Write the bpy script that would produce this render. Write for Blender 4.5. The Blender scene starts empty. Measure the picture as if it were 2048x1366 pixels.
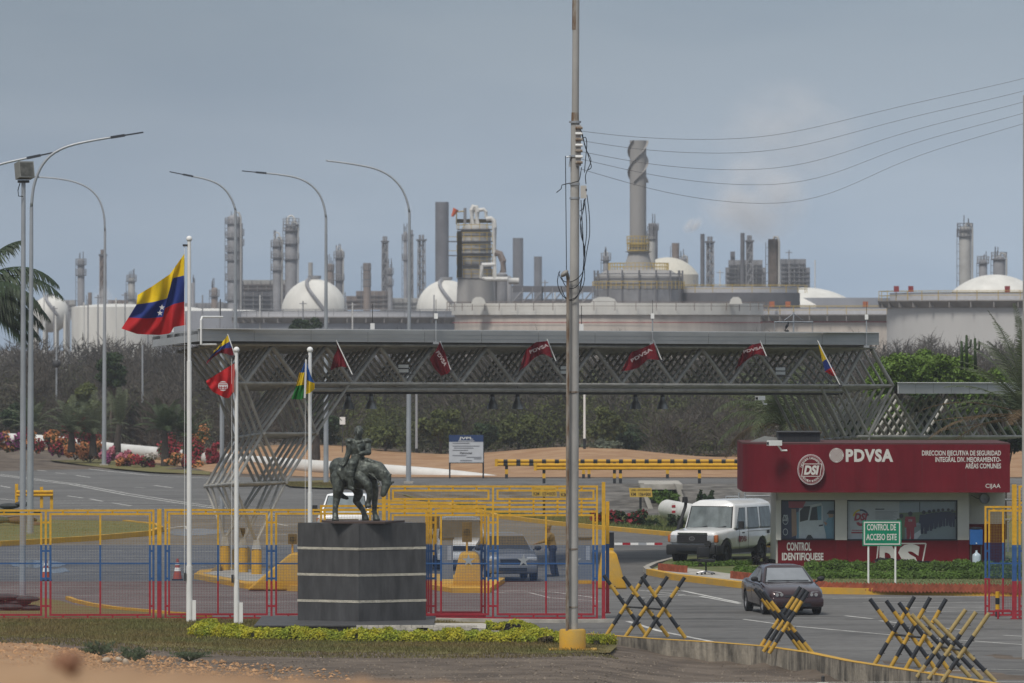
import bpy, bmesh, math, random
import numpy as np
from mathutils import Vector, Matrix, Quaternion

SC = bpy.context.scene
# ------------------------------------------------------------------ camera
F, CX, HY, EYE = 14000.0, 1024.0, 664.0, 8.0      # focal length in photo pixels, principal column, horizon row, eye height (m)
cam_d = bpy.data.cameras.new('camera')
cam_d.sensor_width = 36.0
cam_d.lens = 36.0 * F / 2048.0
cam_d.clip_start, cam_d.clip_end = 1.0, 9000.0
cam_d.dof.use_dof = True
cam_d.dof.focus_distance = 205.0
cam_d.dof.aperture_fstop = 4.6
cam = bpy.data.objects.new('camera', cam_d)
SC.collection.objects.link(cam)
cam.location = (0, 0, EYE)
cam.rotation_euler = (math.radians(90) - math.atan((683.0 - HY) / F), 0, 0)
SC.camera = cam

# ------------------------------------------------------------------ world: overcast, blue-grey cloud over a Nishita sky
SUN_EL, SUN_AZ = math.radians(54), math.radians(206)   # azimuth clockwise from +Y (behind the camera, to the left)
w = bpy.data.worlds.new('World'); SC.world = w; w.use_nodes = True
nt = w.node_tree; nt.nodes.clear()
out = nt.nodes.new('ShaderNodeOutputWorld'); bg = nt.nodes.new('ShaderNodeBackground')
sky = nt.nodes.new('ShaderNodeTexSky'); sky.sky_type = 'NISHITA'; sky.sun_disc = False
sky.sun_elevation = SUN_EL; sky.sun_rotation = SUN_AZ
sky.dust_density = 2.0; sky.ozone_density = 1.5
tc = nt.nodes.new('ShaderNodeTexCoord')
mp = nt.nodes.new('ShaderNodeMapping'); mp.inputs['Scale'].default_value = (8.0, 8.0, 34.0)
mp.inputs['Location'].default_value = (2.3, 0.4, 0.9)
nz = nt.nodes.new('ShaderNodeTexNoise'); nz.inputs['Scale'].default_value = 1.0
nz.inputs['Detail'].default_value = 4.5; nz.inputs['Roughness'].default_value = 0.5
rp = nt.nodes.new('ShaderNodeValToRGB')
rp.color_ramp.elements[0].position = 0.36; rp.color_ramp.elements[0].color = (1.32, 1.86, 2.58, 1)
rp.color_ramp.elements[1].position = 0.64; rp.color_ramp.elements[1].color = (1.98, 2.48, 3.08, 1)
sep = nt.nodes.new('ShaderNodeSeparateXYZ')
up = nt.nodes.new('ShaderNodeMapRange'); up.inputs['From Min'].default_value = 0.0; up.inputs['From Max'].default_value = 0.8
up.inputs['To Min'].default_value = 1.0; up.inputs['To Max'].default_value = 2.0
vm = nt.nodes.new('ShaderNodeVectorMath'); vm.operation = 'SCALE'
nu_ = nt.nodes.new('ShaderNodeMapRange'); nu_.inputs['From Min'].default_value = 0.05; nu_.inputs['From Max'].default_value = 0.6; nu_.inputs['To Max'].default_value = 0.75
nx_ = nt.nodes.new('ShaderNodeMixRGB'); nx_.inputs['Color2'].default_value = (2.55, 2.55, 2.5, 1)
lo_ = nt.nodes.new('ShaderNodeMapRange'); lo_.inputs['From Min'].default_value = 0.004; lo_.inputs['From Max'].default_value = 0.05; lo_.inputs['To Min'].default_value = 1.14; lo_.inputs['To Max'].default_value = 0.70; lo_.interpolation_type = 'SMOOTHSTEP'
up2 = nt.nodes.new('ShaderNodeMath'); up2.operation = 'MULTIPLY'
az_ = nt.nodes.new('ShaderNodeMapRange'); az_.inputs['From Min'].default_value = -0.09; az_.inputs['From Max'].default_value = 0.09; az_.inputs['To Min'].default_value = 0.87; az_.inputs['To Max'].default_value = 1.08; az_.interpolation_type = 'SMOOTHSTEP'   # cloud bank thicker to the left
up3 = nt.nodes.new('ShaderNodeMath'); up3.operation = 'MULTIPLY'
mx = nt.nodes.new('ShaderNodeMixRGB'); mx.inputs['Fac'].default_value = 0.9
L = nt.links.new
L(tc.outputs['Generated'], mp.inputs['Vector']); L(mp.outputs['Vector'], nz.inputs['Vector'])
L(nz.outputs['Fac'], rp.inputs['Fac']); L(tc.outputs['Generated'], sep.inputs['Vector'])
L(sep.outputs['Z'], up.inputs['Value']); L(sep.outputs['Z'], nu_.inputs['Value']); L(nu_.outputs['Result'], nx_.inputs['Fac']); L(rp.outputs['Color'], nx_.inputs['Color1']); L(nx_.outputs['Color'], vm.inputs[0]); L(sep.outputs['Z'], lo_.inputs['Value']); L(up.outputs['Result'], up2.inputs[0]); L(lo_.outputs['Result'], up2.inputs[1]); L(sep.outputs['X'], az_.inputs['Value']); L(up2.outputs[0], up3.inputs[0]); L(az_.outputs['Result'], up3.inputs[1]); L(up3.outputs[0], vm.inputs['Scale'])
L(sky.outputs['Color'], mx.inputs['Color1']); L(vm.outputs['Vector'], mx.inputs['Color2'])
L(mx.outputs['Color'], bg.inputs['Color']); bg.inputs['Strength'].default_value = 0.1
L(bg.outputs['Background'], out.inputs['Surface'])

# ------------------------------------------------------------------ sun behind the cloud
sl = bpy.data.lights.new('sun', 'SUN'); sl.energy = 1.5; sl.angle = math.radians(14); sl.color = (1.0, 0.95, 0.88)
so = bpy.data.objects.new('sun', sl); SC.collection.objects.link(so)
sd = Vector((math.sin(SUN_AZ) * math.cos(SUN_EL), math.cos(SUN_AZ) * math.cos(SUN_EL), math.sin(SUN_EL)))
so.rotation_euler = sd.to_track_quat('Z', 'Y').to_euler()
so.location = (0, 0, 60)

# ------------------------------------------------------------------ exposure
SC.view_settings.view_transform = 'Standard'; SC.view_settings.look = 'None'
SC.view_settings.exposure = 0.8; SC.view_settings.gamma = 1.0; SC.view_settings.use_curve_mapping = False
SC.render.engine = 'CYCLES'
SC.cycles.use_denoising = True
SC.cycles.max_bounces = 6; SC.cycles.diffuse_bounces = 3; SC.cycles.glossy_bounces = 3
SC.cycles.transparent_max_bounces = 12; SC.cycles.transmission_bounces = 4; SC.cycles.volume_bounces = 1
SC.cycles.caustics_reflective = False; SC.cycles.caustics_refractive = False

# ------------------------------------------------------------------ helpers
R = random.Random(11)
PI = math.pi
V = Vector
def P(px, py, D):
    return Vector(((px - CX) * D / F, D, EYE - (py - HY) * D / F))
def gD(py, z=0.0):
    return (EYE - z) * F / (py - HY)
def G(px, py, z=0.0):
    D = gD(py, z); return Vector(((px - CX) * D / F, D, z))
def m_(D): return D / F
def sstep(a, b, x):
    t = min(1.0, max(0.0, (x - a) / (b - a))); return t * t * (3 - 2 * t)

# materials ---------------------------------------------------------------
MATS = {}
def mat(name, col, rough=0.6, metal=0.0, var=0.12, scale=3.0, bump=0.0, bscale=None, col2=None, spec=0.28, coat=0.0, stretch=None, island=0.0, trans=0.0, detail=5.0):
    if name in MATS: return MATS[name]
    m = bpy.data.materials.new(name); m.use_nodes = True
    t = m.node_tree; b = t.nodes['Principled BSDF']; lk = t.links.new
    b.inputs['Roughness'].default_value = rough; b.inputs['Metallic'].default_value = metal
    b.inputs['Specular IOR Level'].default_value = spec
    if coat: b.inputs['Coat Weight'].default_value = coat; b.inputs['Coat Roughness'].default_value = 0.08
    c1 = tuple(col) + (1,)
    src = None
    g = t.nodes.new('ShaderNodeNewGeometry')
    if var > 0 or col2:
        n = t.nodes.new('ShaderNodeTexNoise'); n.inputs['Scale'].default_value = scale; n.inputs['Detail'].default_value = detail
        n.inputs['Roughness'].default_value = 0.62
        if stretch:
            mpn = t.nodes.new('ShaderNodeMapping'); mpn.inputs['Scale'].default_value = stretch
            lk(g.outputs['Position'], mpn.inputs['Vector']); lk(mpn.outputs['Vector'], n.inputs['Vector'])
        else:
            lk(g.outputs['Position'], n.inputs['Vector'])
        r = t.nodes.new('ShaderNodeValToRGB')
        if col2:
            r.color_ramp.elements[0].color = c1; r.color_ramp.elements[1].color = tuple(col2) + (1,)
            r.color_ramp.elements[0].position = 0.38; r.color_ramp.elements[1].position = 0.62
        else:
            r.color_ramp.elements[0].color = tuple(max(0, c * (1 - var)) for c in col) + (1,)
            r.color_ramp.elements[1].color = tuple(min(1, c * (1 + var)) for c in col) + (1,)
            r.color_ramp.elements[0].position = 0.3; r.color_ramp.elements[1].position = 0.7
        lk(n.outputs['Fac'], r.inputs['Fac']); src = r.outputs['Color']
    if island > 0:
        hs = t.nodes.new('ShaderNodeHueSaturation')
        mr = t.nodes.new('ShaderNodeMapRange'); mr.inputs['To Min'].default_value = 1 - island; mr.inputs['To Max'].default_value = 1 + island
        lk(g.outputs['Random Per Island'], mr.inputs['Value']); lk(mr.outputs['Result'], hs.inputs['Value'])
        if src: lk(src, hs.inputs['Color'])
        else: hs.inputs['Color'].default_value = c1
        src = hs.outputs['Color']
    if src: lk(src, b.inputs['Base Color'])
    else: b.inputs['Base Color'].default_value = c1
    if bump > 0:
        bn = t.nodes.new('ShaderNodeTexNoise'); bn.inputs['Scale'].default_value = bscale or scale * 6; bn.inputs['Detail'].default_value = 4
        lk(g.outputs['Position'], bn.inputs['Vector'])
        bp = t.nodes.new('ShaderNodeBump'); bp.inputs['Strength'].default_value = bump; bp.inputs['Distance'].default_value = 0.05
        lk(bn.outputs['Fac'], bp.inputs['Height']); lk(bp.outputs['Normal'], b.inputs['Normal'])
    if trans > 0:
        tr = t.nodes.new('ShaderNodeBsdfTranslucent'); ms = t.nodes.new('ShaderNodeMixShader'); ms.inputs['Fac'].default_value = trans
        if src: lk(src, tr.inputs['Color'])
        else: tr.inputs['Color'].default_value = c1
        o = t.nodes['Material Output']
        lk(b.outputs['BSDF'], ms.inputs[1]); lk(tr.outputs['BSDF'], ms.inputs[2]); lk(ms.outputs['Shader'], o.inputs['Surface'])
    MATS[name] = m; return m

def banded(name, axis, stops, rough=0.5, coord='Position', wear=0.15):
    """paint in bands along an axis; stops = [(from_value, colour), ...] ascending"""
    if name in MATS: return MATS[name]
    m = bpy.data.materials.new(name); m.use_nodes = True; t = m.node_tree; lk = t.links.new
    b = t.nodes['Principled BSDF']; b.inputs['Roughness'].default_value = rough
    if coord == 'Position':
        g = t.nodes.new('ShaderNodeNewGeometry'); vec = g.outputs['Position']; pos = vec
    else:
        g = t.nodes.new('ShaderNodeTexCoord'); vec = g.outputs['Generated']
        pos = t.nodes.new('ShaderNodeNewGeometry').outputs['Position']
    s = t.nodes.new('ShaderNodeSeparateXYZ'); lk(vec, s.inputs['Vector'])
    lo, hi = stops[0][0], stops[-1][0] + 1.0
    mr = t.nodes.new('ShaderNodeMapRange'); mr.inputs['From Min'].default_value = lo; mr.inputs['From Max'].default_value = hi
    lk(s.outputs[axis], mr.inputs['Value'])
    r = t.nodes.new('ShaderNodeValToRGB'); r.color_ramp.interpolation = 'CONSTANT'
    els = r.color_ramp.elements
    els[0].position = 0; els[0].color = tuple(stops[0][1]) + (1,)
    els[1].position = (stops[1][0] - lo) / (hi - lo); els[1].color = tuple(stops[1][1]) + (1,)
    for v, c in stops[2:]:
        e = els.new((v - lo) / (hi - lo)); e.color = tuple(c) + (1,)
    lk(mr.outputs['Result'], r.inputs['Fac'])
    n = t.nodes.new('ShaderNodeTexNoise'); n.inputs['Scale'].default_value = 9; n.inputs['Detail'].default_value = 6; lk(pos, n.inputs['Vector'])
    hs = t.nodes.new('ShaderNodeHueSaturation'); m2 = t.nodes.new('ShaderNodeMapRange')
    m2.inputs['To Min'].default_value = 1 - wear; m2.inputs['To Max'].default_value = 1 + wear; m2.inputs['From Min'].default_value = 0.3; m2.inputs['From Max'].default_value = 0.7
    lk(n.outputs['Fac'], m2.inputs['Value']); lk(m2.outputs['Result'], hs.inputs['Value'])
    lk(r.outputs['Color'], hs.inputs['Color']); lk(hs.outputs['Color'], b.inputs['Base Color'])
    MATS[name] = m; return m

def glass(name, col=(0.02, 0.03, 0.035), rough=0.06, spec=0.6):
    return mat(name, col, rough, 0, 0, spec=spec)

TMP = bpy.data.scenes.new('workbench')          # scratch scene, so that baking a mesh does not re-evaluate everything; removed at the end
def evald(o):
    vl = TMP.view_layers[0]; vl.update(); return bpy.data.meshes.new_from_object(o.evaluated_get(vl.depsgraph))
# objects -----------------------------------------------------------------
COL = SC.collection
def link(o, parent=None):
    COL.objects.link(o)
    if parent: o.parent = parent
    return o
def tag(o, label=None, cat=None, group=None, kind=None):
    if label: o['label'] = label
    if cat: o['category'] = cat
    if group: o['group'] = group
    if kind: o['kind'] = kind
    return o
def thing(name, label, cat, loc=(0, 0, 0), rotz=0.0, group=None):
    o = bpy.data.objects.new(name, None); o.empty_display_size = 0.2; link(o)
    o.location = loc; o.rotation_euler = (0, 0, rotz)
    return tag(o, label, cat, group, 'thing')
def root_of(o):
    while o.parent: o = o.parent
    return o
def copy_tree(o, parent=None):
    c = o.copy(); COL.objects.link(c)
    if parent: c.parent = parent
    for ch in list(o.children): copy_tree(ch, c)
    return c

class MB:
    def __init__(s): s.v = []; s.f = []; s.mi = []; s.cur = 0
    def add(s, vs, fs):
        n = len(s.v); s.v += [tuple(p) for p in vs]
        for f in fs: s.f.append(tuple(i + n for i in f)); s.mi.append(s.cur)
        return s
    def box(s, c, size, rotz=0.0, taper=1.0, M=None):
        hx, hy, hz = size[0] / 2, size[1] / 2, size[2] / 2
        vs = []
        for z, k in ((-hz, 1.0), (hz, taper)):
            for x, y in ((-hx, -hy), (hx, -hy), (hx, hy), (-hx, hy)):
                p = Vector((x * k, y * k, z))
                if M: p = M @ p
                elif rotz: p = Matrix.Rotation(rotz, 3, 'Z') @ p
                vs.append(p + Vector(c))
        return s.add(vs, [(3, 2, 1, 0), (4, 5, 6, 7), (0, 1, 5, 4), (1, 2, 6, 5), (2, 3, 7, 6), (3, 0, 4, 7)])
    def bb(s, a, b):       # box from corner a to corner b
        a = Vector(a); b = Vector(b)
        return s.box((a + b) / 2, [abs(b[i] - a[i]) for i in range(3)])
    def cyl(s, p0, p1, r0, r1=None, n=10, caps=True):
        r1 = r0 if r1 is None else r1
        p0 = Vector(p0); p1 = Vector(p1); d = (p1 - p0)
        if d.length < 1e-6: return s
        q = d.to_track_quat('Z', 'Y'); vs = []
        for p, r in ((p0, r0), (p1, r1)):
            for i in range(n):
                a = 2 * PI * i / n; vs.append(p + q @ Vector((r * math.cos(a), r * math.sin(a), 0)))
        fs = [(i, (i + 1) % n, n + (i + 1) % n, n + i) for i in range(n)]
        if caps: fs += [tuple(range(n - 1, -1, -1)), tuple(range(n, 2 * n))]
        return s.add(vs, fs)
    def tube(s, pts, r, n=8, r1=None):
        pts = [Vector(p) for p in pts]; m = len(pts); vs = []
        for k, p in enumerate(pts):
            d = (pts[min(k + 1, m - 1)] - pts[max(k - 1, 0)]); q = d.to_track_quat('Z', 'Y')
            rr = r if r1 is None else r + (r1 - r) * k / (m - 1)
            if isinstance(r, (list, tuple)): rr = r[k]
            for i in range(n):
                a = 2 * PI * i / n; vs.append(p + q @ Vector((rr * math.cos(a), rr * math.sin(a), 0)))
        fs = []
        for k in range(m - 1):
            for i in range(n):
                fs.append((k * n + i, k * n + (i + 1) % n, (k + 1) * n + (i + 1) % n, (k + 1) * n + i))
        fs += [tuple(range(n - 1, -1, -1)), tuple((m - 1) * n + i for i in range(n))]
        return s.add(vs, fs)
    def lathe(s, prof, o=(0, 0, 0), n=20, a0=0.0, a1=2 * PI, close=True):
        o = Vector(o); vs = []; full = abs(a1 - a0 - 2 * PI) < 1e-6; cols = n if full else n + 1
        for r, z in prof:
            for i in range(cols):
                a = a0 + (a1 - a0) * i / n; vs.append(o + Vector((r * math.cos(a), r * math.sin(a), z)))
        fs = []
        for k in range(len(prof) - 1):
            for i in range(n):
                j = (i + 1) % cols; fs.append((k * cols + i, k * cols + j, (k + 1) * cols + j, (k + 1) * cols + i))
        return s.add(vs, fs)
    def ball(s, c, r, n=10, m=7, q=None):
        c = Vector(c); r = (r, r, r) if not isinstance(r, (tuple, list)) else r
        vs = []
        for k in range(m + 1):
            t = PI * k / m
            for i in range(n):
                a = 2 * PI * i / n
                p = Vector((r[0] * math.sin(t) * math.cos(a), r[1] * math.sin(t) * math.sin(a), r[2] * math.cos(t)))
                if q: p = q @ p
                vs.append(c + p)
        fs = []
        for k in range(m):
            for i in range(n):
                fs.append((k * n + i, (k + 1) * n + i, (k + 1) * n + (i + 1) % n, k * n + (i + 1) % n))
        return s.add(vs, fs)
    def cap(s, p0, p1, r0, r1, n=10):      # capsule
        s.cyl(p0, p1, r0, r1, n); s.ball(p0, r0, n, 6); s.ball(p1, r1, n, 6); return s
    def prism(s, poly, d0, d1):             # poly = 3D points (planar); extruded by vectors d0, d1
        n = len(poly); d0 = Vector(d0); d1 = Vector(d1)
        vs = [Vector(p) + d0 for p in poly] + [Vector(p) + d1 for p in poly]
        fs = [tuple(range(n - 1, -1, -1)), tuple(range(n, 2 * n))] + [(i, (i + 1) % n, n + (i + 1) % n, n + i) for i in range(n)]
        return s.add(vs, fs)
    def face(s, pts): return s.add(pts, [tuple(range(len(pts)))])
    def strip(s, path, width, z0, z1):      # kerb-like box strip along a ground path
        pts = [Vector(p) for p in path]; m = len(pts); vs = []
        for k, p in enumerate(pts):
            d = pts[min(k + 1, m - 1)] - pts[max(k - 1, 0)]; d.z = 0; d.normalize()
            nn = Vector((-d.y, d.x, 0)) * width / 2
            for sg, z in ((-1, z0), (1, z0), (1, z1), (-1, z1)):
                q = p + nn * sg; vs.append((q.x, q.y, p.z + z))
        fs = []
        for k in range(m - 1):
            for i in range(4):
                fs.append((k * 4 + i, k * 4 + (i + 1) % 4, (k + 1) * 4 + (i + 1) % 4, (k + 1) * 4 + i))
        fs += [(3, 2, 1, 0), tuple((m - 1) * 4 + i for i in range(4))]
        return s.add(vs, fs)
    def mesh(s, name, mats, off=None, smooth=False):
        me = bpy.data.meshes.new(name)
        vs = s.v if off is None else [(a - off[0], b - off[1], c - off[2]) for a, b, c in s.v]
        me.from_pydata(vs, [], s.f)
        for mm in (mats if isinstance(mats, (list, tuple)) else [mats]): me.materials.append(mm)
        if any(s.mi): me.polygons.foreach_set('material_index', s.mi)
        bm = bmesh.new(); bm.from_mesh(me); bmesh.ops.recalc_face_normals(bm, faces=bm.faces[:]); bm.to_mesh(me); bm.free()
        if smooth:
            me.polygons.foreach_set('use_smooth', [True] * len(me.polygons))
            if smooth != 'all': me.set_sharp_from_angle(angle=math.radians(42))
        me.update(); return me
    def part(s, name, mats, parent, smooth=False, local=False):
        """mesh child of a thing; vertices are world coordinates unless local"""
        rt = root_of(parent)
        off = None if local else tuple(rt.location)
        o = bpy.data.objects.new(name, s.mesh(name, mats, off, smooth)); return link(o, parent)
    def obj(s, name, mats, label=None, cat=None, group=None, kind=None, base=None, smooth=False):
        """top-level mesh object"""
        if base is None:
            a = np.array(s.v); base = ((a[:, 0].min() + a[:, 0].max()) / 2, (a[:, 1].min() + a[:, 1].max()) / 2, a[:, 2].min())
        o = bpy.data.objects.new(name, s.mesh(name, mats, base, smooth)); o.location = base; link(o)
        return tag(o, label, cat, group, kind)

_rod = {}
def rod(p0, p1, r, m, name, parent, n=8):
    """one round bar sharing a unit cylinder mesh; world coordinates"""
    key = (m.name, n)
    if key not in _rod:
        b = MB(); b.cyl((0, 0, 0), (0, 0, 1), 1, 1, n); _rod[key] = b.mesh('rod_' + m.name, m, None, True)
    p0 = Vector(p0); p1 = Vector(p1); d = p1 - p0
    o = bpy.data.objects.new(name, _rod[key]); link(o, parent)
    rt = root_of(parent)
    o.location = p0 - rt.location; o.rotation_mode = 'QUATERNION'; o.rotation_quaternion = d.to_track_quat('Z', 'Y')
    o.scale = (r, r, d.length); return o
_bar = {}
def bar(a, b, m, name, parent):
    """box from corner to corner, sharing a unit cube mesh; world coordinates"""
    if m.name not in _bar:
        q = MB(); q.box((0, 0, 0), (1, 1, 1)); _bar[m.name] = q.mesh('bar_' + m.name, m)
    a = Vector(a); b = Vector(b); o = bpy.data.objects.new(name, _bar[m.name]); link(o, parent)
    o.location = (a + b) / 2 - root_of(parent).location; o.scale = [max(1e-4, abs(b[i] - a[i])) for i in range(3)]; return o

def np_mesh(name, verts, faces, m):
    verts = np.asarray(verts, np.float32); faces = np.asarray(faces, np.int32); k = faces.shape[1]
    me = bpy.data.meshes.new(name)
    me.vertices.add(len(verts)); me.vertices.foreach_set('co', verts.ravel())
    me.loops.add(faces.size); me.loops.foreach_set('vertex_index', faces.ravel())
    me.polygons.add(len(faces)); me.polygons.foreach_set('loop_start', np.arange(0, faces.size, k, dtype=np.int32))
    me.polygons.foreach_set('loop_total', np.full(len(faces), k, np.int32))
    for mm in (m if isinstance(m, (list, tuple)) else [m]): me.materials.append(mm)
    me.update(calc_edges=True); me.validate(); return me
def np_obj(name, verts, faces, m, parent=None, base=(0, 0, 0), **kw):
    verts = np.asarray(verts, np.float32)
    if parent: base = tuple(root_of(parent).location)
    o = bpy.data.objects.new(name, np_mesh(name, verts - np.array(base, np.float32), faces, m)); link(o, parent)
    if not parent: o.location = base
    return tag(o, **kw)

_txt = {}
def text_mesh(body, m, bold=0.0, shear=0.0, align='CENTER', spacing=1.0):
    key = (body, m.name, bold, shear, align, spacing)
    if key in _txt: return _txt[key]
    c = bpy.data.curves.new('lettering', 'FONT'); c.body = body; c.align_x = align; c.offset = bold; c.shear = shear
    c.resolution_u = 3; c.extrude = 0.0; c.space_character = spacing; c.space_line = 0.95
    o = bpy.data.objects.new('lettering', c); TMP.collection.objects.link(o)
    me = evald(o)
    bpy.data.objects.remove(o); me.materials.clear(); me.materials.append(m)
    a = np.empty(len(me.vertices) * 3, np.float32); me.vertices.foreach_get('co', a); a = a.reshape(-1, 3)
    lo, hi = a.min(0), a.max(0)
    a[:, 0] = (a[:, 0] - (lo[0] + hi[0]) / 2) / (hi[0] - lo[0]); yy = (a[:, 1] - (lo[1] + hi[1]) / 2) / (hi[1] - lo[1])
    b = np.stack([a[:, 0], np.zeros(len(a)), yy], 1).astype(np.float32)
    me.vertices.foreach_set('co', b.ravel()); me.update(); _txt[key] = me; return me
def text(body, c, wd, ht, m, parent, name='lettering', bold=0.02, shear=0.0, M=None, spacing=1.0, align='CENTER'):
    """flat lettering facing -Y in the parent's frame (or world when the root is unrotated), fitted to wd x ht"""
    me = text_mesh(body, m, bold, shear, align, spacing)
    o = bpy.data.objects.new(name, me); link(o, parent); rt = root_of(parent)
    if M is None: o.location = Vector(c) - rt.location; o.scale = (wd, 1, ht)
    else: o.matrix_basis = M @ Matrix.Diagonal((wd, 1, ht, 1))
    return o

# shared colours ----------------------------------------------------------
YEL, BLU, RED, BLK = (0.60, 0.33, 0.018), (0.022, 0.085, 0.235), (0.30, 0.016, 0.028), (0.014, 0.017, 0.022)
M_white = mat('white_paint', (0.74, 0.74, 0.72), 0.5, var=0.06, scale=2)
M_galv = mat('galvanised_steel', (0.36, 0.38, 0.40), 0.45, 0.35, 0.12, 1.2)
M_tube = mat('truss_tube_paint', (0.35, 0.34, 0.31), 0.5, 0.1, 0.28, 2.2, bump=0.1)
M_fascia = mat('fascia_sheet', (0.40, 0.41, 0.41), 0.5, 0.2, 0.10, 0.8, stretch=(0.6, 1, 4))
M_dark = mat('dark_steel', (0.05, 0.05, 0.052), 0.6, 0.2, 0.2, 4)
M_black = mat('black_paint', BLK, 0.55, var=0.2, scale=8)
M_yellow = mat('yellow_paint', YEL, 0.5, var=0.16, scale=5)
M_yconc = mat('yellow_concrete', (0.56, 0.31, 0.03), 0.85, var=0, col2=(0.44, 0.28, 0.07), scale=1.7, bump=0.25, detail=9)
M_conc = mat('concrete', (0.36, 0.34, 0.30), 0.9, var=0.25, scale=1.6, bump=0.3)
M_red = mat('red_paint', RED, 0.5, var=0.12, scale=4)
M_rust = mat('rusty_steel', (0.16, 0.10, 0.06), 0.85, 0.1, col2=(0.30, 0.27, 0.23), scale=3.0, bump=0.2, stretch=(3, 3, 0.7))
# ================================================================== SETTING
M_ground = mat('bare_ground', (0.075, 0.057, 0.043), 0.95, var=0, col2=(0.15, 0.118, 0.09), scale=0.7, bump=0.4, bscale=11.0, detail=10)
M_dirt = mat('orange_dirt', (0.27, 0.15, 0.075), 0.95, var=0, col2=(0.36, 0.225, 0.125), scale=0.5, bump=0.7, bscale=2.5, detail=8)
M_asph = mat('asphalt', (0.118, 0.114, 0.108), 0.85, var=0, col2=(0.158, 0.153, 0.145), scale=0.16, bump=0.15, bscale=14, stretch=(0.35, 1.0, 1), detail=9)
M_lawn = mat('lawn_soil', (0.15, 0.115, 0.045), 0.95, var=0, col2=(0.13, 0.13, 0.04), scale=0.35, bump=0.6, bscale=9, detail=8)
M_lawng = mat('green_turf', (0.10, 0.13, 0.045), 0.95, var=0, col2=(0.14, 0.14, 0.06), scale=0.5, bump=0.6, bscale=9)
M_rock = mat('grey_riprap', (0.07, 0.065, 0.058), 0.95, var=0, col2=(0.17, 0.158, 0.142), scale=0.9, bump=1.0, bscale=2.2, detail=9)
M_mark = mat('road_marking_paint', (0.60, 0.59, 0.55), 0.8, var=0, col2=(0.34, 0.33, 0.31), scale=1.5, detail=9)

kerb_far = [(760, 1006), (880, 1012), (950, 1024), (994, 1036), (1114, 1051), (1210, 1060), (1380, 1076), (1500, 1090), (1700, 1112), (2400, 1150)]
def kerbD(px):
    for (a, ya), (b, yb) in zip(kerb_far, kerb_far[1:]):
        if a <= px <= b: return gD(ya + (yb - ya) * (px - a) / (b - a))
    return gD(1006) if px < 760 else gD(1150)
near_kerb = [(1180, 1278), (1310, 1288), (1430, 1295), (1530, 1303), (1620, 1316), (1700, 1333), (1860, 1358), (2048, 1388), (2300, 1430)]
def nkerbD(px):
    for (a, ya), (b, yb) in zip(near_kerb, near_kerb[1:]):
        if a <= px <= b: return gD(ya + (yb - ya) * (px - a) / (b - a))
    return gD(1278) if px < 1180 else gD(1430)
def gz(x, y):
    if y < 60: return 0.0
    px = CX + x * F / y; z = 0.0
    if 240 < y < 372:
        k0 = kerbD(px) + 2.0
        t = sstep(k0, k0 + 45, y) * (1 - sstep(353, 367.5, y))
        z -= 1.2 * t * sstep(770, 900, px)
    if y < 190:
        z -= 0.36 * sstep(1150, 1420, px) * (1 - sstep(nkerbD(px) + 0.4, nkerbD(px) + 3.4, y))
        z += 0.012 * math.sin(x * 1.3 + y * 0.5) * (1 - sstep(165, 180, y))
    if y > 392: z += 0.28 * math.sin(x * 0.35) * sstep(392, 410, y) + 0.25 * math.sin(y * 0.21 + x * 0.13) * sstep(392, 410, y)
    return z
xs = [-1500, -700, -300, -150, -90, -60] + [v * 1.0 for v in range(-40, 41)] + [60, 90, 150, 300, 700, 1500]
ys = [-300, -50, 20, 60, 100, 130] + [140 + 1.5 * k for k in range(215)] + [480, 520, 600, 700, 900, 1200, 1700, 2300, 3000]
vs = [(x, y, gz(x, y)) for y in ys for x in xs]; nx = len(xs)
fs = [(j * nx + i, j * nx + i + 1, (j + 1) * nx + i + 1, (j + 1) * nx + i) for j in range(len(ys) - 1) for i in range(nx - 1)]
g = MB(); g.add(vs, fs); GROUND = g.obj('ground', M_ground, kind='structure', base=(0, 0, 0), smooth='all')

def ragged(poly, dy=2.2, step=14, sd=1):
    rr = random.Random(sd); out = []
    for a, c in zip(poly, poly[1:] + poly[:1]):
        n = max(1, int(abs(c[0] - a[0]) / step)) if -150 < min(a[0], c[0]) or max(a[0], c[0]) > 0 else 1
        out += [(a[0] + (c[0] - a[0]) * k / n, a[1] + (c[1] - a[1]) * k / n + (rr.uniform(-dy, dy) if k else 0)) for k in range(min(n, 120))]
    return out
def sheet(name, poly, m, z=0.004, parent=None, kind='structure', drape=None):
    pts = [G(*p) for p in poly]
    bm = bmesh.new(); f = bm.faces.new([bm.verts.new((p.x, p.y, z)) for p in pts]); bmesh.ops.triangulate(bm, faces=[f])
    if drape:
        for _ in range(drape):
            bmesh.ops.subdivide_edges(bm, edges=[e for e in bm.edges if e.calc_length() > 1.6], cuts=1, use_grid_fill=False)
            bmesh.ops.triangulate(bm, faces=bm.faces[:])
        for v_ in bm.verts: v_.co.z = gz(v_.co.x, v_.co.y) + z
    for f in bm.faces:
        f.normal_update()
        if f.normal.z < 0: f.normal_flip()
    me = bpy.data.meshes.new(name); bm.to_mesh(me); bm.free(); me.materials.append(m)
    o = bpy.data.objects.new(name, me); link(o, parent)
    if kind and not parent: o['kind'] = kind
    return o

ROAD = sheet('road', [(-900, 900), (-300, 906), (0, 914), (100, 924), (205, 938), (300, 947), (420, 953), (640, 957), (2700, 957), (2700, 968), (800, 968), (740, 975), (740, 1000), (880, 1012), (950, 1024), (994, 1036),
              (1114, 1051), (1210, 1060), (1380, 1076), (1500, 1090), (1700, 1112), (2700, 1165), (2700, 1470), (2300, 1428), (2048, 1387), (1860, 1357), (1700, 1332), (1620, 1315), (1530, 1302), (1430, 1294),
              (1310, 1287), (1180, 1277), (1060, 1262), (1000, 1243), (-1200, 1243)], M_asph)
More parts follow.
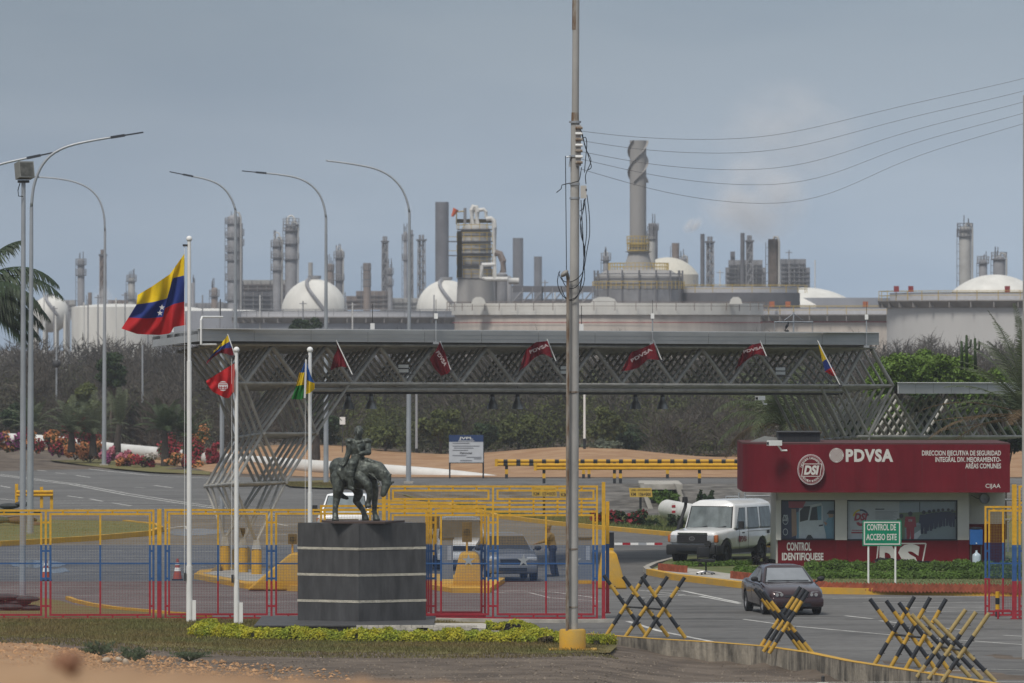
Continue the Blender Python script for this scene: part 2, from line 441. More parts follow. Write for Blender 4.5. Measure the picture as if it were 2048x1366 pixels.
# worn asphalt: fine grain, blotches and dark drip stains over the base tone
t = M_asph.node_tree; bs = t.nodes['Principled BSDF']; base_l = bs.inputs['Base Color'].links[0].from_socket; ge = [n for n in t.nodes if n.type == 'NEW_GEOMETRY'][0]
for sc_, lo_v, hi_v, f0_, f1_, st_ in ((2.6, .78, 1.12, .3, .7, (1, 1, 1)), (.55, .66, 1.0, .36, .50, (.5, 1.6, 1)), (30, .85, 1.12, .3, .7, (1, 1, 1))):
    mpa = t.nodes.new('ShaderNodeMapping'); mpa.inputs['Scale'].default_value = st_; n_ = t.nodes.new('ShaderNodeTexNoise'); n_.inputs['Scale'].default_value = sc_; n_.inputs['Detail'].default_value = 9; mr_ = t.nodes.new('ShaderNodeMapRange'); mr_.inputs['From Min'].default_value = f0_; mr_.inputs['From Max'].default_value = f1_; mr_.inputs['To Min'].default_value = lo_v; mr_.inputs['To Max'].default_value = hi_v
    mu_ = t.nodes.new('ShaderNodeVectorMath'); mu_.operation = 'SCALE'; t.links.new(ge.outputs['Position'], mpa.inputs['Vector']); t.links.new(mpa.outputs['Vector'], n_.inputs['Vector']); t.links.new(n_.outputs['Fac'], mr_.inputs['Value']); t.links.new(mr_.outputs['Result'], mu_.inputs['Scale']); t.links.new(base_l, mu_.inputs[0]); base_l = mu_.outputs['Vector']
t.links.new(base_l, bs.inputs['Base Color'])
M_wet = mat('standing_water', (.05, .052, .055), .12, var=.2, scale=2, spec=.6)
for k, pl in enumerate(([(20, 1126), (60, 1120), (110, 1123), (138, 1128), (118, 1134), (60, 1136), (25, 1133)], [(330, 1068), (345, 1060), (400, 1057), (470, 1062), (440, 1068), (370, 1073)], [(95, 1140), (130, 1136), (140, 1144), (105, 1147)])): sheet('puddle', ragged(pl, .8, 8, k), M_wet, .012)
DIRT = sheet('dirt_bank', [(640, 955), (800, 955), (2700, 955), (2700, 898), (1500, 902), (900, 898), (640, 897), (420, 897), (200, 890), (0, 880), (-900, 870), (-900, 885), (0, 897), (200, 915), (420, 945)], M_dirt, 0.02, drape=6)
LAWN = sheet('lawn', ragged([(-1200, 1240), (330, 1240), (880, 1240), (1040, 1248), (1090, 1272), (1180, 1280), (1235, 1292), (1220, 1306), (900, 1308), (500, 1302), (330, 1296), (150, 1277), (-100, 1272), (-1200, 1268)]), M_lawn, 0.012)
ISL = sheet('median_lawn', [(-900, 1045), (0, 1045), (120, 1047), (250, 1050), (310, 1056), (322, 1062), (300, 1070), (180, 1080), (0, 1091), (-900, 1120)], M_lawng, 0.16)
VERGE = sheet('roadside_verge', [(-900, 902), (0, 912), (100, 922), (205, 936), (300, 945), (420, 951), (420, 942), (300, 930), (205, 918), (100, 905), (0, 898), (-900, 885)], M_lawn, 0.045)
SLOPE = sheet('embankment', [(770, 968.5), (1000, 968.5), (1300, 968.5), (1500, 968.5), (2700, 968.5), (2700, 984), (1500, 984), (1240, 984), (1000, 984), (770, 984)], M_rock, 0.03, drape=6)
TURF = sheet('ditch_grass', [(800, 984), (1000, 984), (1240, 984), (1500, 984), (2700, 984), (2700, 1140), (1700, 1108), (1500, 1086), (1380, 1072), (1210, 1056), (1114, 1047), (994, 1032), (950, 1020), (890, 1010)], M_lawng, 0.03, drape=6)
LAWN2 = sheet('booth_lawn', [(1302, 1147), (1330, 1132), (1365, 1118), (1700, 1112), (2700, 1112), (2700, 1195), (1964, 1189), (1800, 1187), (1640, 1185), (1482, 1173), (1349, 1157)], M_lawng, 0.15)
sheet('booth_paving', [(1304, 1148), (1340, 1140), (1380, 1146), (1470, 1158), (1640, 1180), (1640, 1184), (1482, 1172), (1349, 1156)], M_conc, 0.156)
LAYBY = sheet('left_shoulder_lawn', [(-900, 1190), (0, 1192), (75, 1196), (120, 1203), (150, 1212), (230, 1221), (330, 1229), (430, 1236), (330, 1241), (-900, 1241)], M_lawn, 0.03)
MEDIAN2 = sheet('lamp_island_grass', [(560, 968), (640, 964), (700, 966), (760, 973), (740, 980), (640, 979), (580, 976)], M_lawn, 0.1)

def kerb(name, path, m, width=0.18, z0=-0.02, z1=0.14, top=None):
    b = MB(); b.strip([G(*p) for p in path], width, z0, z1)
    o = b.obj(name, m, kind='structure', base=(0, 0, 0))
    if top:
        c = MB(); c.strip([G(*p) for p in path], width + 0.01, z1 + 0.001, z1 + 0.012); c.part('kerb_paint', top, o)
    return o
M_kerbold = mat('weathered_kerb', (0.10, 0.09, 0.075), 0.95, var=0, col2=(0.34, 0.30, 0.24), scale=1.3, bump=0.4, stretch=(2, 2, 0.6), detail=9)
kerb('kerb_along_road', near_kerb, M_kerbold, 0.22, -0.42, 0.13, M_yconc)
kerb('kerb_along_ditch', kerb_far, M_yconc, 0.22, -0.03, 0.17)
kerb('kerb_of_median', [(-900, 1123), (0, 1093), (180, 1082), (300, 1071.5), (322, 1063), (312, 1056.5), (250, 1049.5)], M_yconc, 0.2, -0.02, 0.2)
kerb('kerb_of_booth', [(1300, 1150), (1349, 1160), (1482, 1176), (1640, 1188), (1800, 1190), (1964, 1192), (2700, 1200)], M_yconc, 0.25, -0.02, 0.2)
kerb('kerb_of_booth', [(1300, 1149), (1292, 1143), (1310, 1134), (1366, 1119)], M_conc, 0.2, -0.02, 0.16)
kerb('kerb_of_shoulder', [(135, 1199), (150, 1205), (180, 1212), (230, 1220), (330, 1229), (420, 1236)], M_yconc, 0.14, -0.02, 0.1)
kerb('kerb_of_lawn', [(862, 1243), (1000, 1245), (1120, 1246), (1230, 1245)], M_conc, 0.25, -0.02, 0.1)

def mark(pts, wd=0.12):
    b = MB(); ps = [G(*p) for p in pts]
    for p0, p1 in zip(ps, ps[1:]):
        d = (p1 - p0); d.z = 0; n = Vector((-d.y, d.x, 0)).normalized() * wd / 2
        b.face([(p0 - n) + V((0, 0, 0.009)), (p1 - n) + V((0, 0, 0.009)), (p1 + n) + V((0, 0, 0.009)), (p0 + n) + V((0, 0, 0.009))])
    return b.part('lane_marking', M_mark, ROAD)
for y, a, b_ in ((1103, -60, 250), (1104, 330, 470), (1118, -60, 470), (1135, 335, 440), (1149, 30, 310), (1151, 330, 400), (1141, 336, 420), (1191, 140, 600), (1207, 150, 560), (1197, 1260, 1290)):
    mark([(a, y + R.uniform(-.5, .5)), (b_, y - 1.2)], 0.12)
for y in (1001, 1006, 1011, 1017, 1023, 1030):
    mark([(110 + (y - 1001) * 1.0, y + 1), (480 + (y - 1001) * 5, y - 2.5 + (y - 1001) * .25)], 0.13)
mark([(-40, 944), (40, 954), (150, 968), (260, 988), (390, 1008), (560, 1030)], 0.14); mark([(-40, 946.5), (40, 956.5), (140, 969), (250, 990), (380, 1010), (550, 1033)], 0.14)
mark([(-60, 908), (0, 917), (100, 928), (205, 941.5), (300, 951), (420, 957)], 0.16)
for a in ((-5, 930, 12, 931.5), (75, 940.5, 92, 942.5), (112, 946, 130, 947.5), (152, 951, 180, 955), (0, 972, 20, 975.5), (135, 992, 165, 996), (180, 998, 205, 1003), (225, 1006, 262, 1012), (308, 971, 345, 976), (270, 975, 290, 976), (0, 998, 60, 1003), (600, 1072, 660, 1078), (470, 1052, 640, 1049), (480, 1071, 690, 1066), (540, 1045, 575, 1052), (640, 1096, 700, 1100)):
    mark([(a[0], a[1]), (a[2], a[3])], 0.16)
mark([(330, 1058), (372, 1052), (375, 1060), (340, 1064)], 0.12)
for pts, wd in (([(1255, 1243), (1320, 1263), (1420, 1283), (1480, 1299)], .16), ([(1290, 1182), (1365, 1182), (1480, 1206)], .14), ([(1300, 1189), (1400, 1193), (1480, 1208)], .14), ([(1270, 1180), (1370, 1190), (1300, 1195)], .09),
                ([(1487, 1239), (1580, 1252), (1800, 1272), (2048, 1290)], .12), ([(1665, 1197), (1980, 1193)], .12), ([(1725, 1206), (1980, 1205)], .12), ([(1800, 1216), (1965, 1215)], .12), ([(1850, 1224), (1975, 1222)], .12),
                ([(1690, 1232), (1745, 1238)], .14), ([(1760, 1242), (1800, 1247)], .14), ([(1890, 1257), (1925, 1260)], .14), ([(2008, 1271), (2060, 1274)], .14), ([(1800, 1346), (1980, 1339), (2060, 1341)], .12), ([(1290, 1129), (1345, 1128)], .12), ([(1300, 1122), (1345, 1121)], .12),
                ([(990, 1183), (1060, 1186), (1100, 1196), (1200, 1203)], .1), ([(1000, 1181), (1110, 1185), (1190, 1196)], .1), ([(870, 1177), (1010, 1186)], .1), ([(1380, 1366), (2060, 1364)], .1)):
    mark(pts, wd)
M_crack = mat('expansion_joint', (0.03, 0.03, 0.03), 0.9, var=0)
b = MB(); b.strip([G(1225, 1238, 0.008), G(2200, 1238, 0.008)], 0.05, 0, 0.004); b.part('road_joint', M_crack, ROAD)

# brick / mulch edging of the booth lawn is built with the booth; grass blades ------------------------------------------------
def blades(name, polys, n, h, m, wdt=0.012, zoff=0.0, seed=3, **kw):
    rr = np.random.RandomState(seed); out = []
    for poly in polys:
        pts = np.array([[q.x, q.y] for q in (G(*p) for p in poly)]); lo, hi = pts.min(0), pts.max(0)
        c = rr.uniform(lo, hi, (n * 4, 2)); ins = np.zeros(len(c), bool); j = len(pts) - 1
        for i in range(len(pts)):
            cond = ((pts[i, 1] > c[:, 1]) != (pts[j, 1] > c[:, 1])) & (c[:, 0] < (pts[j, 0] - pts[i, 0]) * (c[:, 1] - pts[i, 1]) / (pts[j, 1] - pts[i, 1] + 1e-9) + pts[i, 0])
            ins ^= cond; j = i
        out.append(c[ins][:n])
    c = np.concatenate(out); k = len(c)
    z = np.array([gz(x, y) for x, y in c]) + zoff
    a = rr.uniform(0, 2 * PI, k); hh = h * rr.uniform(0.4, 1.25, k); dx, dy = np.cos(a) * wdt, np.sin(a) * wdt
    lean = rr.normal(0, 0.45, (k, 2)) * hh[:, None]
    v = np.empty((k, 3, 3), np.float32)
    v[:, 0] = np.stack([c[:, 0] - dx, c[:, 1] - dy, z], 1); v[:, 1] = np.stack([c[:, 0] + dx, c[:, 1] + dy, z], 1)
    v[:, 2] = np.stack([c[:, 0] + lean[:, 0], c[:, 1] + lean[:, 1], z + hh], 1)
    return np_obj(name, v.reshape(-1, 3), np.arange(k * 3).reshape(-1, 3), m, kind='stuff', **kw)
M_gdry = mat('dry_grass_blades', (0.18, 0.135, 0.055), 0.9, var=0, col2=(0.14, 0.135, 0.048), scale=0.35, island=0.4, trans=0.25, detail=8)
M_ggrn = mat('green_grass_blades', (0.10, 0.14, 0.04), 0.9, var=0, col2=(0.15, 0.15, 0.06), scale=0.6, island=0.4, trans=0.25)
blades('lawn_grass', [[(-200, 1240), (880, 1241), (1085, 1274), (1235, 1294), (1220, 1305), (900, 1307), (500, 1301), (150, 1277), (-200, 1270)]], 60000, 0.075, M_gdry, 0.011, 0.02, 3, label='short drying lawn grass before the striped fence and statue', cat='grass')
blades('sparse_grass', [[(-200, 1268), (150, 1276), (500, 1301), (900, 1307), (1220, 1305), (1240, 1312), (900, 1318), (480, 1314), (150, 1292), (-200, 1284)]], 9000, 0.07, M_gdry, 0.012, 0.0, 13, label='sparse grass thinning out onto the bare ground', cat='grass')
blades('median_grass', [[(-60, 1046), (250, 1051), (312, 1058), (290, 1069), (-60, 1092)], [(560, 968), (760, 973), (740, 980), (580, 976)]], 9000, 0.09, M_gdry, 0.014, 0.1, 4, label='patchy grass on the traffic islands behind the fence', cat='grass')
blades('booth_grass', [[(1600, 1176), (1600, 1150), (1700, 1120), (2300, 1120), (2300, 1192), (1800, 1184), (1640, 1180)]], 16000, 0.06, M_ggrn, 0.012, 0.15, 5, label='trimmed green lawn in front of the red guard booth', cat='grass')
blades('ditch_weeds', [[(900, 986), (1500, 986), (1500, 1084), (1210, 1055), (1000, 1032), (920, 1014)]], 26000, 0.22, M_ggrn, 0.02, 0.0, 6, label='rough green grass in the ditch below the far road', cat='grass')
# stones and rubble on the near ground -------------------------------------------------------------------------------------
def stones(name, spots, m, seed, **kw):
    rr = random.Random(seed); b = MB()
    for x, y, s in spots:
        z = gz(x, y); q = [V((rr.uniform(.6, 1) * s * a, rr.uniform(.6, 1) * s * c, rr.uniform(.5, .8) * s * d)) for a, c, d in ((1, 0, 0), (-1, 0, 0), (0, 1, 0), (0, -1, 0), (0, 0, 1), (0, 0, -.4))]
        rot = Matrix.Rotation(rr.uniform(0, 6.28), 3, 'Z'); b.add([rot @ p + V((x, y, z + s * .1)) for p in q], [(0, 2, 4), (2, 1, 4), (1, 3, 4), (3, 0, 4), (2, 0, 5), (1, 2, 5), (3, 1, 5), (0, 3, 5)])
    return b.obj(name, m, kind='stuff', base=(0, 0, 0), **kw)
sp = []
for _ in range(9000):
    px, py = R.uniform(-50, 2100), R.uniform(1296, 1372)
    p = G(px, py)
    if p.y < nkerbD(px) - 0.6: sp.append((p.x, p.y, 0.012 + 0.04 * R.random() ** 3))
stones('gravel', sp, mat('gravel_stone', (0.17, 0.14, 0.11), 0.95, var=0.3, scale=7, island=0.45), 5, label='small grey brown gravel strewn over the bare near ground', cat='gravel')
# orange rubble mound left, green weeds at its foot
b = MB(); nxm, nym = 60, 26; vs = []
for j in range(nym):
    for i in range(nxm):
        px = -140 + 440 * i / (nxm - 1); py = 1288 + 100 * j / (nym - 1); p = G(px, py)
        e = (1 - sstep(40, 290, px)) * sstep(1290, 1316, py)
        vs.append((p.x, p.y, gz(p.x, p.y) - 0.12 + 0.42 * e + 0.06 * R.random() * e))
b.add(vs, [(j * nxm + i, j * nxm + i + 1, (j + 1) * nxm + i + 1, (j + 1) * nxm + i) for j in range(nym - 1) for i in range(nxm - 1)])
b.obj('rubble_mound', M_dirt, kind='structure', base=(0, 0, 0), smooth='all')
sp2 = []
for _ in range(9000):
    px, py = R.uniform(-60, 700), 1292 + 70 * R.random()
    if R.random() > 1 - (px - 150) / 560 * 0.92 or py < 1291 + max(0, px - 60) * 0.085: continue
    p = G(px, py); sp2.append((p.x, p.y, 0.018 + 0.065 * R.random() ** 2))
rub = MB(); rr = random.Random(8)
for x, y, s in sp2:
    px = CX + x * F / y; py = HY + EYE * F / y; e = (1 - sstep(40, 290, px)) * sstep(1290, 1316, py)
    z = gz(x, y) + max(0.0, -0.12 + 0.42 * e)
    q = [V((rr.uniform(.6, 1) * s * a, rr.uniform(.6, 1) * s * c, rr.uniform(.5, .9) * s * d)) for a, c, d in ((1, 0, 0), (-1, 0, 0), (0, 1, 0), (0, -1, 0), (0, 0, 1), (0, 0, -.6))]
    rub.add([p + V((x, y, z + s * .2)) for p in q], [(0, 2, 4), (2, 1, 4), (1, 3, 4), (3, 0, 4), (2, 0, 5), (1, 2, 5), (3, 1, 5), (0, 3, 5)])
rub.obj('rubble', mat('orange_rubble', (0.36, 0.21, 0.11), 0.95, var=0.3, scale=6, island=0.4), kind='stuff', base=(0, 0, 0), label='loose orange rubble on the mound at the lower left', cat='rubble')
for k, (px, py, s, lb) in enumerate(((213, 1326, .14, 'pale rounded stone at the rubble edge, left of a pair'), (238, 1325, .11, 'pale rounded stone at the rubble edge, right of a pair'), (252, 1331, .10, 'small brown stone lying right of the pale pair'))):
    p = G(px, py); b = MB(); b.ball((p.x, p.y, gz(p.x, p.y) + .06), (s, s * .7, s * .62), 9, 6, Quaternion((0.9, 0.1, 0.3 * k, 0.2)))
    b.obj('field_stone', mat('pale_stone', (0.40, 0.33, 0.25), 0.9, var=0.2, scale=6), lb, 'stone', 'stones at the rubble edge', smooth='all')
# blurred earth bank right below the camera ---------------------------------------------------------------------------------
vs = []; nxm, nym = 90, 24
prof = [(-200, 1326), (0, 1332), (90, 1326), (130, 1338), (180, 1342), (260, 1345), (330, 1351), (420, 1355), (520, 1366), (640, 1370), (760, 1373), (840, 1380), (1000, 1382), (1300, 1407), (2300, 1472)]
def profy(px):
    for (a, ya), (c, yc) in zip(prof, prof[1:]):
        if a <= px <= c: return ya + (yc - ya) * (px - a) / (c - a)
    return prof[-1][1]
for j in range(nym):
    for i in range(nxm):
        px = -190 + 2440 * i / (nxm - 1); D = 22.0
        crest = P(px, profy(px) + 7 + 4 * math.sin(px * .05), D)
        t = j / (nym - 1) * 2 - 1            # -1 near side .. +1 far side
        z = crest.z - 0.16 * t * t - 2.6 * abs(t) ** 3 + 0.012 * R.uniform(-1, 1)
        vs.append((crest.x, D + t * 5, z))
b = MB(); b.add(vs, [(j * nxm + i, j * nxm + i + 1, (j + 1) * nxm + i + 1, (j + 1) * nxm + i) for j in range(nym - 1) for i in range(nxm - 1)])
bank = b.obj('earth_bank', M_dirt, kind='structure', base=(0, 0, 0), smooth='all')
p = P(133, 1328, 22.0); b = MB(); b.ball(p, (0.045, 0.05, 0.042), 12, 8); b.ball(p + V((.02, .01, .012)), (0.032, 0.03, 0.03), 10, 7); b.ball(p + V((-.02, -.01, -.012)), (0.035, 0.03, 0.03), 10, 7)
b.obj('earth_clod', mat('clod', (0.27, 0.14, 0.085), 0.95, var=0.3, scale=30, bump=0.5), 'out-of-focus reddish clod of earth on the nearest bank', 'clod', smooth='all')
# ================================================================== TRICOLOUR FENCE AND GATES
FD = 195.0
zb1, zb2 = EYE - (1163 - HY) * FD / F, EYE - (1090 - HY) * FD / F
M_tri = banded('tricolour_paint', 'Z', [(0.0, RED), (zb1, BLU), (zb2, YEL), (3.95, (0.16, 0.02, 0.02))], 0.5)
M_triw = banded('tricolour_wire', 'Z', [(0.0, (.17, .012, .02)), (zb1, (.018, .06, .16)), (zb2, (.30, .17, .015)), (3.95, BLK)], 0.6)
def fv(a, x0, x1, y0, y1, d, name, parent, D=FD):
    """upright or level bar given in picture columns/rows of the fence plane"""
    return bar(P(x0, y0, D) - V((0, d / 2, 0)), P(x1, y1, D) + V((0, d / 2, 0)), M_tri, name, parent)
def wire_mesh(x0, x1, y0, y1, parent, D=FD, pitch=0.043, wd=0.0056):
    a, c = P(x0, y0, D), P(x1, y1, D); b = MB(); n = int((c.x - a.x) / pitch)
    for i in range(1, n):
        x = a.x + (c.x - a.x) * i / n; b.bb((x - wd / 2, D - .003, c.z), (x + wd / 2, D + .003, a.z))
    n = int((a.z - c.z) / pitch)
    for i in range(1, n):
        z = c.z + (a.z - c.z) * i / n; b.bb((a.x, D - .0045, z - wd / 2), (c.x, D + .0015, z + wd / 2))
    o = b.part('wire_mesh', M_triw, parent); o['kind'] = 'stuff'; return o
def leaf(label, x0, xc, x1, y0, y1, mids, D=FD, name='fence_panel', group=None, t=4.2, inset=9.3, stars=(), mesh=True):
    """double-framed steel leaf: outer frame x0..x1, middle upright xc, two meshed inner frames"""
    o = thing(name, label, 'fence panel', P((x0 + x1) / 2, y1, D), group=group)
    h = t / 2
    for x in (x0 + h, xc, x1 - h): fv(0, x - h, x + h, y0, y1, 0.066, 'upright', o, D)
    fv(0, x0, x1, y0, y0 + t, 0.06, 'rail', o, D); fv(0, x0, x1, y1 - t, y1, 0.06, 'rail', o, D)
    for (a, c), md in zip(((x0 + inset, xc - inset), (xc + inset, x1 - inset)), mids):
        ya, yc = y0 + inset, y1 - inset
        fv(0, a - h, a + h, ya - h, yc + h, 0.05, 'frame_bar', o, D); fv(0, c - h, c + h, ya - h, yc + h, 0.05, 'frame_bar', o, D)
        fv(0, a, c, ya - h, ya + h, 0.044, 'frame_bar', o, D); fv(0, a, c, yc - h, yc + h, 0.044, 'frame_bar', o, D)
        fv(0, md - h * .9, md + h * .9, ya, yc, 0.038, 'mullion', o, D)
        ym = 1127; fv(0, a, c, ym - 1.5, ym + 1.5, 0.03, 'mid_rail', o, D)
        for k in range(4):
            xx = a + (c - a) * (k + .5) / 4
            fv(0, xx - 2, xx + 2, y0 + t - .2, ya - h + .2, 0.03, 'spacer', o, D); fv(0, xx - 2, xx + 2, yc + h - .2, y1 - t + .2, 0.03, 'spacer', o, D)
        for yy in (1045, 1102, 1157, 1212):
            fv(0, min(a, x0) if a < xc else xc + h, a - h + .2, yy - 2, yy + 2, 0.032, 'spacer', o, D); fv(0, c + h - .2, xc - h if c < xc else x1 - t, yy - 2, yy + 2, 0.032, 'spacer', o, D)
        if mesh: wire_mesh(a + h, c - h, ya + h, yc - h, o, D)
    for sx, sy in stars:
        b = MB(); cpt = P(sx, sy, D); pts = []
        for k in range(10):
            r = (13.5 if k % 2 == 0 else 5) * D / F; an = PI / 2 + k * PI / 5; pts.append(cpt + V((r * math.cos(an), 0, r * math.sin(an))))
        b.prism(pts, (0, -0.045, 0), (0, -0.038, 0)); b.part('star', M_galv, o)
    return o
leaf('yellow blue and red mesh fence panel cut by the left picture edge', -125, 91.6, 309, 1019, 1239, (-14, 200.6))
leaf('yellow blue and red mesh fence panel behind the two left flagpoles', 329, 543, 757, 1018, 1238, (436, 649))
def gpost(x0, x1, y0, y1, label, D=FD, cap=True, d=0.16):
    o = thing('gate_post', label, 'post', P((x0 + x1) / 2, y1, D), group='gate posts')
    fv(0, x0, x1, y0, y1, d, 'shaft', o, D); fv(0, x0 - 2.5, x1 + 2.5, y1 - 2, y1 + .6, d + .1, 'base_plate', o, D); return o
gpost(314.5, 323, 1018, 1241, 'thick yellow blue red post between the two left fence panels')
gpost(764, 771.5, 985, 1240, 'thick yellow blue red post right behind the bronze horse')
gpost(1203.5, 1210.5, 964, 1238.5, 'tall slim yellow blue red post with dark cap beside the concrete utility pole', d=0.12)
gpost(1211.5, 1218.5, 1003, 1226, 'shorter yellow blue red gate stop post right of the tall capped one', FD + 0.9, d=0.12)
GATE = leaf('wide yellow blue red sliding gate with white stars beside the statue', 776, 986, 1196, 1021, 1238, (882, 1092), name='sliding_gate', stars=((937, 1121), (1047, 1121), (1150, 1121)))
for x in (778, 986, 1194): fv(0, x - 2, x + 2, 971, 1021, 0.064, 'upright', GATE)
for y in (971, 1003.5, 1012): fv(0, 776, 1196, y, y + 4, 0.06 if y != 1012 else 0.054, 'rail', GATE)
for a, c in ((786, 977), (995, 1187)):
    for y in (979, 996): fv(0, a, c, y, y + 4, 0.044, 'frame_bar', GATE)
    for x in (a, c): fv(0, x - 2, x + 2, 979, 1000, 0.05, 'frame_bar', GATE)
    wire_mesh(a + 2, c - 2, 983, 996, GATE)
    for k in range(4):
        xx = a + (c - a) * (k + .5) / 4
        for y in (974.8, 999.8, 1007.3, 1015.8): fv(0, xx - 2, xx + 2, y, y + 5, 0.03, 'spacer', GATE)
leaf('second tricolour gate leaf slid behind the starred sliding gate', 640, 862, 972, 1010, 1234, (740, 857), FD + 1.1, name='sliding_gate', mesh=False)
gpost(2024, 2033, 969, 1238, 'thick yellow blue red gate post at the right picture edge')
leaf('narrow tricolour gate leaf left of the thick post at the right edge', 1969, 2060, 2140, 1012, 1232, (2006, 2100), FD + 2.2, name='swing_gate', t=4.0)
o = leaf('tricolour gate leaf running out of the right picture edge', 2037, 2250, 2460, 1021, 1238, (2140, 2360), name='sliding_gate')
for x in (2039, 2250): fv(0, x - 2, x + 2, 971, 1021, 0.064, 'upright', o)
for y in (971, 1003.5, 1012): fv(0, 2037, 2460, y, y + 4, 0.06 if y != 1012 else 0.054, 'rail', o)
fv(0, 2047, 2240, 980, 984, 0.044, 'frame_bar', o); fv(0, 2047, 2240, 996, 1000, 0.044, 'frame_bar', o); fv(0, 2045, 2049, 980, 1000, .05, 'frame_bar', o)
o = thing('gate_rail_foot', 'red steel foot under the narrow gate at the right edge', 'foot', P(1996, 1238, FD)); fv(0, 1994, 1998, 1222, 1240, .1, 'leg', o); fv(0, 1990, 2020, 1219, 1223, .08, 'beam', o)

# ================================================================== SPACE-FRAME CANOPY OVER THE GATE
def cD(px): return 226 + (px - 513) * 26.0 / 1227
LV = V((-0.236, 1.25, -0.045))
def C(px, py, k=0.0): return P(px, py, cD(px)) + LV * k
def CF(px, py, k=0.0): return P(px, py, cD(px) + 1.25 * k)
CAN = thing('gate_canopy', 'long grey tubular space-frame canopy spanning the refinery entrance', 'canopy', V((-6, 230, 0)))
NL = 7; BAY = 107.4
def topy(px): return 658 + (px - 395) * 8.0 / 1363
# roof deck with fascia
NS = 12; f0 = [395 + (1758 - 395) * i / NS for i in range(NS + 1)]
b = MB()
fr = [CF(x, topy(x), -0.9) for x in f0]; bk = [C(x, topy(x), NL + 0.6) for x in f0]
for i in range(NS):
    a, c, d, e = fr[i], fr[i + 1], bk[i + 1], bk[i]; dn = V((0, 0, 0.12))
    b.prism([a + V((0, .05, -.06)), c + V((0, .05, -.06)), d + V((0, 0, -.06)), e + V((0, 0, -.06))], (0, 0, 0), (0, 0, -0.1))
ROOF = b.part('roof_deck', mat('roof_underside', (0.05, 0.05, 0.048), 0.8, var=.2), CAN)
for i in range(NS):
    x0, x1 = f0[i] + .25, f0[i + 1] - .25
    b = MB(); q = [CF(x0, topy(x0), -.9), CF(x1, topy(x1), -.9), CF(x1, topy(x1) + 24, -.9), CF(x0, topy(x0) + 24, -.9)]
    b.prism(q, (0, 0, 0), (0, .06, 0)); fp = b.part('fascia_panel', M_fascia, CAN)
    for k in (8.5, 16.5):
        s = MB(); q = [CF(x0, topy(x0) + k, -.9), CF(x1, topy(x1) + k, -.9), CF(x1, topy(x1) + k + .7, -.9), CF(x0, topy(x0) + k + .7, -.9)]
        s.prism(q, (0, -.006, 0), (0, .01, 0)); s.part('seam', M_galv, fp)
q = [CF(395, 658, -.95), CF(1758, 666, -.95), CF(1758, 664.6, -.95), CF(395, 656.6, -.95)]
b = MB(); b.prism(q, (0, -.03, 0), (0, .3, 0)); b.part('edge_cap', M_white, CAN)
# left end fascia, receding
e0, e1 = CF(395, 658, -.9), C(395, 658, NL + .6)
e1 = P(305, 670, cD(395) + 7.5); hh = 24.5 * cD(395) / F
for i in range(6):
    a = e0.lerp(e1, i / 6 + .003); c = e0.lerp(e1, (i + 1) / 6 - .003)
    b = MB(); b.prism([a, c, c - V((0, 0, hh)), a - V((0, 0, hh))], (0, 0, 0), (.06, 0, 0)); b.part('fascia_panel', M_fascia, CAN)
b = MB(); b.prism([e0, e1, bk[0]], (0, 0, -.06), (0, 0, -.16)); b.part('roof_corner', MATS['roof_underside'], CAN)
b = MB(); r0, r1 = CF(1758, 666, -.9), C(1758, 666, NL + .6); b.prism([r0, r1, r1 - V((0, 0, hh)), r0 - V((0, 0, hh))], (0, 0, 0), (-.06, 0, 0)); b.part('fascia_panel', M_fascia, CAN)
# main span struts
TR = 0.052
def ctop(px): return topy(px) + 33
def cbot(px): return 766 + (px - 490) * 5.0 / 1200
for k in range(NL):
    for i in range(12):
        xb = 490 + BAY * i; xt = xb + BAY / 2; xn = xb + BAY
        if i == 11: xb, xt, xn = 1686, 1724, 1785
        if i == 10: xn = 1686
        tr = 0.074 if k == 0 else 0.046
        rod(C(xb, cbot(xb), k), C(xt, ctop(xt), k), tr, M_tube, 'strut', CAN)
        xt2 = xt if i < 11 else 1743
        rod(C(xt2, ctop(xt2), k), C(xn, cbot(xn), k), tr, M_tube, 'strut', CAN)
    rod(C(468, cbot(468), k), C(1787, cbot(1787), k), TR * .95, M_tube, 'bottom_chord', CAN)
    rod(C(420, ctop(420) - 3, k), C(1750, ctop(1750) - 3, k), TR * .95, M_tube, 'top_chord', CAN)
    rod(C(435, ctop(435), k), C(490, cbot(490), k), TR, M_tube, 'strut', CAN)
for i in range(13):
    xb = 490 + BAY * i if i < 11 else (1686, 1785)[i - 11]
    rod(C(xb, cbot(xb), 0), C(xb, cbot(xb), NL - 1), TR * .9, M_tube, 'cross_chord', CAN)
for xb in (544, 758, 973, 1188, 1402, 1617):
    rod(C(xb, ctop(xb) - 3, 0), C(xb, ctop(xb) - 3, NL - 1), TR * .9, M_tube, 'cross_chord', CAN)
rod(C(640, 783, 1), C(1700, 786, 1), .045, M_dark, 'cable_conduit', CAN); rod(C(600, 778, .5), C(1690, 781, .5), .07, M_tube, 'gutter_pipe', CAN)
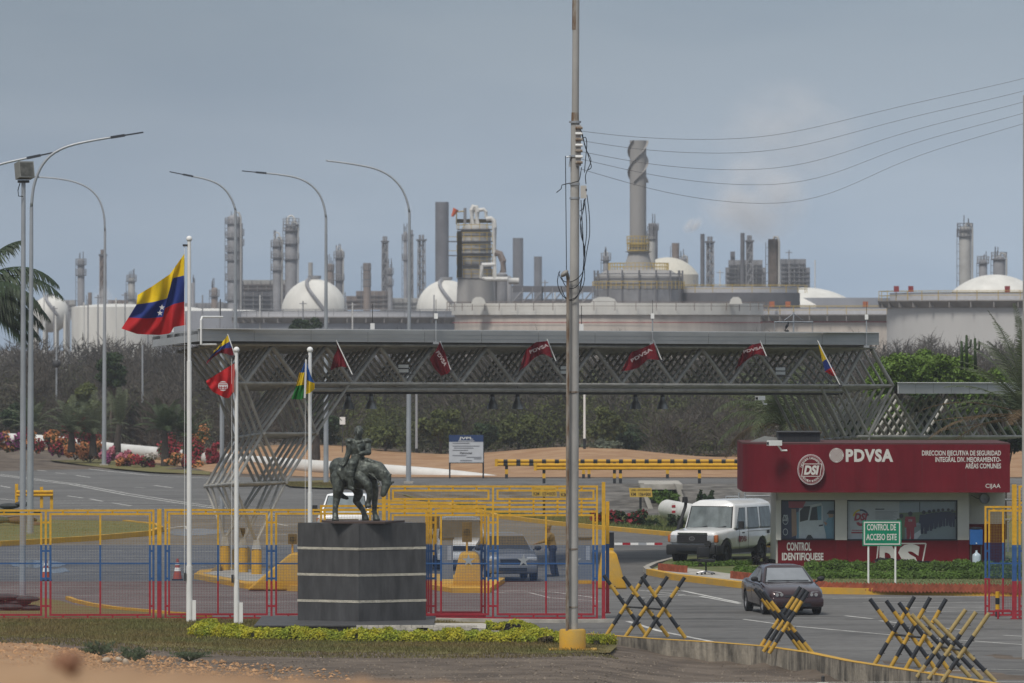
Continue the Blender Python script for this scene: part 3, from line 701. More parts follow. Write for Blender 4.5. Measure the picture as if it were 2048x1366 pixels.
# left support: V struts, level by level, on three yellow feet
LS = 6
feetp = [(513, 1084), (486, 1081), (450, 1077)]; footD = [226, 228, 230]
FT = [P(x, y, d) for (x, y), d in zip(feetp, footD)]
for k in range(LS):
    L3 = [C(489, 768, k), C(597, 769, k), C(697, 770, k)]; L2 = [C(526, 867, k), C(632, 867, k)]; L1 = [C(468, 967, k), C(571, 965, k)]
    for a, c in ((L3[0], L2[0]), (L3[1], L2[0]), (L3[1], L2[1]), (L3[2], L2[1]), (L2[0], L1[0]), (L2[0], L1[1]), (L2[1], L1[1])):
        rod(a, c, TR * .95, M_tube, 'strut', CAN)
    ft = FT[k // 2]; rod(L1[0], ft + V((-.03, 0, .05)), TR * .9, M_tube, 'strut', CAN); rod(L1[1], ft + V((.03, 0, .05)), TR * .9, M_tube, 'strut', CAN)
    rod(L2[0], L2[1], TR * .85, M_tube, 'level_chord', CAN); rod(L1[0], L1[1], TR * .85, M_tube, 'level_chord', CAN)
for px, py in ((526, 867), (632, 867), (468, 967), (571, 965)):
    rod(C(px, py, -.25), C(px, py, LS - .8), TR * .9, M_tube, 'cross_chord', CAN)
    for k in range(LS):
        b = MB(); b.ball(C(px, py, k), .085, 8, 6); b.part('node', M_tube, CAN, smooth='all')
for ft in FT:
    b = MB(); b.box(ft + V((0, 0, -.08)), (.3, .3, .3), taper=.55); b.part('foot_shoe', M_tube, CAN)
    b = MB(); b.lathe([(0, ft.z - .24), (.165, ft.z - .24), (.17, ft.z - .3), (.17, .1), (.21, .1), (.21, .02)], (ft.x, ft.y, 0), 20); b.part('pier', M_yellow, CAN, smooth=True)
pa = P(444, 690, 244); rod(V((pa.x, 244, 0)), pa, .08, M_galv, 'column', CAN)
# right support over the guard booth
for k in range(NL):
    N0 = C(1737, 871, k)
    for a in ((1686, cbot(1686)), (1785, cbot(1785))): rod(C(a[0], a[1], k), N0, TR, M_tube, 'strut', CAN)
    rod(C(1640, cbot(1640), k), C(1690, 871, k), TR, M_tube, 'strut', CAN)
    rod(N0, V((N0.x, N0.y, 0)), .06, M_tube, 'stub_post', CAN)
rod(C(1722, 873, 0), C(1722, 873, NL - 1), TR, M_tube, 'cross_chord', CAN)

# lower canopy beside it
CAN2 = thing('side_canopy', 'lower grey space-frame canopy behind the palm at right', 'canopy', V((16, 256, 0)))
b = MB(); fx = [(1795 + 36 * i) for i in range(8)]
for i in range(7):
    x0, x1 = fx[i] + .2, fx[i + 1] - .2; bb_ = MB(); bb_.prism([CF(x0, 766, -.9), CF(x1, 766.5, -.9), CF(x1, 787.5, -.9), CF(x0, 787, -.9)], (0, 0, 0), (0, .06, 0)); bb_.part('fascia_panel', M_fascia, CAN2)
b.prism([CF(1795, 768, -.85), CF(2047, 768.5, -.85), CF(2047, 768.5, NL), CF(1795, 768, NL)], (0, 0, 0), (0, 0, -.12)); b.part('roof_deck', MATS['roof_underside'], CAN2)
b = MB(); b.prism([CF(1795, 766, -.9), CF(1795, 766, NL), CF(1795, 787, NL), CF(1795, 787, -.9)], (0, 0, 0), (.05, 0, 0)); b.part('fascia_panel', M_fascia, CAN2)
b = MB(); b.prism([CF(1795, 766, -.95), CF(2047, 766.5, -.95), CF(2047, 765, -.95), CF(1795, 764.5, -.95)], (0, -.02, 0), (0, .25, 0)); b.part('edge_cap', M_white, CAN2)
for k in range(NL):
    for i in range(3):
        xb = 1737 + 104 * i
        rod(C(xb, 872, k), C(xb + 52, 789, k), TR, M_tube, 'strut', CAN2); rod(C(xb + 52, 789, k), C(xb + 104, 872, k), TR, M_tube, 'strut', CAN2)
    rod(C(1715, 873, k), C(2050, 873, k), TR, M_tube, 'bottom_chord', CAN2)
# hanging high-bay lamps under the canopy
def highbay(px, py, k, label):
    p = CF(px, py, k); o = thing('bay_lamp', label, 'lamp', p, group='bell lamps under the canopy')
    b = MB(); b.lathe([(.03, .42), (.08, .42), (.09, .30), (.11, .26), (.16, .16), (.19, .04), (.20, 0), (.185, 0), (.17, .06), (.1, .24)], p, 18)
    b.part('reflector', mat('lamp_aluminium', (.22, .22, .21), .35, .8, .2, 6), o, smooth=True)
    c = MB(); c.cyl(p + V((0, 0, .42)), p + V((0, 0, .55)), .07, .06, 10); c.part('ballast', M_dark, o); c = MB(); c.cyl(p + V((0, 0, .55)), p + V((0, 0, .80)), .012, .012, 6); c.part('hanger', M_dark, o)
for px, lb in ((697, 'leftmost bell lamp hanging under the canopy'), (742, 'second bell lamp from the left under the canopy'), (985, 'third bell lamp from the left under the canopy'), (1035, 'bell lamp under the canopy just left of the utility pole'), (1271, 'bell lamp under the canopy, left of the pair right of the pole'), (1325, 'rightmost bell lamp hanging under the canopy')):
    highbay(px, 818, 2.5 if px in (697, 985, 1271) else 1.0, lb)
def flood(px, py, label):
    p = CF(px, py, -.2); o = thing('flood_lamp', label, 'lamp', p + V((0, 0, -.2)), group='twin-bar floodlights on the canopy')
    bar(p + V((-.19, -.03, -.16)), p + V((.19, .07, .16)), M_dark, 'housing', o)
    for dz in (-.075, .075): bar(p + V((-.17, -.036, dz - .055)), p + V((.17, -.031, dz + .055)), mat('lamp_glass', (.62, .64, .62), .25, var=.05), 'lamp_tube', o)
    bar(p + V((-.34, .0, -.20)), p + V((.34, .05, -.18)), M_dark, 'bracket', o)
flood(807, 737, 'twin-bar floodlight on the canopy between the red flags left of the pole'); flood(1131, 740, 'twin-bar floodlight on the canopy half hidden by the utility pole'); flood(1561, 742, 'twin-bar floodlight at the right end of the canopy')
def mast(px, y0, y1, label, k=-.9, arm=True):
    a = CF(px, y1, k - .1); z = CF(px, y0, k - .1); o = thing('roof_mast', label, 'mast', a, group='thin masts on the canopy edge')
    rod(a, z, .022, M_galv, 'pole', o); rod(z, z + V((0, 0, .55)), .008, M_dark, 'aerial', o); b = MB(); b.box(z, (.12, .12, .18)); b.part('clamp', M_white, o); b = MB(); b.box(a, (.2, .16, .08)); b.part('foot', M_galv, o)
mast(872, 632, 686, 'thin mast clamped to the canopy edge above the second red flag'); mast(1305, 632, 688, 'thin mast clamped to the canopy edge above the fourth red flag'); mast(1733, 634, 693, 'thin mast clamped to the right end of the canopy')
def aerial(px, y0, y1, label):
    a = CF(px, y1, .3); o = thing('roof_aerial', label, 'aerial', a, group='whip aerials on the canopy roof'); rod(a, CF(px, y0, .3), .012, M_dark, 'whip', o); b = MB(); b.box(a + V((0, 0, .12)), (.14, .1, .24)); b.part('base_box', M_white, o)
aerial(745, 608, 661, 'whip aerial standing on the canopy roof left of the middle'); aerial(1163, 612, 662, 'whip aerial on the canopy roof right beside the utility pole')
o = thing('roof_bracket', 'bent white pipe bracket at the left canopy corner', 'bracket', CF(402, 690, -1)); b = MB(); b.tube([CF(402, 689, -1), CF(402, 640, -1), CF(404, 634, -1), CF(445, 634, -1)], .035); b.part('pipe', M_white, o); rod(CF(441, 634, -1), CF(441, 598, -1), .012, M_dark, 'aerial', o); rod(CF(402, 689, -1), CF(432, 689, -1), .03, M_white, 'foot_pipe', o)
o = thing('roof_pipe', 'white pipe stub at the far left canopy edge', 'pipe', P(346, 690, 232)); b = MB(); b.tube([P(375, 692, 232), P(346, 692, 232), P(346, 640, 232)], .035); b.part('pipe', M_white, o)
# small frame with a perched bird on the roof
o = thing('roof_stand', 'slim pipe frame with slanting stays on the canopy roof', 'frame', CF(1587, 666, 1)); rod(CF(1587, 667, 1), CF(1587, 624, 1), .03, M_galv, 'post', o); rod(CF(1549, 644, 1), CF(1626, 644, 1), .025, M_galv, 'crossbar', o)
rod(CF(1587, 627, 1), CF(1568, 641, 1), .012, M_galv, 'stay', o); rod(CF(1587, 627, 1), CF(1606, 641, 1), .012, M_galv, 'stay', o); rod(CF(1549, 644, 1), CF(1549, 666, 1), .008, M_galv, 'leg', o); rod(CF(1625, 644, 1), CF(1625, 666, 1), .008, M_galv, 'leg', o)
p = CF(1574, 663, .5); b = MB(); b.ball(p + V((0, 0, .02)), (.09, .09, .03), 8, 5); b.ball(p + V((0, 0, .2)), (.05, .05, .11), 8, 6, Quaternion((.95, 0, .25, 0))); b.ball(p + V((.035, 0, .31)), .035, 8, 6); b.cyl(p + V((.06, 0, .31)), p + V((.1, 0, .3)), .012, .002, 6); b.cyl(p + V((-.03, 0, .12)), p + V((-.09, 0, .02)), .03, .01, 6); b.cyl(p + V((.01, 0, 0)), p + V((.01, 0, .1)), .01, .01, 5)
b.obj('bird', M_black, 'small dark bird perched on the canopy roof', 'bird', smooth='all')
# cameras
def cctv(p, yaw, label, sc=1.0):
    o = thing('security_camera', label, 'camera', p, yaw, group='security cameras'); b = MB(); b.box((0, -.12 * sc, 0), (.16 * sc, .42 * sc, .15 * sc)); b.part('housing', M_white, o, local=True)
    b = MB(); b.box((0, -.338 * sc, -.01), (.09 * sc, .02, .08 * sc)); b.part('lens', M_black, o, local=True); b = MB(); b.cyl((0, 0, -.07 * sc), (0, .12 * sc, -.22 * sc), .03, .03, 8); b.cyl((0, .12 * sc, -.22 * sc), (0, .3 * sc, -.22 * sc), .03, .03, 8); b.part('arm', M_white, o, local=True)
cctv(CF(1524, 796, -.5), math.radians(-35), 'white security camera hanging under the right part of the canopy')
cctv(P(1556, 886, 233.2), math.radians(-62), 'white security camera on the edge of the red booth fascia', 1.15)
# ================================================================== RED GUARD BOOTH
BD = 235.0; FDB = 233.7
M_bred = mat('booth_red', (0.125, 0.006, 0.013), 0.7, spec=.15, var=0.22, scale=1.6, bump=0.06, stretch=(1.6, 1.6, .35), detail=8)
M_bred2 = mat('booth_dark_red', (0.135, 0.007, 0.013), 0.7, spec=.15, var=0.14, scale=1.4)
M_bwhite = mat('booth_white_plaster', (0.62, 0.60, 0.56), 0.8, var=0.08, scale=1.2)
M_letter = mat('sign_white', (0.56, 0.55, 0.52), 0.6, var=0.05)
BO = thing('guard_booth', 'red and white guard booth with lettered curved red fascia', 'booth', V((P(1750, 0, BD).x, BD, 0)))
zt, zb = P(0, 889, FDB).z, P(0, 985, FDB).z
xl, xr = P(1487, 0, FDB).x, P(2020, 0, FDB).x
# fascia: rounded left corner in plan
rad = 1.25; plan = [(xr, FDB + 6.5), (xr, FDB)] + [(xl + rad - rad * math.sin(a), FDB + rad - rad * math.cos(a)) for a in [PI / 2 * i / 12 for i in range(13)]] + [(xl, FDB + 6.5)]
b = MB(); b.prism([V((x, y, 0)) for x, y in plan], (0, 0, zb), (0, 0, zt)); FAS = b.part('fascia', M_bred, BO, smooth=True)
b = MB(); b.prism([V((x, y, 0)) for x, y in plan], (0, 0, zt + .001), (0, 0, zt + .05)); b.part('coping', mat('coping_dark', (.08, .03, .03), .8), BO)
for px in (1580, 1668, 1756, 1844, 1932): bar(P(px, 889.5, FDB) + V((0, -.002, 0)), P(px + .5, 984.5, FDB) + V((0, .02, 0)), MATS['coping_dark'], 'panel_joint', BO)
def bx(px): return P(px, 0, BD).x
def bz(py): return P(0, py, BD).z
# walls
zs = bz(1080); ztop = zb - .002
wl, wr = bx(1556), bx(1937)
def wall(x0, x1, z0, z1, m, nm, d=.0, dep=.25): bar((x0, BD - d, z0), (x1, BD + dep, z1), m, nm, BO)
wall(wl, wr, 0, zs, M_bred2, 'lower_wall'); wall(wl, wr, bz(1000), ztop, M_bwhite, 'lintel', .02)
for a, c in ((1552, 1562), (1670, 1694), (1915, 1938)): wall(bx(a), bx(c), zs + .001, bz(1000) - .001, M_bwhite, 'pillar', .05)
for a, c in ((1672, 1694), (1915, 1938)): wall(bx(a), bx(c), 0, zs - .001, M_bred2, 'pillar_foot', .05)
bar((bx(1553), BD + .3, 0), (bx(1562), BD + 5.5, ztop), M_bwhite, 'side_wall', BO)
bar((bx(1938) + .02, BD + 1.2, 0), (bx(2015), BD + 1.4, ztop), M_bwhite, 'rear_wall', BO); bar((bx(1938) + .02, BD + 1.14, 0), (bx(2015), BD + 1.19, bz(1050)), M_bred2, 'rear_dado', BO)
bar((bx(1562), BD + 5.2, 0), (bx(2015), BD + 5.4, ztop), M_bwhite, 'back_wall', BO)
M_wframe = mat('window_frame_dark', (.02, .022, .03), .5, var=.1)
def pic(pts, m, parent, d, nm='print_shape'):
    b = MB(); b.face([P(x, y, BD) + V((0, .10 - d, 0)) for x, y in pts]); return b.part(nm, m, parent)
def pm(nm, c): return mat('print_' + nm, tuple(min(.8, q * 1.7) for q in c), .35, var=.06, scale=5, spec=.5)
p_sky, p_road, p_navy, p_dk, p_skin, p_redp, p_pale, p_bl, p_grn, p_yel = pm('sky', (.24, .27, .31)), pm('road', (.17, .20, .21)), pm('navy', (.02, .028, .06)), pm('dark', (.02, .025, .03)), pm('tan', (.25, .15, .10)), pm('red', (.26, .03, .045)), pm('pale', (.40, .41, .42)), pm('blue', (.10, .19, .25)), pm('green', (.12, .15, .09)), pm('yellow', (.45, .33, .03))
def window(x0, x1, y0, y1, lb):
    w_ = MB(); a, c = P(x0, y0, BD), P(x1, y1, BD); t = .045
    o = MB(); 
    for s in (((a.x, c.z), (c.x, c.z + t)), ((a.x, a.z - t), (c.x, a.z)), ((a.x, c.z + t), (a.x + t, a.z - t)), ((c.x - t, c.z + t), (c.x, a.z - t))):
        o.bb((s[0][0], BD - .02, s[0][1]), (s[1][0], BD + .12, s[1][1]))
    fr = o.part('window', M_wframe, BO); fr['label'] = lb; return fr
W1 = window(1561, 1671, 1000, 1080, 'dark framed window filled with a printed truck picture')
pic([(1563, 1002), (1669, 1002), (1669, 1078), (1563, 1078)], p_sky, W1, 0, 'poster')
for k, (m, pts) in enumerate(((p_navy, [(1563, 1002), (1600, 1002), (1592, 1078), (1563, 1078)]), (p_redp, [(1577, 1002), (1612, 1002), (1606, 1016), (1578, 1016)]), (p_skin, [(1583, 1018), (1592, 1018), (1596, 1070), (1584, 1074)]), (p_bl, [(1593, 1025), (1600, 1022), (1600, 1076), (1594, 1076)]),
        (p_pale, [(1598, 1020), (1612, 1012), (1643, 1006), (1646, 1014), (1646, 1050), (1652, 1056), (1652, 1077), (1598, 1077)]), (p_dk, [(1600, 1022), (1608, 1013), (1621, 1012), (1616, 1040), (1600, 1044)]), (p_dk, [(1624, 1015), (1643, 1011), (1643, 1040), (1619, 1041)]), (p_bl, [(1634, 1013), (1643, 1012), (1643, 1040), (1636, 1040)]), (p_dk, [(1638, 1050), (1646, 1049), (1646, 1052), (1638, 1053)]), (p_dk, [(1612, 1077), (1616, 1070), (1622, 1070), (1627, 1077)]),
        (p_bl, [(1648, 1052), (1656, 1036), (1666, 1030), (1669, 1034), (1669, 1078), (1654, 1078)]), (p_skin, [(1656, 1028), (1660, 1022), (1667, 1024), (1667, 1034), (1659, 1036)]), (p_dk, [(1653, 1028), (1659, 1021), (1668, 1021), (1669, 1028)]), (p_skin, [(1647, 1043), (1655, 1046), (1652, 1052)]))):
    pic(pts, m, W1, .004 + .002 * k)
def ring(cx, cy, r0, r1, a0, a1, m, parent, d, n=20, sx=1.0):
    b = MB(); vs = []
    for i in range(n + 1):
        a = a0 + (a1 - a0) * i / n
        for r in (r0, r1): vs.append(P(cx + r * sx * math.cos(a), cy - r * math.sin(a), BD) + V((0, .10 - d, 0)))
    b.add(vs, [(2 * i, 2 * i + 1, 2 * i + 3, 2 * i + 2) for i in range(n)]); return b.part('print_shape', m, parent)
ring(1571, 1040, 8.2, 9.6, 0, 2 * PI, p_pale, W1, .036, sx=.62)
text('DSI', P(1571, 1036, BD) + V((0, .06, 0)), .16, .22, p_pale, W1, 'print_letter', .03, .2)
ring(1571, 1064, 5.5, 7, 0, 2 * PI, p_pale, W1, .036, sx=.7)
W2 = window(1693, 1915, 1000, 1081, 'wide dark framed window filled with printed emblem and workers')
pic([(1695, 1002), (1799, 1002), (1799, 1079), (1695, 1079)], pm('paper', (.36, .36, .37)), W2, 0, 'poster'); pic([(1799, 1002), (1913, 1002), (1913, 1079), (1799, 1079)], p_sky, W2, 0, 'poster')
ring(1722, 1035, 13, 16.5, PI * .55, PI * .95, p_yel, W2, .006); ring(1722, 1035, 13, 16.5, PI * .08, PI * .55, p_navy, W2, .006); ring(1722, 1043, 4, 9.5, PI * 1.08, PI * 1.92, p_redp, W2, .006)
text('DSI', P(1722, 1034, BD) + V((0, .085, 0)), .46, .26, p_redp, W2, 'print_letter', .05, .25)
pic([(1704, 1060), (1738, 1060), (1738, 1061.5), (1704, 1061.5)], p_redp, W2, .006); pic([(1703, 1064), (1740, 1064), (1740, 1067), (1703, 1067)], p_redp, W2, .006)
pic([(1751, 1017.5), (1769, 1017.5), (1769, 1019.5), (1751, 1019.5)], p_dk, W2, .006)
for k in range(8): pic([(1751, 1023 + k * 2.3), (1796 - (k * 7) % 11, 1023 + k * 2.3), (1796 - (k * 7) % 11, 1023.9 + k * 2.3), (1751, 1023.9 + k * 2.3)], pm('textgrey', (.2, .2, .21)), W2, .006)
for k, (m, pts) in enumerate(((p_grn, [(1799, 1026), (1913, 1021), (1913, 1030), (1850, 1040), (1799, 1060)]), (p_road, [(1799, 1062), (1850, 1046), (1913, 1036), (1913, 1079), (1799, 1079)]), (p_pale, [(1820, 1074), (1852, 1052), (1856, 1052), (1834, 1079), (1820, 1079)]), (p_dk, [(1839, 1004), (1840.5, 1004), (1840.5, 1024), (1839, 1024)]))):
    pic(pts, m, W2, .004 + .002 * k)
def fig(x, y, h, m, mh, parent, d):
    w2 = h * .17
    pic([(x - w2, y - h * .80), (x + w2, y - h * .80), (x + w2 * 1.25, y - h * .45), (x + w2 * .8, y - h * .42), (x + w2 * .75, y), (x + w2 * .1, y), (x, y - h * .35), (x - w2 * .15, y), (x - w2 * .75, y), (x - w2 * .8, y - h * .42), (x - w2 * 1.25, y - h * .45)], m, parent, d)
    ring(x, y - h * .90, 0, h * .085, 0, 2 * PI, mh, parent, d + .001, 8)
fig(1803, 1079, 52, p_grn, p_dk, W2, .014); fig(1821, 1079, 57, p_redp, p_dk, W2, .018)
for k, (x, y, h) in enumerate(((1905, 1054, 36), (1897, 1052, 36), (1886, 1053, 37), (1877, 1055, 38), (1868, 1058, 40), (1859, 1062, 43), (1848, 1068, 48))): fig(x, y, h, p_navy, p_dk, W2, .014 + .002 * k)
text('DSI', P(1821, 1041, BD) + V((0, .075, 0)), .12, .07, p_pale, W2, 'print_letter', .03)
for wn, (x0, x1, y0, y1) in ((W1, (1563, 1669, 1002, 1078)), (W2, (1695, 1913, 1002, 1079))):
    gl = bpy.data.materials.get('poster_pane')
    if not gl:
        gl = bpy.data.materials.new('poster_pane'); gl.use_nodes = True; t = gl.node_tree; t.nodes.clear(); om = t.nodes.new('ShaderNodeOutputMaterial'); tr = t.nodes.new('ShaderNodeBsdfTransparent'); gs = t.nodes.new('ShaderNodeBsdfGlossy'); gs.inputs['Roughness'].default_value = .08
        ms = t.nodes.new('ShaderNodeMixShader'); fr_ = t.nodes.new('ShaderNodeFresnel'); fr_.inputs['IOR'].default_value = 1.5; tr.inputs['Color'].default_value = (.86, .9, .92, 1)
        t.links.new(fr_.outputs['Fac'], ms.inputs['Fac']); t.links.new(tr.outputs['BSDF'], ms.inputs[1]); t.links.new(gs.outputs['BSDF'], ms.inputs[2]); t.links.new(ms.outputs['Shader'], om.inputs['Surface'])
    b = MB(); b.face([P(x0, y0, BD), P(x1, y0, BD), P(x1, y1, BD), P(x0, y1, BD)]); pn = b.part('pane', gl, wn); pn.location.y += .01
# lettering on the lower wall
lw = BD - .006
def LT(body, px, py, wpx, hpx, D, m=M_letter, bold=.03, shear=0, nm='lettering', align='CENTER', spacing=1.0): return text(body, P(px, py, D), wpx * D / F, hpx * D / F, m, BO, nm, bold, shear, None, spacing, align)
LT('CONTROL', 1598, 1093, 49, 17, lw, bold=.035); LT('IDENTIFIQUESE', 1605.5, 1114.5, 83, 18, lw, bold=.035)
b = MB()
for a, c in (((1757, 1087), (1852, 1087)), ((1852, 1087), (1843, 1135)), ((1757, 1087), (1752, 1135))):
    p0, p1 = P(*a, lw), P(*c, lw); d = (p1 - p0).normalized(); n = V((-d.z, 0, d.x)) * .022
    b.face([p0 - n, p1 - n, p1 + n, p0 + n])
b.part('emblem_frame', M_letter, BO)
LT('D', 1776, 1119, 34, 62, lw, bold=.07); LT('S', 1816, 1117, 46, 58, lw, bold=.06, shear=.1)
# fascia lettering and emblems
ff = FDB - .006
LT('PDVSA', 1739, 911, 95, 26, ff, bold=.045, spacing=1.12)
LT('DIRECCION EJECUTIVA DE SEGURIDAD\nINTEGRAL DIV. MEJORAMIENTO-\nAREAS COMUNES', 1923, 919, 158, 36, ff, bold=.022, align='RIGHT')
LT('CIJAA', 1986, 973, 30, 11, ff, bold=.01)
def disc(px, py, r, D, y0, y1, m, parent, nm, sx=1.0, n=28):
    b = MB(); c = P(px, py, D); rr_ = r * D / F; b.prism([c + V((rr_ * sx * math.cos(2 * PI * i / n), 0, rr_ * math.sin(2 * PI * i / n))) for i in range(n)], (0, y0, 0), (0, y1, 0)); return b.part(nm, m, parent)
EMB = disc(1673, 910.5, 14.5, FDB, -.012, -.004, M_letter, BO, 'round_emblem')
b = MB(); c = P(1673, 910.5, FDB); u = FDB / F
for sg in (-1, 1):
    a = V((sg * 10.2, 0, 10.2)) * u; b_n = V((10.2, 0, -sg * 10.2))  .normalized() * .011
    b.face([c - a - b_n, c + a - b_n, c + a + b_n, c - a + b_n])
for k in (4.5, 8.5):
    for q in range(4):
        rot = Matrix.Rotation(q * PI / 2, 3, 'Y'); e = math.sqrt(max(0, 13.6 ** 2 - k * k)) * .0 + (14 - k)
        for sg in (-1, 1):
            p0 = rot @ V((0, 0, k)); p1 = rot @ V((sg * min(e, 9.5 - k * .25), 0, k + min(e, 9.5 - k * .25)))
            d = (p1 - p0).normalized(); n_ = V((-d.z, 0, d.x)) * .5
            b.face([c + (p0 - n_) * u, c + (p1 - n_) * u, c + (p1 + n_) * u, c + (p0 + n_) * u])
ln = b.part('emblem_line', M_bred, EMB); ln.location.y -= .016
SG = disc(1621.5, 939, 30.5, FDB, -.16, -.004, mat('sign_rim', (.50, .46, .46), .5), BO, 'round_sign', .88)
sf = FDB - .16
def sdisc(r, y, m, nm): 
    b = MB(); c = P(1621.5, 939, FDB); n = 32; b.face([c + V((r * FDB / F * .88 * math.cos(2 * PI * i / n), -.16 - y, r * FDB / F * math.sin(2 * PI * i / n))) for i in range(n)]); return b.part(nm, m, SG)
sdisc(29, .002, M_bred2, 'sign_face'); sdisc(28, .004, mat('sign_pink', (.50, .36, .36), .5), 'sign_face'); sdisc(27, .006, M_bred, 'sign_face')
b = MB(); pts = [(1602, 953), (1606, 927), (1644, 927), (1640, 953)]; b.face([P(x, y, FDB) + V((0, -.168, 0)) for x, y in pts]); b.part('sign_panel', M_letter, SG)
b = MB(); pts = [(1603.6, 951.6), (1607.2, 928.4), (1642.2, 928.4), (1638.8, 951.6)]; b.face([P(x, y, FDB) + V((0, -.170, 0)) for x, y in pts]); b.part('sign_panel', M_bred, SG)
text('DSI', P(1622.5, 940, FDB) + V((0, -.173, 0)), 31 * FDB / F, 19 * FDB / F, M_letter, SG, 'lettering', .05, .22)
def arc_text(body, r, a0, a1, flip):
    n = len(body)
    for i, ch in enumerate(body):
        if ch == ' ': continue
        a = a0 + (a1 - a0) * i / (n - 1); c = P(1621.5 + r * .88 * math.cos(a), 939 - r * math.sin(a), FDB) + V((0, -.17, 0)) - root_of(BO).location
        me = text_mesh(ch, M_letter, .01); o = bpy.data.objects.new('lettering', me); link(o, SG); o.location = c; o.rotation_euler = (0, -(a - PI / 2) if not flip else -(a + PI / 2), 0); o.scale = (2.4 * u, 1, 4.2 * u)
arc_text('Direccion Ejecutiva de', 22.8, math.radians(165), math.radians(18), False); arc_text('SEGURIDAD INTEGRAL', 23, math.radians(222), math.radians(318), True)
# roof clutter
o = thing('roof_tank_house', 'dark louvred plant box on the roof of the red booth', 'box', P(1610, 889, 236)); bar(P(1557, 865, 236), P(1640, 888.8, 236) + V((0, 2.0, 0)), mat('dark_louvre', (.028, .03, .034), .6), 'body', o); bar(P(1555, 863.5, 235.9), P(1642, 865, 235.9) + V((0, 2.2, 0)), M_dark, 'lid', o)
for k in range(7): bar(P(1566 + k * 11, 868, 235.97), P(1567 + k * 11, 887, 235.97), M_black, 'slat', o)
b = MB(); a, c = P(1490, 889, 236), P(1548, 868, 236); b.prism([P(1488, 888, 236), P(1560, 888, 236), P(1560, 876, 237), P(1530, 872, 238)], (0, 0, 0), (0, .3, 0)); b.obj('roof_flashing', mat('dull_sheet', (.16, .16, .15), .6, .2), 'slanting grey sheet on the left end of the booth roof', 'sheet')
# dish on the right, hanging from the fascia
o = thing('wall_fan', 'round grey wall fan under the right end of the fascia', 'fan', P(1970, 1010, BD + 1)); b = MB(); b.lathe([(0, 0), (.16, .02), (.2, .07), (.17, .1)], (0, 0, 0), 16); q = b.part('shroud', M_galv, o, smooth=True, local=True); q.rotation_euler = (math.radians(80), 0, .3); q.location = P(1968, 998, BD + 1) - o.location
b = MB(); b.tube([P(1942, 990, BD + 1), P(1955, 997, BD + 1), P(1963, 998, BD + 1)], .012, 6); b.part('arm', M_dark, o)
# water cask and bottle
o = thing('blue_cask', 'blue plastic water cask on a stand beside the booth', 'cask', P(1952, 1130, BD - .8)); c = P(1952, 1074, BD - .8); b = MB(); b.box(c, (.42, .4, .5)); b.part('tank', mat('blue_plastic', (.02, .10, .30), .4, var=.1), o); b = MB(); b.ball(c + V((0, 0, .29)), (.2, .18, .05), 12, 6); b.part('lid', M_black, o, smooth='all'); b = MB(); b.cyl(c + V((0, -.2, -.2)), c + V((0, -.27, -.2)), .02, .02, 8); b.part('tap', M_white, o)
for sx in (-.17, .17):
    for sy in (-.15, .15): rod(V((c.x + sx, c.y + sy, 0)), c + V((sx, sy, -.25)), .018, M_dark, 'leg', o)
p = P(1953, 1137, BD - 1.2); p.z = .15; b = MB(); b.lathe([(0, 0), (.14, 0), (.145, .05), (.145, .36), (.13, .42), (.05, .48), (.035, .5), (.035, .56), (0, .56)], p, 18); b.obj('water_bottle', mat('bottle_plastic', (.42, .50, .56), .15, var=.05, spec=.6), 'pale blue water cooler bottle standing right of the booth', 'bottle', base=p, smooth=True)
# brick edging of the booth lawn: one tilted brick after another
M_brick = mat('red_edging_brick', (0.26, 0.075, 0.04), 0.9, var=0.35, scale=5, island=.25)
EDG = thing('brick_edging', 'saw-tooth edging of red bricks along the booth lawn', 'edging', G(1750, 1168))
q = MB(); q.box((0, 0, 0), (.11, .10, .30)); brick_me = q.mesh('brick', M_brick)
paths = [[G(1319, 1144, .1), G(1374, 1149, .1)], [G(1464, 1160, .1), G(1600, 1174, .1), G(1650, 1181, .1), G(1800, 1184, .1), G(2000, 1186, .1), G(2080, 1187, .1)]]
acc = []
for p0, p1 in [z for path in paths for z in zip(path, path[1:])]:
    n = max(1, int((p1 - p0).length / .115))
    acc += [p0.lerp(p1, i / n) for i in range(n)]
for p in acc:
    o = bpy.data.objects.new('brick', brick_me); link(o, EDG); o.location = p + V((0, 0, .13 + R.uniform(-.01, .01))) - EDG.location
    o.rotation_euler = (R.uniform(-.05, .05), math.radians(38 if p.x > 9.2 else 4) + R.uniform(-.06, .06), R.uniform(-.05, .05))
# green road sign
o = thing('road_sign', 'green sign reading CONTROL DE ACCESO ESTE on two white posts', 'sign', G(1764, 1168, .15)); SD = gD(1168, .15)
M_sgreen = mat('sign_green', (0.0, 0.19, 0.10), .45, var=.06)
bar(P(1725, 1041, SD), P(1803, 1092, SD) + V((0, .02, 0)), M_sgreen, 'panel', o)
for a in ((1727.5, 1043.5, 1800.5, 1046), (1727.5, 1087, 1800.5, 1089.5), (1727.5, 1046, 1730, 1087), (1798, 1046, 1800.5, 1087)): bar(P(a[0], a[1], SD) + V((0, -.006, 0)), P(a[2], a[3], SD) + V((0, -.002, 0)), M_letter, 'border', o)
text('CONTROL DE', P(1763, 1054.5, SD) + V((0, -.006, 0)), 58 * SD / F, 13 * SD / F, M_letter, o, bold=.025); text('ACCESO ESTE', P(1763, 1074, SD) + V((0, -.006, 0)), 61 * SD / F, 13 * SD / F, M_letter, o, bold=.025)
for x in (1737, 1791): rod(V((P(x, 0, SD).x, SD + .05, .1)), P(x, 1045, SD) + V((0, .05, 0)), .03, M_white, 'post', o)
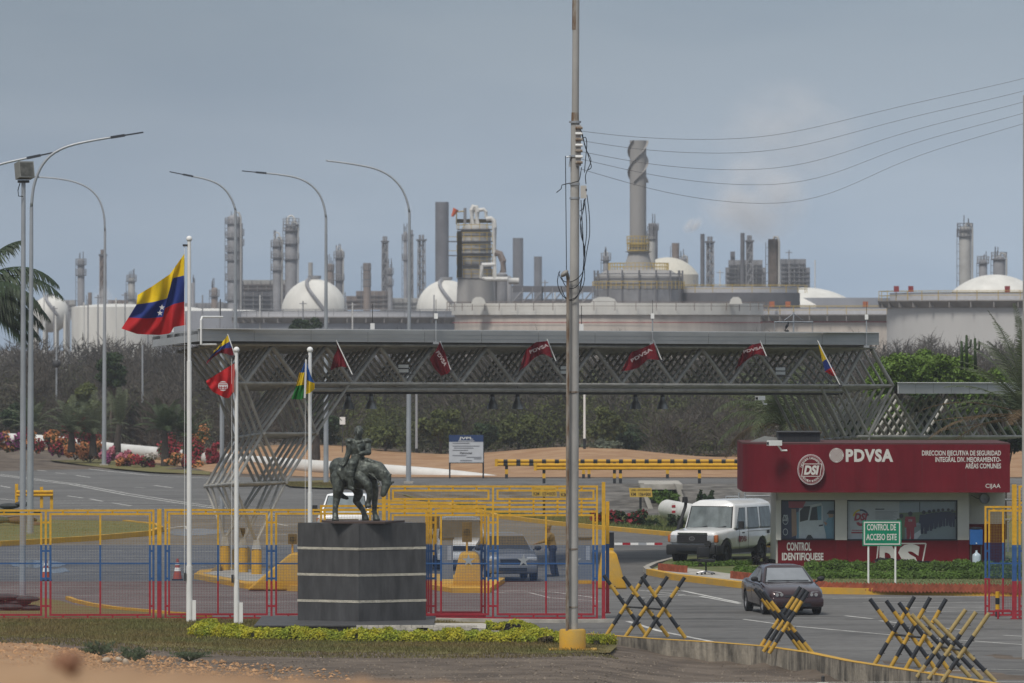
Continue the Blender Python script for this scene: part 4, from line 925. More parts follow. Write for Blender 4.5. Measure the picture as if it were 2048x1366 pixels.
# ================================================================== PEDESTAL AND BRONZE RIDER
PD = 187.0; pz = 0.25
def solid(b, name, m, parent=None, voxel=0.02, smooth_it=4, inflate=0.0, **kw):
    """fuse overlapping volumes into one continuous skin"""
    me = b.mesh(name, m); o = bpy.data.objects.new(name, me); TMP.collection.objects.link(o)
    r_ = o.modifiers.new('r', 'REMESH'); r_.mode = 'VOXEL'; r_.voxel_size = voxel; r_.use_smooth_shade = True
    if smooth_it: s_ = o.modifiers.new('s', 'SMOOTH'); s_.iterations = smooth_it; s_.factor = .5
    if inflate: d_ = o.modifiers.new('d', 'DISPLACE'); d_.strength = inflate; d_.mid_level = 0.0
    m2 = evald(o); bpy.data.objects.remove(o)
    m2.materials.clear(); m2.materials.append(m); m2.polygons.foreach_set('use_smooth', [True] * len(m2.polygons)); m2.name = name
    o = bpy.data.objects.new(name, m2); link(o, parent); return tag(o, **kw)
M_slate = mat('slate_slab', (0.064, 0.064, 0.066), 0.6, var=0.35, scale=1.6, bump=0.08, stretch=(2.5, 2.5, .6), detail=9)
M_lime = mat('limestone_band', (0.46, 0.43, 0.36), 0.9, var=0.22, scale=7, bump=0.6, bscale=26)
PED = thing('statue_pedestal', 'dark slate pedestal with three pale stone bands under the bronze horseman', 'pedestal', V((P(718, 0, PD).x, PD + 1.2, 0)))
cn = V((P(718, 0, PD).x, PD, 0)); lf = V((P(593, 0, PD).x, PD + 1.0, 0)); rt_ = V((P(851, 0, PD).x, PD + 1.05, 0)); bkc = lf + rt_ - cn
H = 2.60
def pedslice(z0, z1, grow, m, nm):
    b = MB(); c0 = (cn + bkc) / 2; pts = [c0 + (q - c0) * grow for q in (cn, rt_, bkc, lf)]; b.prism(pts, (0, 0, pz + z0), (0, 0, pz + z1)); return b.part(nm, m, PED)
edges = [0.0, .51, .575, 1.215, 1.28, 1.92, 1.985, H]
for i in range(7):
    if i % 2 == 0:
        for a, c in ((cn, rt_), (rt_, bkc), (bkc, lf), (lf, cn)):
            g_ = (c - a).normalized() * .004
            b = MB(); inn = (cn + bkc) / 2; d0 = (inn - a).normalized() * .04; d1 = (inn - c).normalized() * .04
            b.prism([a + g_, c - g_, c - g_ + d1, a + g_ + d0], (0, 0, pz + edges[i] + .003), (0, 0, pz + edges[i + 1] - .003)); b.part('slab', M_slate, PED)
    else:
        for a, c in ((cn, rt_), (rt_, bkc), (bkc, lf), (lf, cn)):
            for k in range(5):
                s0, s1 = a.lerp(c, k / 5 + .002), a.lerp(c, (k + 1) / 5 - .002); ctr = (cn + bkc) / 2; o1 = (s0 - ctr).normalized() * R.uniform(.006, .016); o2 = (s1 - ctr).normalized() * R.uniform(.006, .016)
                b = MB(); b.prism([s0 + o1, s1 + o2, s1 - (s1 - ctr).normalized() * .05, s0 - (s0 - ctr).normalized() * .05], (0, 0, pz + edges[i]), (0, 0, pz + edges[i + 1])); b.part('stone', M_lime, PED)
pedslice(0.0, H - .01, .965, mat('mortar_core', (.16, .16, .15), .9), 'core'); pedslice(H, H + .03, .995, M_slate, 'cap')
b = MB(); b.prism([P(668, 0, PD).xy.to_3d() + V((0, .1, 0)), P(770, 0, PD).xy.to_3d() + V((0, .1, 0)), P(808, 0, PD).xy.to_3d() + V((0, 1.3, 0)), P(640, 0, PD).xy.to_3d() + V((0, 1.5, 0))], (0, 0, pz + H + .032), (0, 0, pz + H + .085)); b.part('plinth', mat('bronze_plate', (.10, .07, .06), .6, .3), PED)
# stepped base
M_brk = mat('whitewashed_brick', (0.44, 0.41, 0.36), 0.9, var=0.3, scale=5, bump=0.4)
BASE = thing('pedestal_base', 'low base of slate and whitewashed brick courses below the pedestal', 'base', G(790, 1262))
b = MB(); b.bb((P(517, 0, 186).x, 184.6, 0), (P(862, 0, 186).x, 190.5, .235)); b.part('core', mat('dark_render', (.10, .095, .09), .9, var=.35, scale=3, bump=.4), BASE)
b = MB(); b.bb((P(512, 0, 186).x, 184.5, .236), (P(868, 0, 186).x, 190.6, .265)); b.part('cap_slab', M_slate, BASE)
q = MB(); q.box((0, 0, 0), (.28, .12, .062)); bk_me = q.mesh('brick', M_brk)
for row in range(4):
    x0, x1 = (P(712, 0, 184).x, P(972, 0, 184).x) if row > 1 else (P(712, 0, 184).x, P(1010, 0, 184).x)
    n = int((x1 - x0) / .29)
    for k in range(n):
        if R.random() < .08: continue
        o = bpy.data.objects.new('brick', bk_me); link(o, BASE); o.location = V((x0 + (k + .5 * (row % 2)) * .29, 184.3 + (0 if row > 1 else -.25) + R.uniform(-.012, .012), .05 + row * .066)) - BASE.location
b = MB(); b.bb((P(866, 0, 186).x, 184.4, 0), (P(972, 0, 186).x, 187.6, .2)); b.part('brick_core', M_brk, BASE)

# bronze: built upright in metres with x to the right of the picture, y away, z up; origin on the plinth below the horse
def S(cx, cy, y=0.0):
    k = PD / F / 6.506
    return V(((cx - 480) * k, y, (1285 - cy) * k))
M_bronze = mat('bronze_patina', (0.045, 0.05, 0.045), 0.45, 0.4, var=0, col2=(0.125, 0.14, 0.122), scale=9, bump=.25, bscale=30, detail=9)
ST = thing('bronze_horseman', 'bronze statue of a rider on a lowered-head horse atop the slate pedestal', 'statue', P(480 / 6.506 + 640, 0, PD + .75).xy.to_3d() + V((0, 0, pz + H + .085)))
b = MB()
# trunk
for a, c, r0, r1 in ((S(300, 620, .35), S(470, 640, .1), .30, .29), (S(470, 640, .1), S(600, 620, -.1), .29, .25), (S(250, 600, .42), S(300, 640, .35), .27, .30), (S(560, 560, -.05), S(640, 640, -.12), .20, .20), (S(300, 760, .35), S(520, 780, .0), .17, .17),
        (S(600, 560, -.1), S(760, 600, -.28), .18, .17), (S(760, 600, -.28), S(850, 700, -.38), .17, .14), (S(650, 660, -.1), S(790, 690, -.30), .16, .13)): b.cap(a, c, r0, r1, 14)
# head
b.cap(S(862, 710, -.40), S(870, 800, -.45), .125, .105, 12); b.cap(S(870, 800, -.45), S(835, 915, -.50), .10, .065, 12); b.cap(S(835, 915, -.50), S(826, 932, -.51), .07, .055, 10); b.cap(S(905, 800, -.40), S(962, 772, -.36), .035, .01, 8); b.cap(S(900, 700, -.46), S(930, 670, -.48), .035, .012, 8)
# legs: near hind, far hind, raised fore, standing fore
def leg(pts): 
    for (p0, r0), (p1, r1) in zip(pts, pts[1:]): b.cap(p0, p1, r0, r1, 10)
leg([(S(250, 700, .25), .20), (S(235, 880, .15), .13), (S(215, 985, .2), .085), (S(195, 1120, .12), .05), (S(195, 1195, .10), .055), (S(200, 1235, .06), .06)]); b.cyl(S(200, 1232, .06), S(198, 1285, .03), .06, .085, 12)
leg([(S(440, 790, .5), .17), (S(500, 930, .48), .105), (S(462, 1030, .5), .07), (S(555, 1150, .46), .048), (S(572, 1215, .45), .052)]); b.cyl(S(575, 1215, .45), S(588, 1285, .43), .055, .085, 12)
leg([(S(520, 700, -.22), .15), (S(620, 800, -.34), .10), (S(655, 940, -.30), .06), (S(630, 1040, -.26), .045), (S(615, 1070, -.22), .05)]); b.cyl(S(618, 1045, -.24), S(632, 1100, -.26), .05, .075, 12)
leg([(S(660, 720, .0), .15), (S(715, 880, .05), .085), (S(712, 1020, .06), .058), (S(708, 1160, .06), .042), (S(720, 1220, .03), .05)]); b.cyl(S(722, 1218, .03), S(738, 1285, .0), .052, .085, 12)
# tail
for (p0, p1, r0, r1) in ((S(215, 560, .55), S(165, 640, .62), .07, .075), (S(165, 640, .62), S(165, 760, .66), .075, .07), (S(165, 760, .66), S(205, 860, .64), .07, .05), (S(205, 860, .64), S(285, 970, .6), .05, .045), (S(285, 970, .6), S(345, 995, .58), .045, .03)): b.cap(p0, p1, r0, r1, 10)
# mane
rm = random.Random(4)
for k in range(60):
    t_ = rm.random(); a = S(590 + 290 * t_, 490 + 190 * t_ ** 1.6, -.1 - .3 * t_ - .05); c = a + V((rm.uniform(-.02, .06), rm.uniform(-.10, .02), -rm.uniform(.08, .24))); b.cap(a + V((0, rm.uniform(-.08, .08), .02)), c, .032, .016, 6)
# saddle cloth
b.cap(S(260, 640, .08), S(300, 740, .04), .09, .05, 8); b.cap(S(320, 600, .06), S(360, 740, .0), .1, .06, 8); b.cap(S(230, 560, .3), S(330, 520, .3), .12, .12, 8)
HORSE = solid(b, 'horse', M_bronze, ST, .021, 2, .024)
b = MB()
# rider: legs, coat, torso, arms, head
b.cap(S(480, 480, -.02), S(420, 540, -.25), .13, .115, 12); b.cap(S(420, 540, -.25), S(405, 690, -.28), .105, .08, 12); b.cap(S(405, 690, -.28), S(400, 830, -.27), .085, .06, 12); b.cap(S(398, 845, -.27), S(425, 862, -.36), .055, .045, 10); b.cap(S(425, 862, -.36), S(432, 860, -.40), .045, .035, 8); b.cyl(S(400, 700, -.28), S(402, 640, -.28), .1, .105, 12)
b.cap(S(500, 480, .25), S(560, 560, .38), .13, .1, 12); b.cap(S(560, 560, .38), S(560, 760, .4), .1, .06, 12)
b.cap(S(490, 470, .1), S(495, 330, .06), .165, .175, 14); b.cap(S(430, 270, .06), S(570, 270, .06), .105, .105, 12); b.cap(S(480, 330, .02), S(510, 300, .02), .15, .15, 12)
for k in range(7): b.cap(S(440 + 12 * k, 450, -.02 + .03 * k), S(370 + 14 * k, 600 + 5 * k, .05 + .03 * k), .06, .045, 8)
b.cap(S(385, 262, .06), S(375, 380, .04), .082, .07, 10); b.cap(S(375, 380, .04), S(330, 515, .0), .068, .05, 10)
b.cap(S(615, 262, .06), S(630, 390, -.02), .082, .07, 10); b.cap(S(630, 390, -.02), S(570, 400, -.22), .066, .052, 10)
for x in (385, 612): b.ball(S(x, 245, .06), (.115, .12, .065), 12, 7); 
for x in (385, 612):
    for k in range(7): b.cap(S(x - 36 + 12 * k, 262, .0 + .01 * k), S(x - 38 + 12.6 * k, 300, -.01 + .01 * k), .02, .014, 6)
b.cap(S(495, 225, .06), S(495, 195, .05), .075, .07, 12); b.cap(S(495, 205, .03), S(500, 200, .03), .085, .085, 10)
b.ball(S(503, 130, .04), (.092, .115, .145), 14, 10); b.ball(S(498, 160, .0), (.065, .075, .075), 12, 8); b.cap(S(495, 120, -.085), S(492, 145, -.11), .016, .02, 8); b.ball(S(495, 172, -.055), (.03, .02, .012), 8, 5); b.ball(S(494, 188, -.045), (.03, .028, .022), 8, 5)
for sx in (-1, 1): b.ball(S(503 + sx * 46, 135, .05), (.016, .03, .035), 8, 6); b.ball(S(495 + sx * 19, 116, -.066), (.024, .016, .012), 8, 5)
for k in range(26): a_ = rm.uniform(0, 6.28); e_ = rm.uniform(.2, 1.2); b.ball(S(505, 125, .05) + V((.085 * math.sin(e_) * math.cos(a_), .1 * math.sin(e_) * math.sin(a_) + .02, .125 * math.cos(e_) + .01)), .03, 7, 5)
# hands: palm and five fingers each
def hand(c, fw, up, s=1.0):
    fw = V(fw).normalized(); up = V(up).normalized(); sd = fw.cross(up); b.ball(c, (.045 * s, .045 * s, .042 * s), 10, 7)
    for k in range(4):
        o0 = c + sd * (.033 - .022 * k) * s + fw * .03 * s; k1 = o0 + fw * (.045, .05, .047, .038)[k] * s; k2 = k1 - up * .03 * s - fw * .004; b.cap(o0, k1, .0115, .011, 6); b.cap(k1, k2, .011, .010, 6); b.cap(k2, k2 - fw * .024 * s, .01, .009, 6)
    t0 = c + sd * .04 * s; b.cap(t0, t0 + fw * .035 * s + sd * .015 - up * .01, .013, .011, 6); b.cap(t0 + fw * .035 * s + sd * .015 - up * .01, t0 + fw * .06 * s - up * .025, .011, .009, 6)
hand(S(318, 540, -.03), (-.6, -.3, -.4), (0, -.4, .9)); hand(S(548, 400, -.25), (-.9, -.35, -.1), (0, -.2, 1))
for k in range(10): b.ball(S(470 + 5 * k, 270 + 9 * k, -.125), .014, 6, 5)
b.cap(S(450, 245, -.09), S(495, 262, -.12), .02, .022, 6); b.cap(S(495, 262, -.12), S(545, 245, -.09), .022, .02, 6); b.cap(S(455, 265, -.09), S(530, 400, -.15), .022, .022, 6)
RID = solid(b, 'rider', M_bronze, ST, .014, 2, .016)
b = MB(); b.tube([S(262, 552, -.02), S(240, 530, .0), S(232, 495, .02), S(228, 468, .04)], .014, 6, .006); b.tube([S(300, 545, -.03), S(262, 552, -.02)], .016, 6); b.part('sabre', M_bronze, ST, local=True)
b = MB(); b.tube([S(548, 405, -.26), S(600, 480, -.25), S(660, 640, -.32), S(760, 760, -.42), S(835, 880, -.53)], .012, 6); b.tube([S(560, 560, -.24), S(640, 660, -.33), S(780, 760, -.38)], .016, 6); b.part('reins', M_bronze, ST, local=True)
b = MB(); b.tube([S(410, 680, -.36), S(440, 780, -.38), S(440, 865, -.36)], .01, 5); b.tube([S(375, 872, -.27), S(450, 872, -.33)], .015, 6); b.part('stirrup', M_bronze, ST, local=True)

# ================================================================== FLAGPOLES AND FLAGS
def flagpole(px, D, ytop, ybot, r0, r1, steps, label):
    base = G(px, ybot); base = V((P(px, 0, D).x, D, 0)); top = P(px, ytop, D); o = thing('flagpole', label, 'flagpole', base, group='white flagpoles before the fence')
    zs_ = [0] + steps + [top.z]
    for i, (a, c) in enumerate(zip(zs_, zs_[1:])):
        ra = r0 + (r1 - r0) * i / max(1, len(zs_) - 2); b = MB(); b.cyl(base + V((0, 0, a)), base + V((0, 0, c)), ra, ra * .97, 12); b.part('pole_section', M_white, o, smooth=True)
    b = MB(); b.ball(top + V((0, 0, .06)), .085, 12, 8); b.part('finial', M_white, o, smooth='all'); b = MB(); b.box(top + V((-.1, 0, -.12)), (.16, .06, .06)); b.part('pulley', M_dark, o)
    b = MB(); b.box(base + V((r0 + .05, -.02, .3)), (.1, .12, .6)); b.part('hinge_plate', M_white, o); rod(base + V((-.13, -.05, 1.2)), top + V((-.13, 0, -.15)), .006, M_white, 'halyard', o); b = MB(); b.box(base + V((-r0 - .03, -.03, 1.25)), (.06, .1, .22)); b.part('cleat', M_dark, o); return o
flagpole(378.5, 193, 482, 1245, .085, .052, [1.55, 7.2], 'tallest white flagpole, flying the large yellow blue red flag')
flagpole(473, 191.5, 704, 1249, .075, .05, [1.2, 4.4], 'white flagpole with the red emblem flag left of the pedestal')
flagpole(620, 192, 704, 1247, .075, .05, [1.2, 3.6], 'white flagpole rising behind the left side of the pedestal')
M_fy, M_fb, M_fr = mat('flag_yellow', (.74, .52, .014), .8, var=.08, trans=.25), mat('flag_blue', (.022, .045, .22), .8, var=.1, trans=.25), mat('flag_red', (.48, .018, .022), .8, var=.1, trans=.25)
M_fdr = mat('flag_dark_red', (.14, .005, .012), .8, var=.12, trans=.2); M_fg = mat('flag_green', (.02, .17, .035), .8, var=.1, trans=.25); M_fw = mat('flag_white', (.68, .68, .68), .8, var=.05, trans=.2); M_flb = mat('flag_bright_blue', (.03, .13, .42), .8, var=.1, trans=.25)
def resample(pts, n):
    pts = [V((p[0], p[1], 0)) for p in pts]; L_ = [0]
    for a, c in zip(pts, pts[1:]): L_.append(L_[-1] + (c - a).length)
    out = []
    for i in range(n + 1):
        t_ = L_[-1] * i / n; j = max(k for k in range(len(pts) - 1) if L_[k] <= t_ + 1e-9 or k == 0); u_ = (t_ - L_[j]) / max(1e-9, L_[j + 1] - L_[j]); out.append(pts[j].lerp(pts[j + 1], min(1, u_)))
    return out
def flag(label, rows, mats, D, wave=.12, nw=2.2, ph=0.0, nu=22, nv=5, marks=None, group=None, depth=0.0):
    """rows: polylines (hoist -> fly) bounding the colour stripes from top to bottom; cloth waves in depth"""
    rs = [resample(r, nu) for r in rows]; b = MB(); vs = []; nr = (len(rows) - 1) * nv
    def pos(u_, w_):
        i = min(len(rows) - 2, int(w_)); f_ = w_ - i; ui = min(nu - 1, int(u_)); fu = u_ - ui
        q = rs[i][ui].lerp(rs[i][ui + 1], fu).lerp(rs[i + 1][ui].lerp(rs[i + 1][ui + 1], fu), f_); t_ = u_ / nu
        return P(q.x, q.y, D + depth * t_ + wave * min(1, t_ * 2.5) * math.sin(ph + nw * 2 * PI * t_ + w_ * .8) + wave * .5 * math.sin(6.1 * PI * t_ - w_ * 2.3 + ph))
    for j in range(nr + 1):
        for i in range(nu + 1): vs.append(pos(i, j / nv))
    for j in range(nr):
        b.cur = j // nv
        b.add([], [])
        for i in range(nu): b.f.append((j * (nu + 1) + i, j * (nu + 1) + i + 1, (j + 1) * (nu + 1) + i + 1, (j + 1) * (nu + 1) + i)); b.mi.append(j // nv)
    b.v = [tuple(p) for p in vs]; h = pos(0, len(rows) - 1)
    o = b.obj('flag', mats, label, 'flag', group, base=tuple(h), smooth='all')
    return o, pos
def on_flag(o, pos, pts, m, nm, lift=.012):
    b = MB(); q = [pos(u_, w_) + V((0, -lift, 0)) for u_, w_ in pts]; b.face(q); return b.part(nm, m, o)
vf, vp = flag('large yellow blue red flag with white stars on the tallest flagpole', [[(369, 507), (340, 548), (305, 572), (275, 590)], [(368, 551), (346, 556), (334, 597), (307, 604), (273, 609)], [(369, 603), (348, 608), (329, 617), (326, 634), (293, 637), (257, 635)], [(371, 650), (348, 654), (340, 667), (318, 670), (274, 668), (243, 657)]], [M_fy, M_fb, M_fr], 193, .22, 1.6, .4, 30, 8)
for sx, sy in ((324, 615), (320, 626)):
    b = MB(); c = P(sx, sy, 192.62); b.face([c + V(((.085 if k % 2 == 0 else .035) * math.cos(PI / 2 + k * PI / 5), 0, (.085 if k % 2 == 0 else .035) * math.sin(PI / 2 + k * PI / 5))) for k in range(10)]); b.part('star', M_fw, vf)
rf, rp_ = flag('red flag with a round white emblem on the middle flagpole', [[(468, 727), (450, 738), (412, 762)], [(470, 745), (452, 762), (413, 765)], [(466, 785), (458, 796), (450, 796), (425, 783), (413, 767)]], [M_fr, M_fr], 191.5, .1, 1.3, .8, 20, 8)
c = P(446, 772, 191.2); b = MB(); n = 24; b.face([c + V((.135 * math.cos(2 * PI * i / n), 0, .135 * math.sin(2 * PI * i / n))) for i in range(n)]); em = b.part('emblem', M_fw, rf)
b = MB()
for k in range(-2, 3):
    if k == 0: continue
    b.face([c + V((k * .045 - .008, -.004, -.1)), c + V((k * .045 + .008, -.004, -.1)), c + V((k * .045 + .008, -.004, .0)), c + V((k * .045 - .008, -.004, .0))]); b.face([c + V((-.11, -.004, k * .045 - .008)), c + V((.11, -.004, k * .045 - .008)), c + V((.11, -.004, k * .045 + .008)), c + V((-.11, -.004, k * .045 + .008))])
b.part('emblem_line', M_fr, rf)
b = MB(); b.prism([P(466, 729, 191.35), P(469, 728, 191.35), P(468, 785, 191.35), P(464, 785, 191.35)], (0, 0, 0), (0, .01, 0)); b.part('sleeve', mat('flag_pink', (.5, .12, .10), .8, trans=.2), rf)
flag('blue yellow green flag hanging limp on the rightmost white flagpole', [[(612, 720), (608, 728), (604, 738)], [(614, 744), (607, 745), (599, 745)], [(612, 770), (603, 770), (592, 772)], [(611, 796), (600, 799), (583, 798)]], [M_flb, M_fy, M_fg], 191.9, .12, 1.2, .3, 12, 5)
flag('blue and yellow free end of the limp flag folded past the pole', [[(612, 722), (619, 742), (622, 752)], [(614, 760), (622, 764), (629, 766)], [(612, 788), (620, 786), (629, 778)]], [M_flb, M_fy], 191.75, .08, 1.0, 1.0, 10, 5)
b = MB(); b.prism([P(610.5, 719, 191.6), P(613.5, 719, 191.6), P(611.5, 796, 191.6), P(607.5, 796, 191.6)], (0, 0, 0), (0, .02, 0)); b.obj('flag_sleeve', M_fw, 'white hoist band of the limp blue yellow green flag', 'flag band')
# small flags fixed to the canopy; each hangs on its own slanting staff
def staff(x0, y0, x1, y1, label, k=-1.3):
    a, c = P(x0, y0, cD(x0) - 1.6), P(x1, y1, cD(x0) - 1.6); o = thing('flag_staff', label, 'flag staff', c, group='slanting flag staffs on the canopy'); rod(c, a, .018, M_white, 'pole', o); b = MB(); b.box(c + V((0, .12, 0)), (.1, .3, .1)); b.part('socket', M_dark, o)
def CD(px): return cD(px) - 1.65
G7 = 'small flags along the canopy'
staff(455, 668, 474, 722, 'slanting staff of the leftmost small flag on the canopy')
flag('small yellow blue red flag at the left end of the canopy', [[(456, 670), (440, 690), (428, 702)], [(459, 683), (441, 694), (426, 707)], [(464, 695), (448, 697), (432, 706), (414, 722)], [(469, 716), (455, 708), (440, 706), (425, 716), (412, 729)]], [M_fy, M_fb, M_fdr], CD(440), .1, 1.4, .2, 16, 4, group=G7)
staff(672, 680, 706, 752, 'slanting staff of the red flag left of the canopy middle')
flag('small folded red flag left of the canopy middle, above the first bell lamps', [[(672, 680), (675, 700), (668, 712), (661, 738)], [(684, 708), (680, 722), (670, 735), (662, 740)], [(694, 735), (684, 733), (672, 735), (661, 741)]], [M_fdr, M_fdr], CD(678), .1, 1.2, .5, 14, 5, group=G7)
staff(880, 682, 902, 742, 'slanting staff of the red lettered flag left of the pole')
f1, p1_ = flag('red flag lettered PDVSA hanging steeply, left of the utility pole', [[(880, 684), (872, 700), (859, 718)], [(890, 705), (880, 722), (868, 736)], [(901, 741), (895, 748), (882, 751)]], [M_fdr, M_fdr], CD(880), .08, 1.1, .2, 14, 6, group=G7)
def ftext(o, body, px, py, wpx, hpx, ang, D): 
    me = text_mesh(body, mat('flag_print', (.40, .33, .33), .8), .03); t_ = bpy.data.objects.new('lettering', me); link(t_, o); t_.location = P(px, py, D) - o.location; t_.rotation_euler = (0, math.radians(ang), 0); t_.scale = (wpx * D / F, 1, hpx * D / F)
ftext(f1, 'PDVSA', 883, 717, 33, 8, 58, CD(880) - .14)
staff(1094, 678, 1113, 725, 'slanting staff of the streaming red flag just left of the pole')
f2, _ = flag('red flag streaming left, just left of the utility pole on the canopy', [[(1095, 682), (1072, 684), (1052, 700), (1046, 716)], [(1100, 698), (1080, 692), (1058, 712), (1042, 730)], [(1105, 716), (1086, 707), (1068, 716), (1055, 730), (1038, 742)]], [M_fdr, M_fdr], CD(1070), .1, 1.5, .9, 18, 6, group=G7)
ftext(f2, 'PDVSA', 1078, 697, 40, 7, -22, CD(1070) - .16)
staff(1307, 680, 1324, 722, 'slanting staff of the streaming red flag right of the pole')
f3, _ = flag('red flag streaming left, right of the utility pole on the canopy', [[(1308, 686), (1288, 695), (1262, 705), (1248, 732)], [(1312, 702), (1290, 706), (1268, 722), (1244, 740)], [(1319, 720), (1296, 718), (1278, 735), (1262, 740), (1240, 743)]], [M_fdr, M_fdr], CD(1280), .1, 1.5, .4, 18, 6, group=G7)
ftext(f3, 'PDVSA', 1283, 710, 48, 7, -30, CD(1280) - .16)
staff(1520, 681, 1534, 715, 'slanting staff of the rightmost red flag on the canopy')
f4, _ = flag('rightmost red flag streaming left on the canopy', [[(1521, 686), (1505, 689), (1488, 700), (1478, 718)], [(1526, 700), (1508, 700), (1490, 712), (1475, 730)], [(1532, 712), (1512, 708), (1496, 718), (1484, 728), (1468, 741)]], [M_fdr, M_fdr], CD(1500), .1, 1.5, .1, 18, 6, group=G7)
ftext(f4, 'PDVSA', 1506, 699, 40, 6, -14, CD(1500) - .16)
staff(1635, 681, 1681, 772, 'slanting staff of the furled tricolour flag at the canopy right end')
flag('furled yellow blue red flag at the right end of the canopy', [[(1636, 684), (1637, 690), (1638, 694)], [(1654, 718), (1649, 720), (1645, 724)], [(1665, 735), (1657, 738), (1650, 743)], [(1672, 750), (1669, 752), (1665, 752)]], [M_fy, M_fb, M_fr], CD(1650), .05, 1.0, .3, 8, 5, group=G7)
# ================================================================== VEHICLES
def bake(b, name, m, parent, mods=(), cut=None, smooth=True, local=True):
    me = b.mesh(name, m); o = bpy.data.objects.new(name, me); TMP.collection.objects.link(o); cs = []
    for kind, kw in mods:
        md = o.modifiers.new(kind, kind)
        for k_, v_ in kw.items(): setattr(md, k_, v_)
    if cut:
        cm = cut.mesh('cut', m); co = bpy.data.objects.new('cut', cm); TMP.collection.objects.link(co); cs.append(co)
        md = o.modifiers.new('b', 'BOOLEAN'); md.object = co; md.operation = 'DIFFERENCE'; md.solver = 'EXACT'
    m2 = evald(o)
    for q in [o] + cs: bpy.data.objects.remove(q)
    m2.name = name
    if smooth: m2.polygons.foreach_set('use_smooth', [True] * len(m2.polygons)); m2.set_sharp_from_angle(angle=math.radians(38))
    r_ = bpy.data.objects.new(name, m2); link(r_, parent); return r_
M_tyre = mat('tyre_rubber', (.018, .018, .019), .85, var=.2, scale=9); M_rim = mat('steel_rim', (.30, .30, .31), .4, .6, .1); M_drim = mat('dark_rim', (.06, .06, .062), .5, .4, .1)
M_trim = mat('black_plastic', (.022, .023, .025), .6, var=.15, scale=6); M_lampg = mat('headlamp_glass', (.42, .44, .46), .12, .3, .12, 18, spec=.7); M_amber = mat('amber_lens', (.42, .13, .04), .25, var=.1); M_tail = mat('tail_lens', (.25, .01, .01), .25)
def car(name, label, cat, pos, yaw, S_, paint, glassm, rimm=M_rim, group=None):
    o = thing(name, label, cat, pos, yaw, group); L2, W2 = S_['L'] / 2, S_['W'] / 2
    st = S_['st']     # (y, half-width factor, z low, z shoulder, crown)
    b = MB(); vs = []; n = 12
    for y, wf, zl, zs_, cr in st:
        w_ = W2 * wf; half = [(w_ * .0, zl), (w_ * .82, zl), (w_ * .98, zl + .10), (w_, zl + (zs_ - zl) * .55), (w_ * .985, zs_ - .07), (w_ * .90, zs_ + cr * .35), (0, zs_ + cr)]
        ring = half + [(-x, z) for x, z in half[-2:0:-1]]; n = len(ring)
        vs += [(x, y, z) for x, z in ring]
    fs_ = [(k * n + i, k * n + (i + 1) % n, (k + 1) * n + (i + 1) % n, (k + 1) * n + i) for k in range(len(st) - 1) for i in range(n)] + [tuple(range(n - 1, -1, -1)), tuple((len(st) - 1) * n + i for i in range(n))]
    b.add(vs, fs_)
    c = MB()
    for ya in S_['ax']:
        for sx in (-1, 1): c.cyl((sx * (W2 - .30), ya, S_['wr'] + .01), (sx * (W2 + .2), ya, S_['wr'] + .01), S_['wr'] + .06, None, 20)
    body = bake(b, 'body', paint, o, [('BEVEL', dict(width=.035, segments=2, limit_method='ANGLE', angle_limit=math.radians(25)))], c)
    # greenhouse
    zb_, zr, y0, y1, y2, y3, wb, wr = S_['gh']       # belt z, roof z, windscreen base y, windscreen top y, roof end y, rear base y, half widths
    A = [V((-wb, y0, zb_)), V((wb, y0, zb_)), V((wb, y3, zb_)), V((-wb, y3, zb_))]; B = [V((-wr, y1, zr)), V((wr, y1, zr)), V((wr, y2, zr)), V((-wr, y2, zr))]
    cr = S_.get('crown', .04); mid = [V((-wr * .6, y1 + .05, zr + cr)), V((wr * .6, y1 + .05, zr + cr)), V((wr * .6, y2 - .05, zr + cr)), V((-wr * .6, y2 - .05, zr + cr))]
    b = MB(); b.add(A + B + mid, [(0, 1, 5, 4), (1, 2, 6, 5), (2, 3, 7, 6), (3, 0, 4, 7), (4, 5, 9, 8), (5, 6, 10, 9), (6, 7, 11, 10), (7, 4, 8, 11), (8, 9, 10, 11), (3, 2, 1, 0)])
    cab = bake(b, 'cabin', S_.get('cabpaint', paint), o, [('BEVEL', dict(width=S_.get('bev', .06), segments=3, limit_method='ANGLE', angle_limit=math.radians(20)))])
    def panel(q, nm, m, par, off=.006, inset=0.0):
        nrm = (q[1] - q[0]).cross(q[3] - q[0]).normalized()
        ctr = sum(q, V((0, 0, 0))) / 4
        if nrm.dot(ctr - V((0, (y0 + y3) / 2, zb_))) < 0: nrm = -nrm
        b_ = MB(); b_.prism([p + (ctr - p) * inset for p in q], nrm * (off - .02), nrm * off); return b_.part(nm, m, par, local=True)
    def bl(q, u_, v_): return q[0].lerp(q[1], u_).lerp(q[3].lerp(q[2], u_), v_)
    fr_ = [A[0], A[1], B[1], B[0]]; panel([bl(fr_, .07, .07), bl(fr_, .93, .07), bl(fr_, .94, .90), bl(fr_, .06, .90)], 'windscreen', glassm, o)
    panel([bl(fr_, .045, .03), bl(fr_, .955, .03), bl(fr_, .965, .93), bl(fr_, .035, .93)], 'windscreen_seal', M_trim, o, .003)
    rr_ = [A[2], A[3], B[3], B[2]]; panel([bl(rr_, .1, .15), bl(rr_, .9, .15), bl(rr_, .9, .85), bl(rr_, .1, .85)], 'rear_window', glassm, o)
    for sx in (0, 1):
        q = [A[1], A[2], B[2], B[1]] if sx else [A[0], A[3], B[3], B[0]]
        for (u0, u1, t0, t1) in S_['win']:
            wq = [bl(q, u0, .06), bl(q, u1, .06), bl(q, t1, .84), bl(q, t0, .84)]; panel(wq, 'side_window', glassm, o); panel([p + (sum(wq, V((0, 0, 0))) / 4 - p) * -.06 for p in wq], 'window_seal', M_trim, o, .003)
    # wheels
    tw = S_.get('tw', .2)
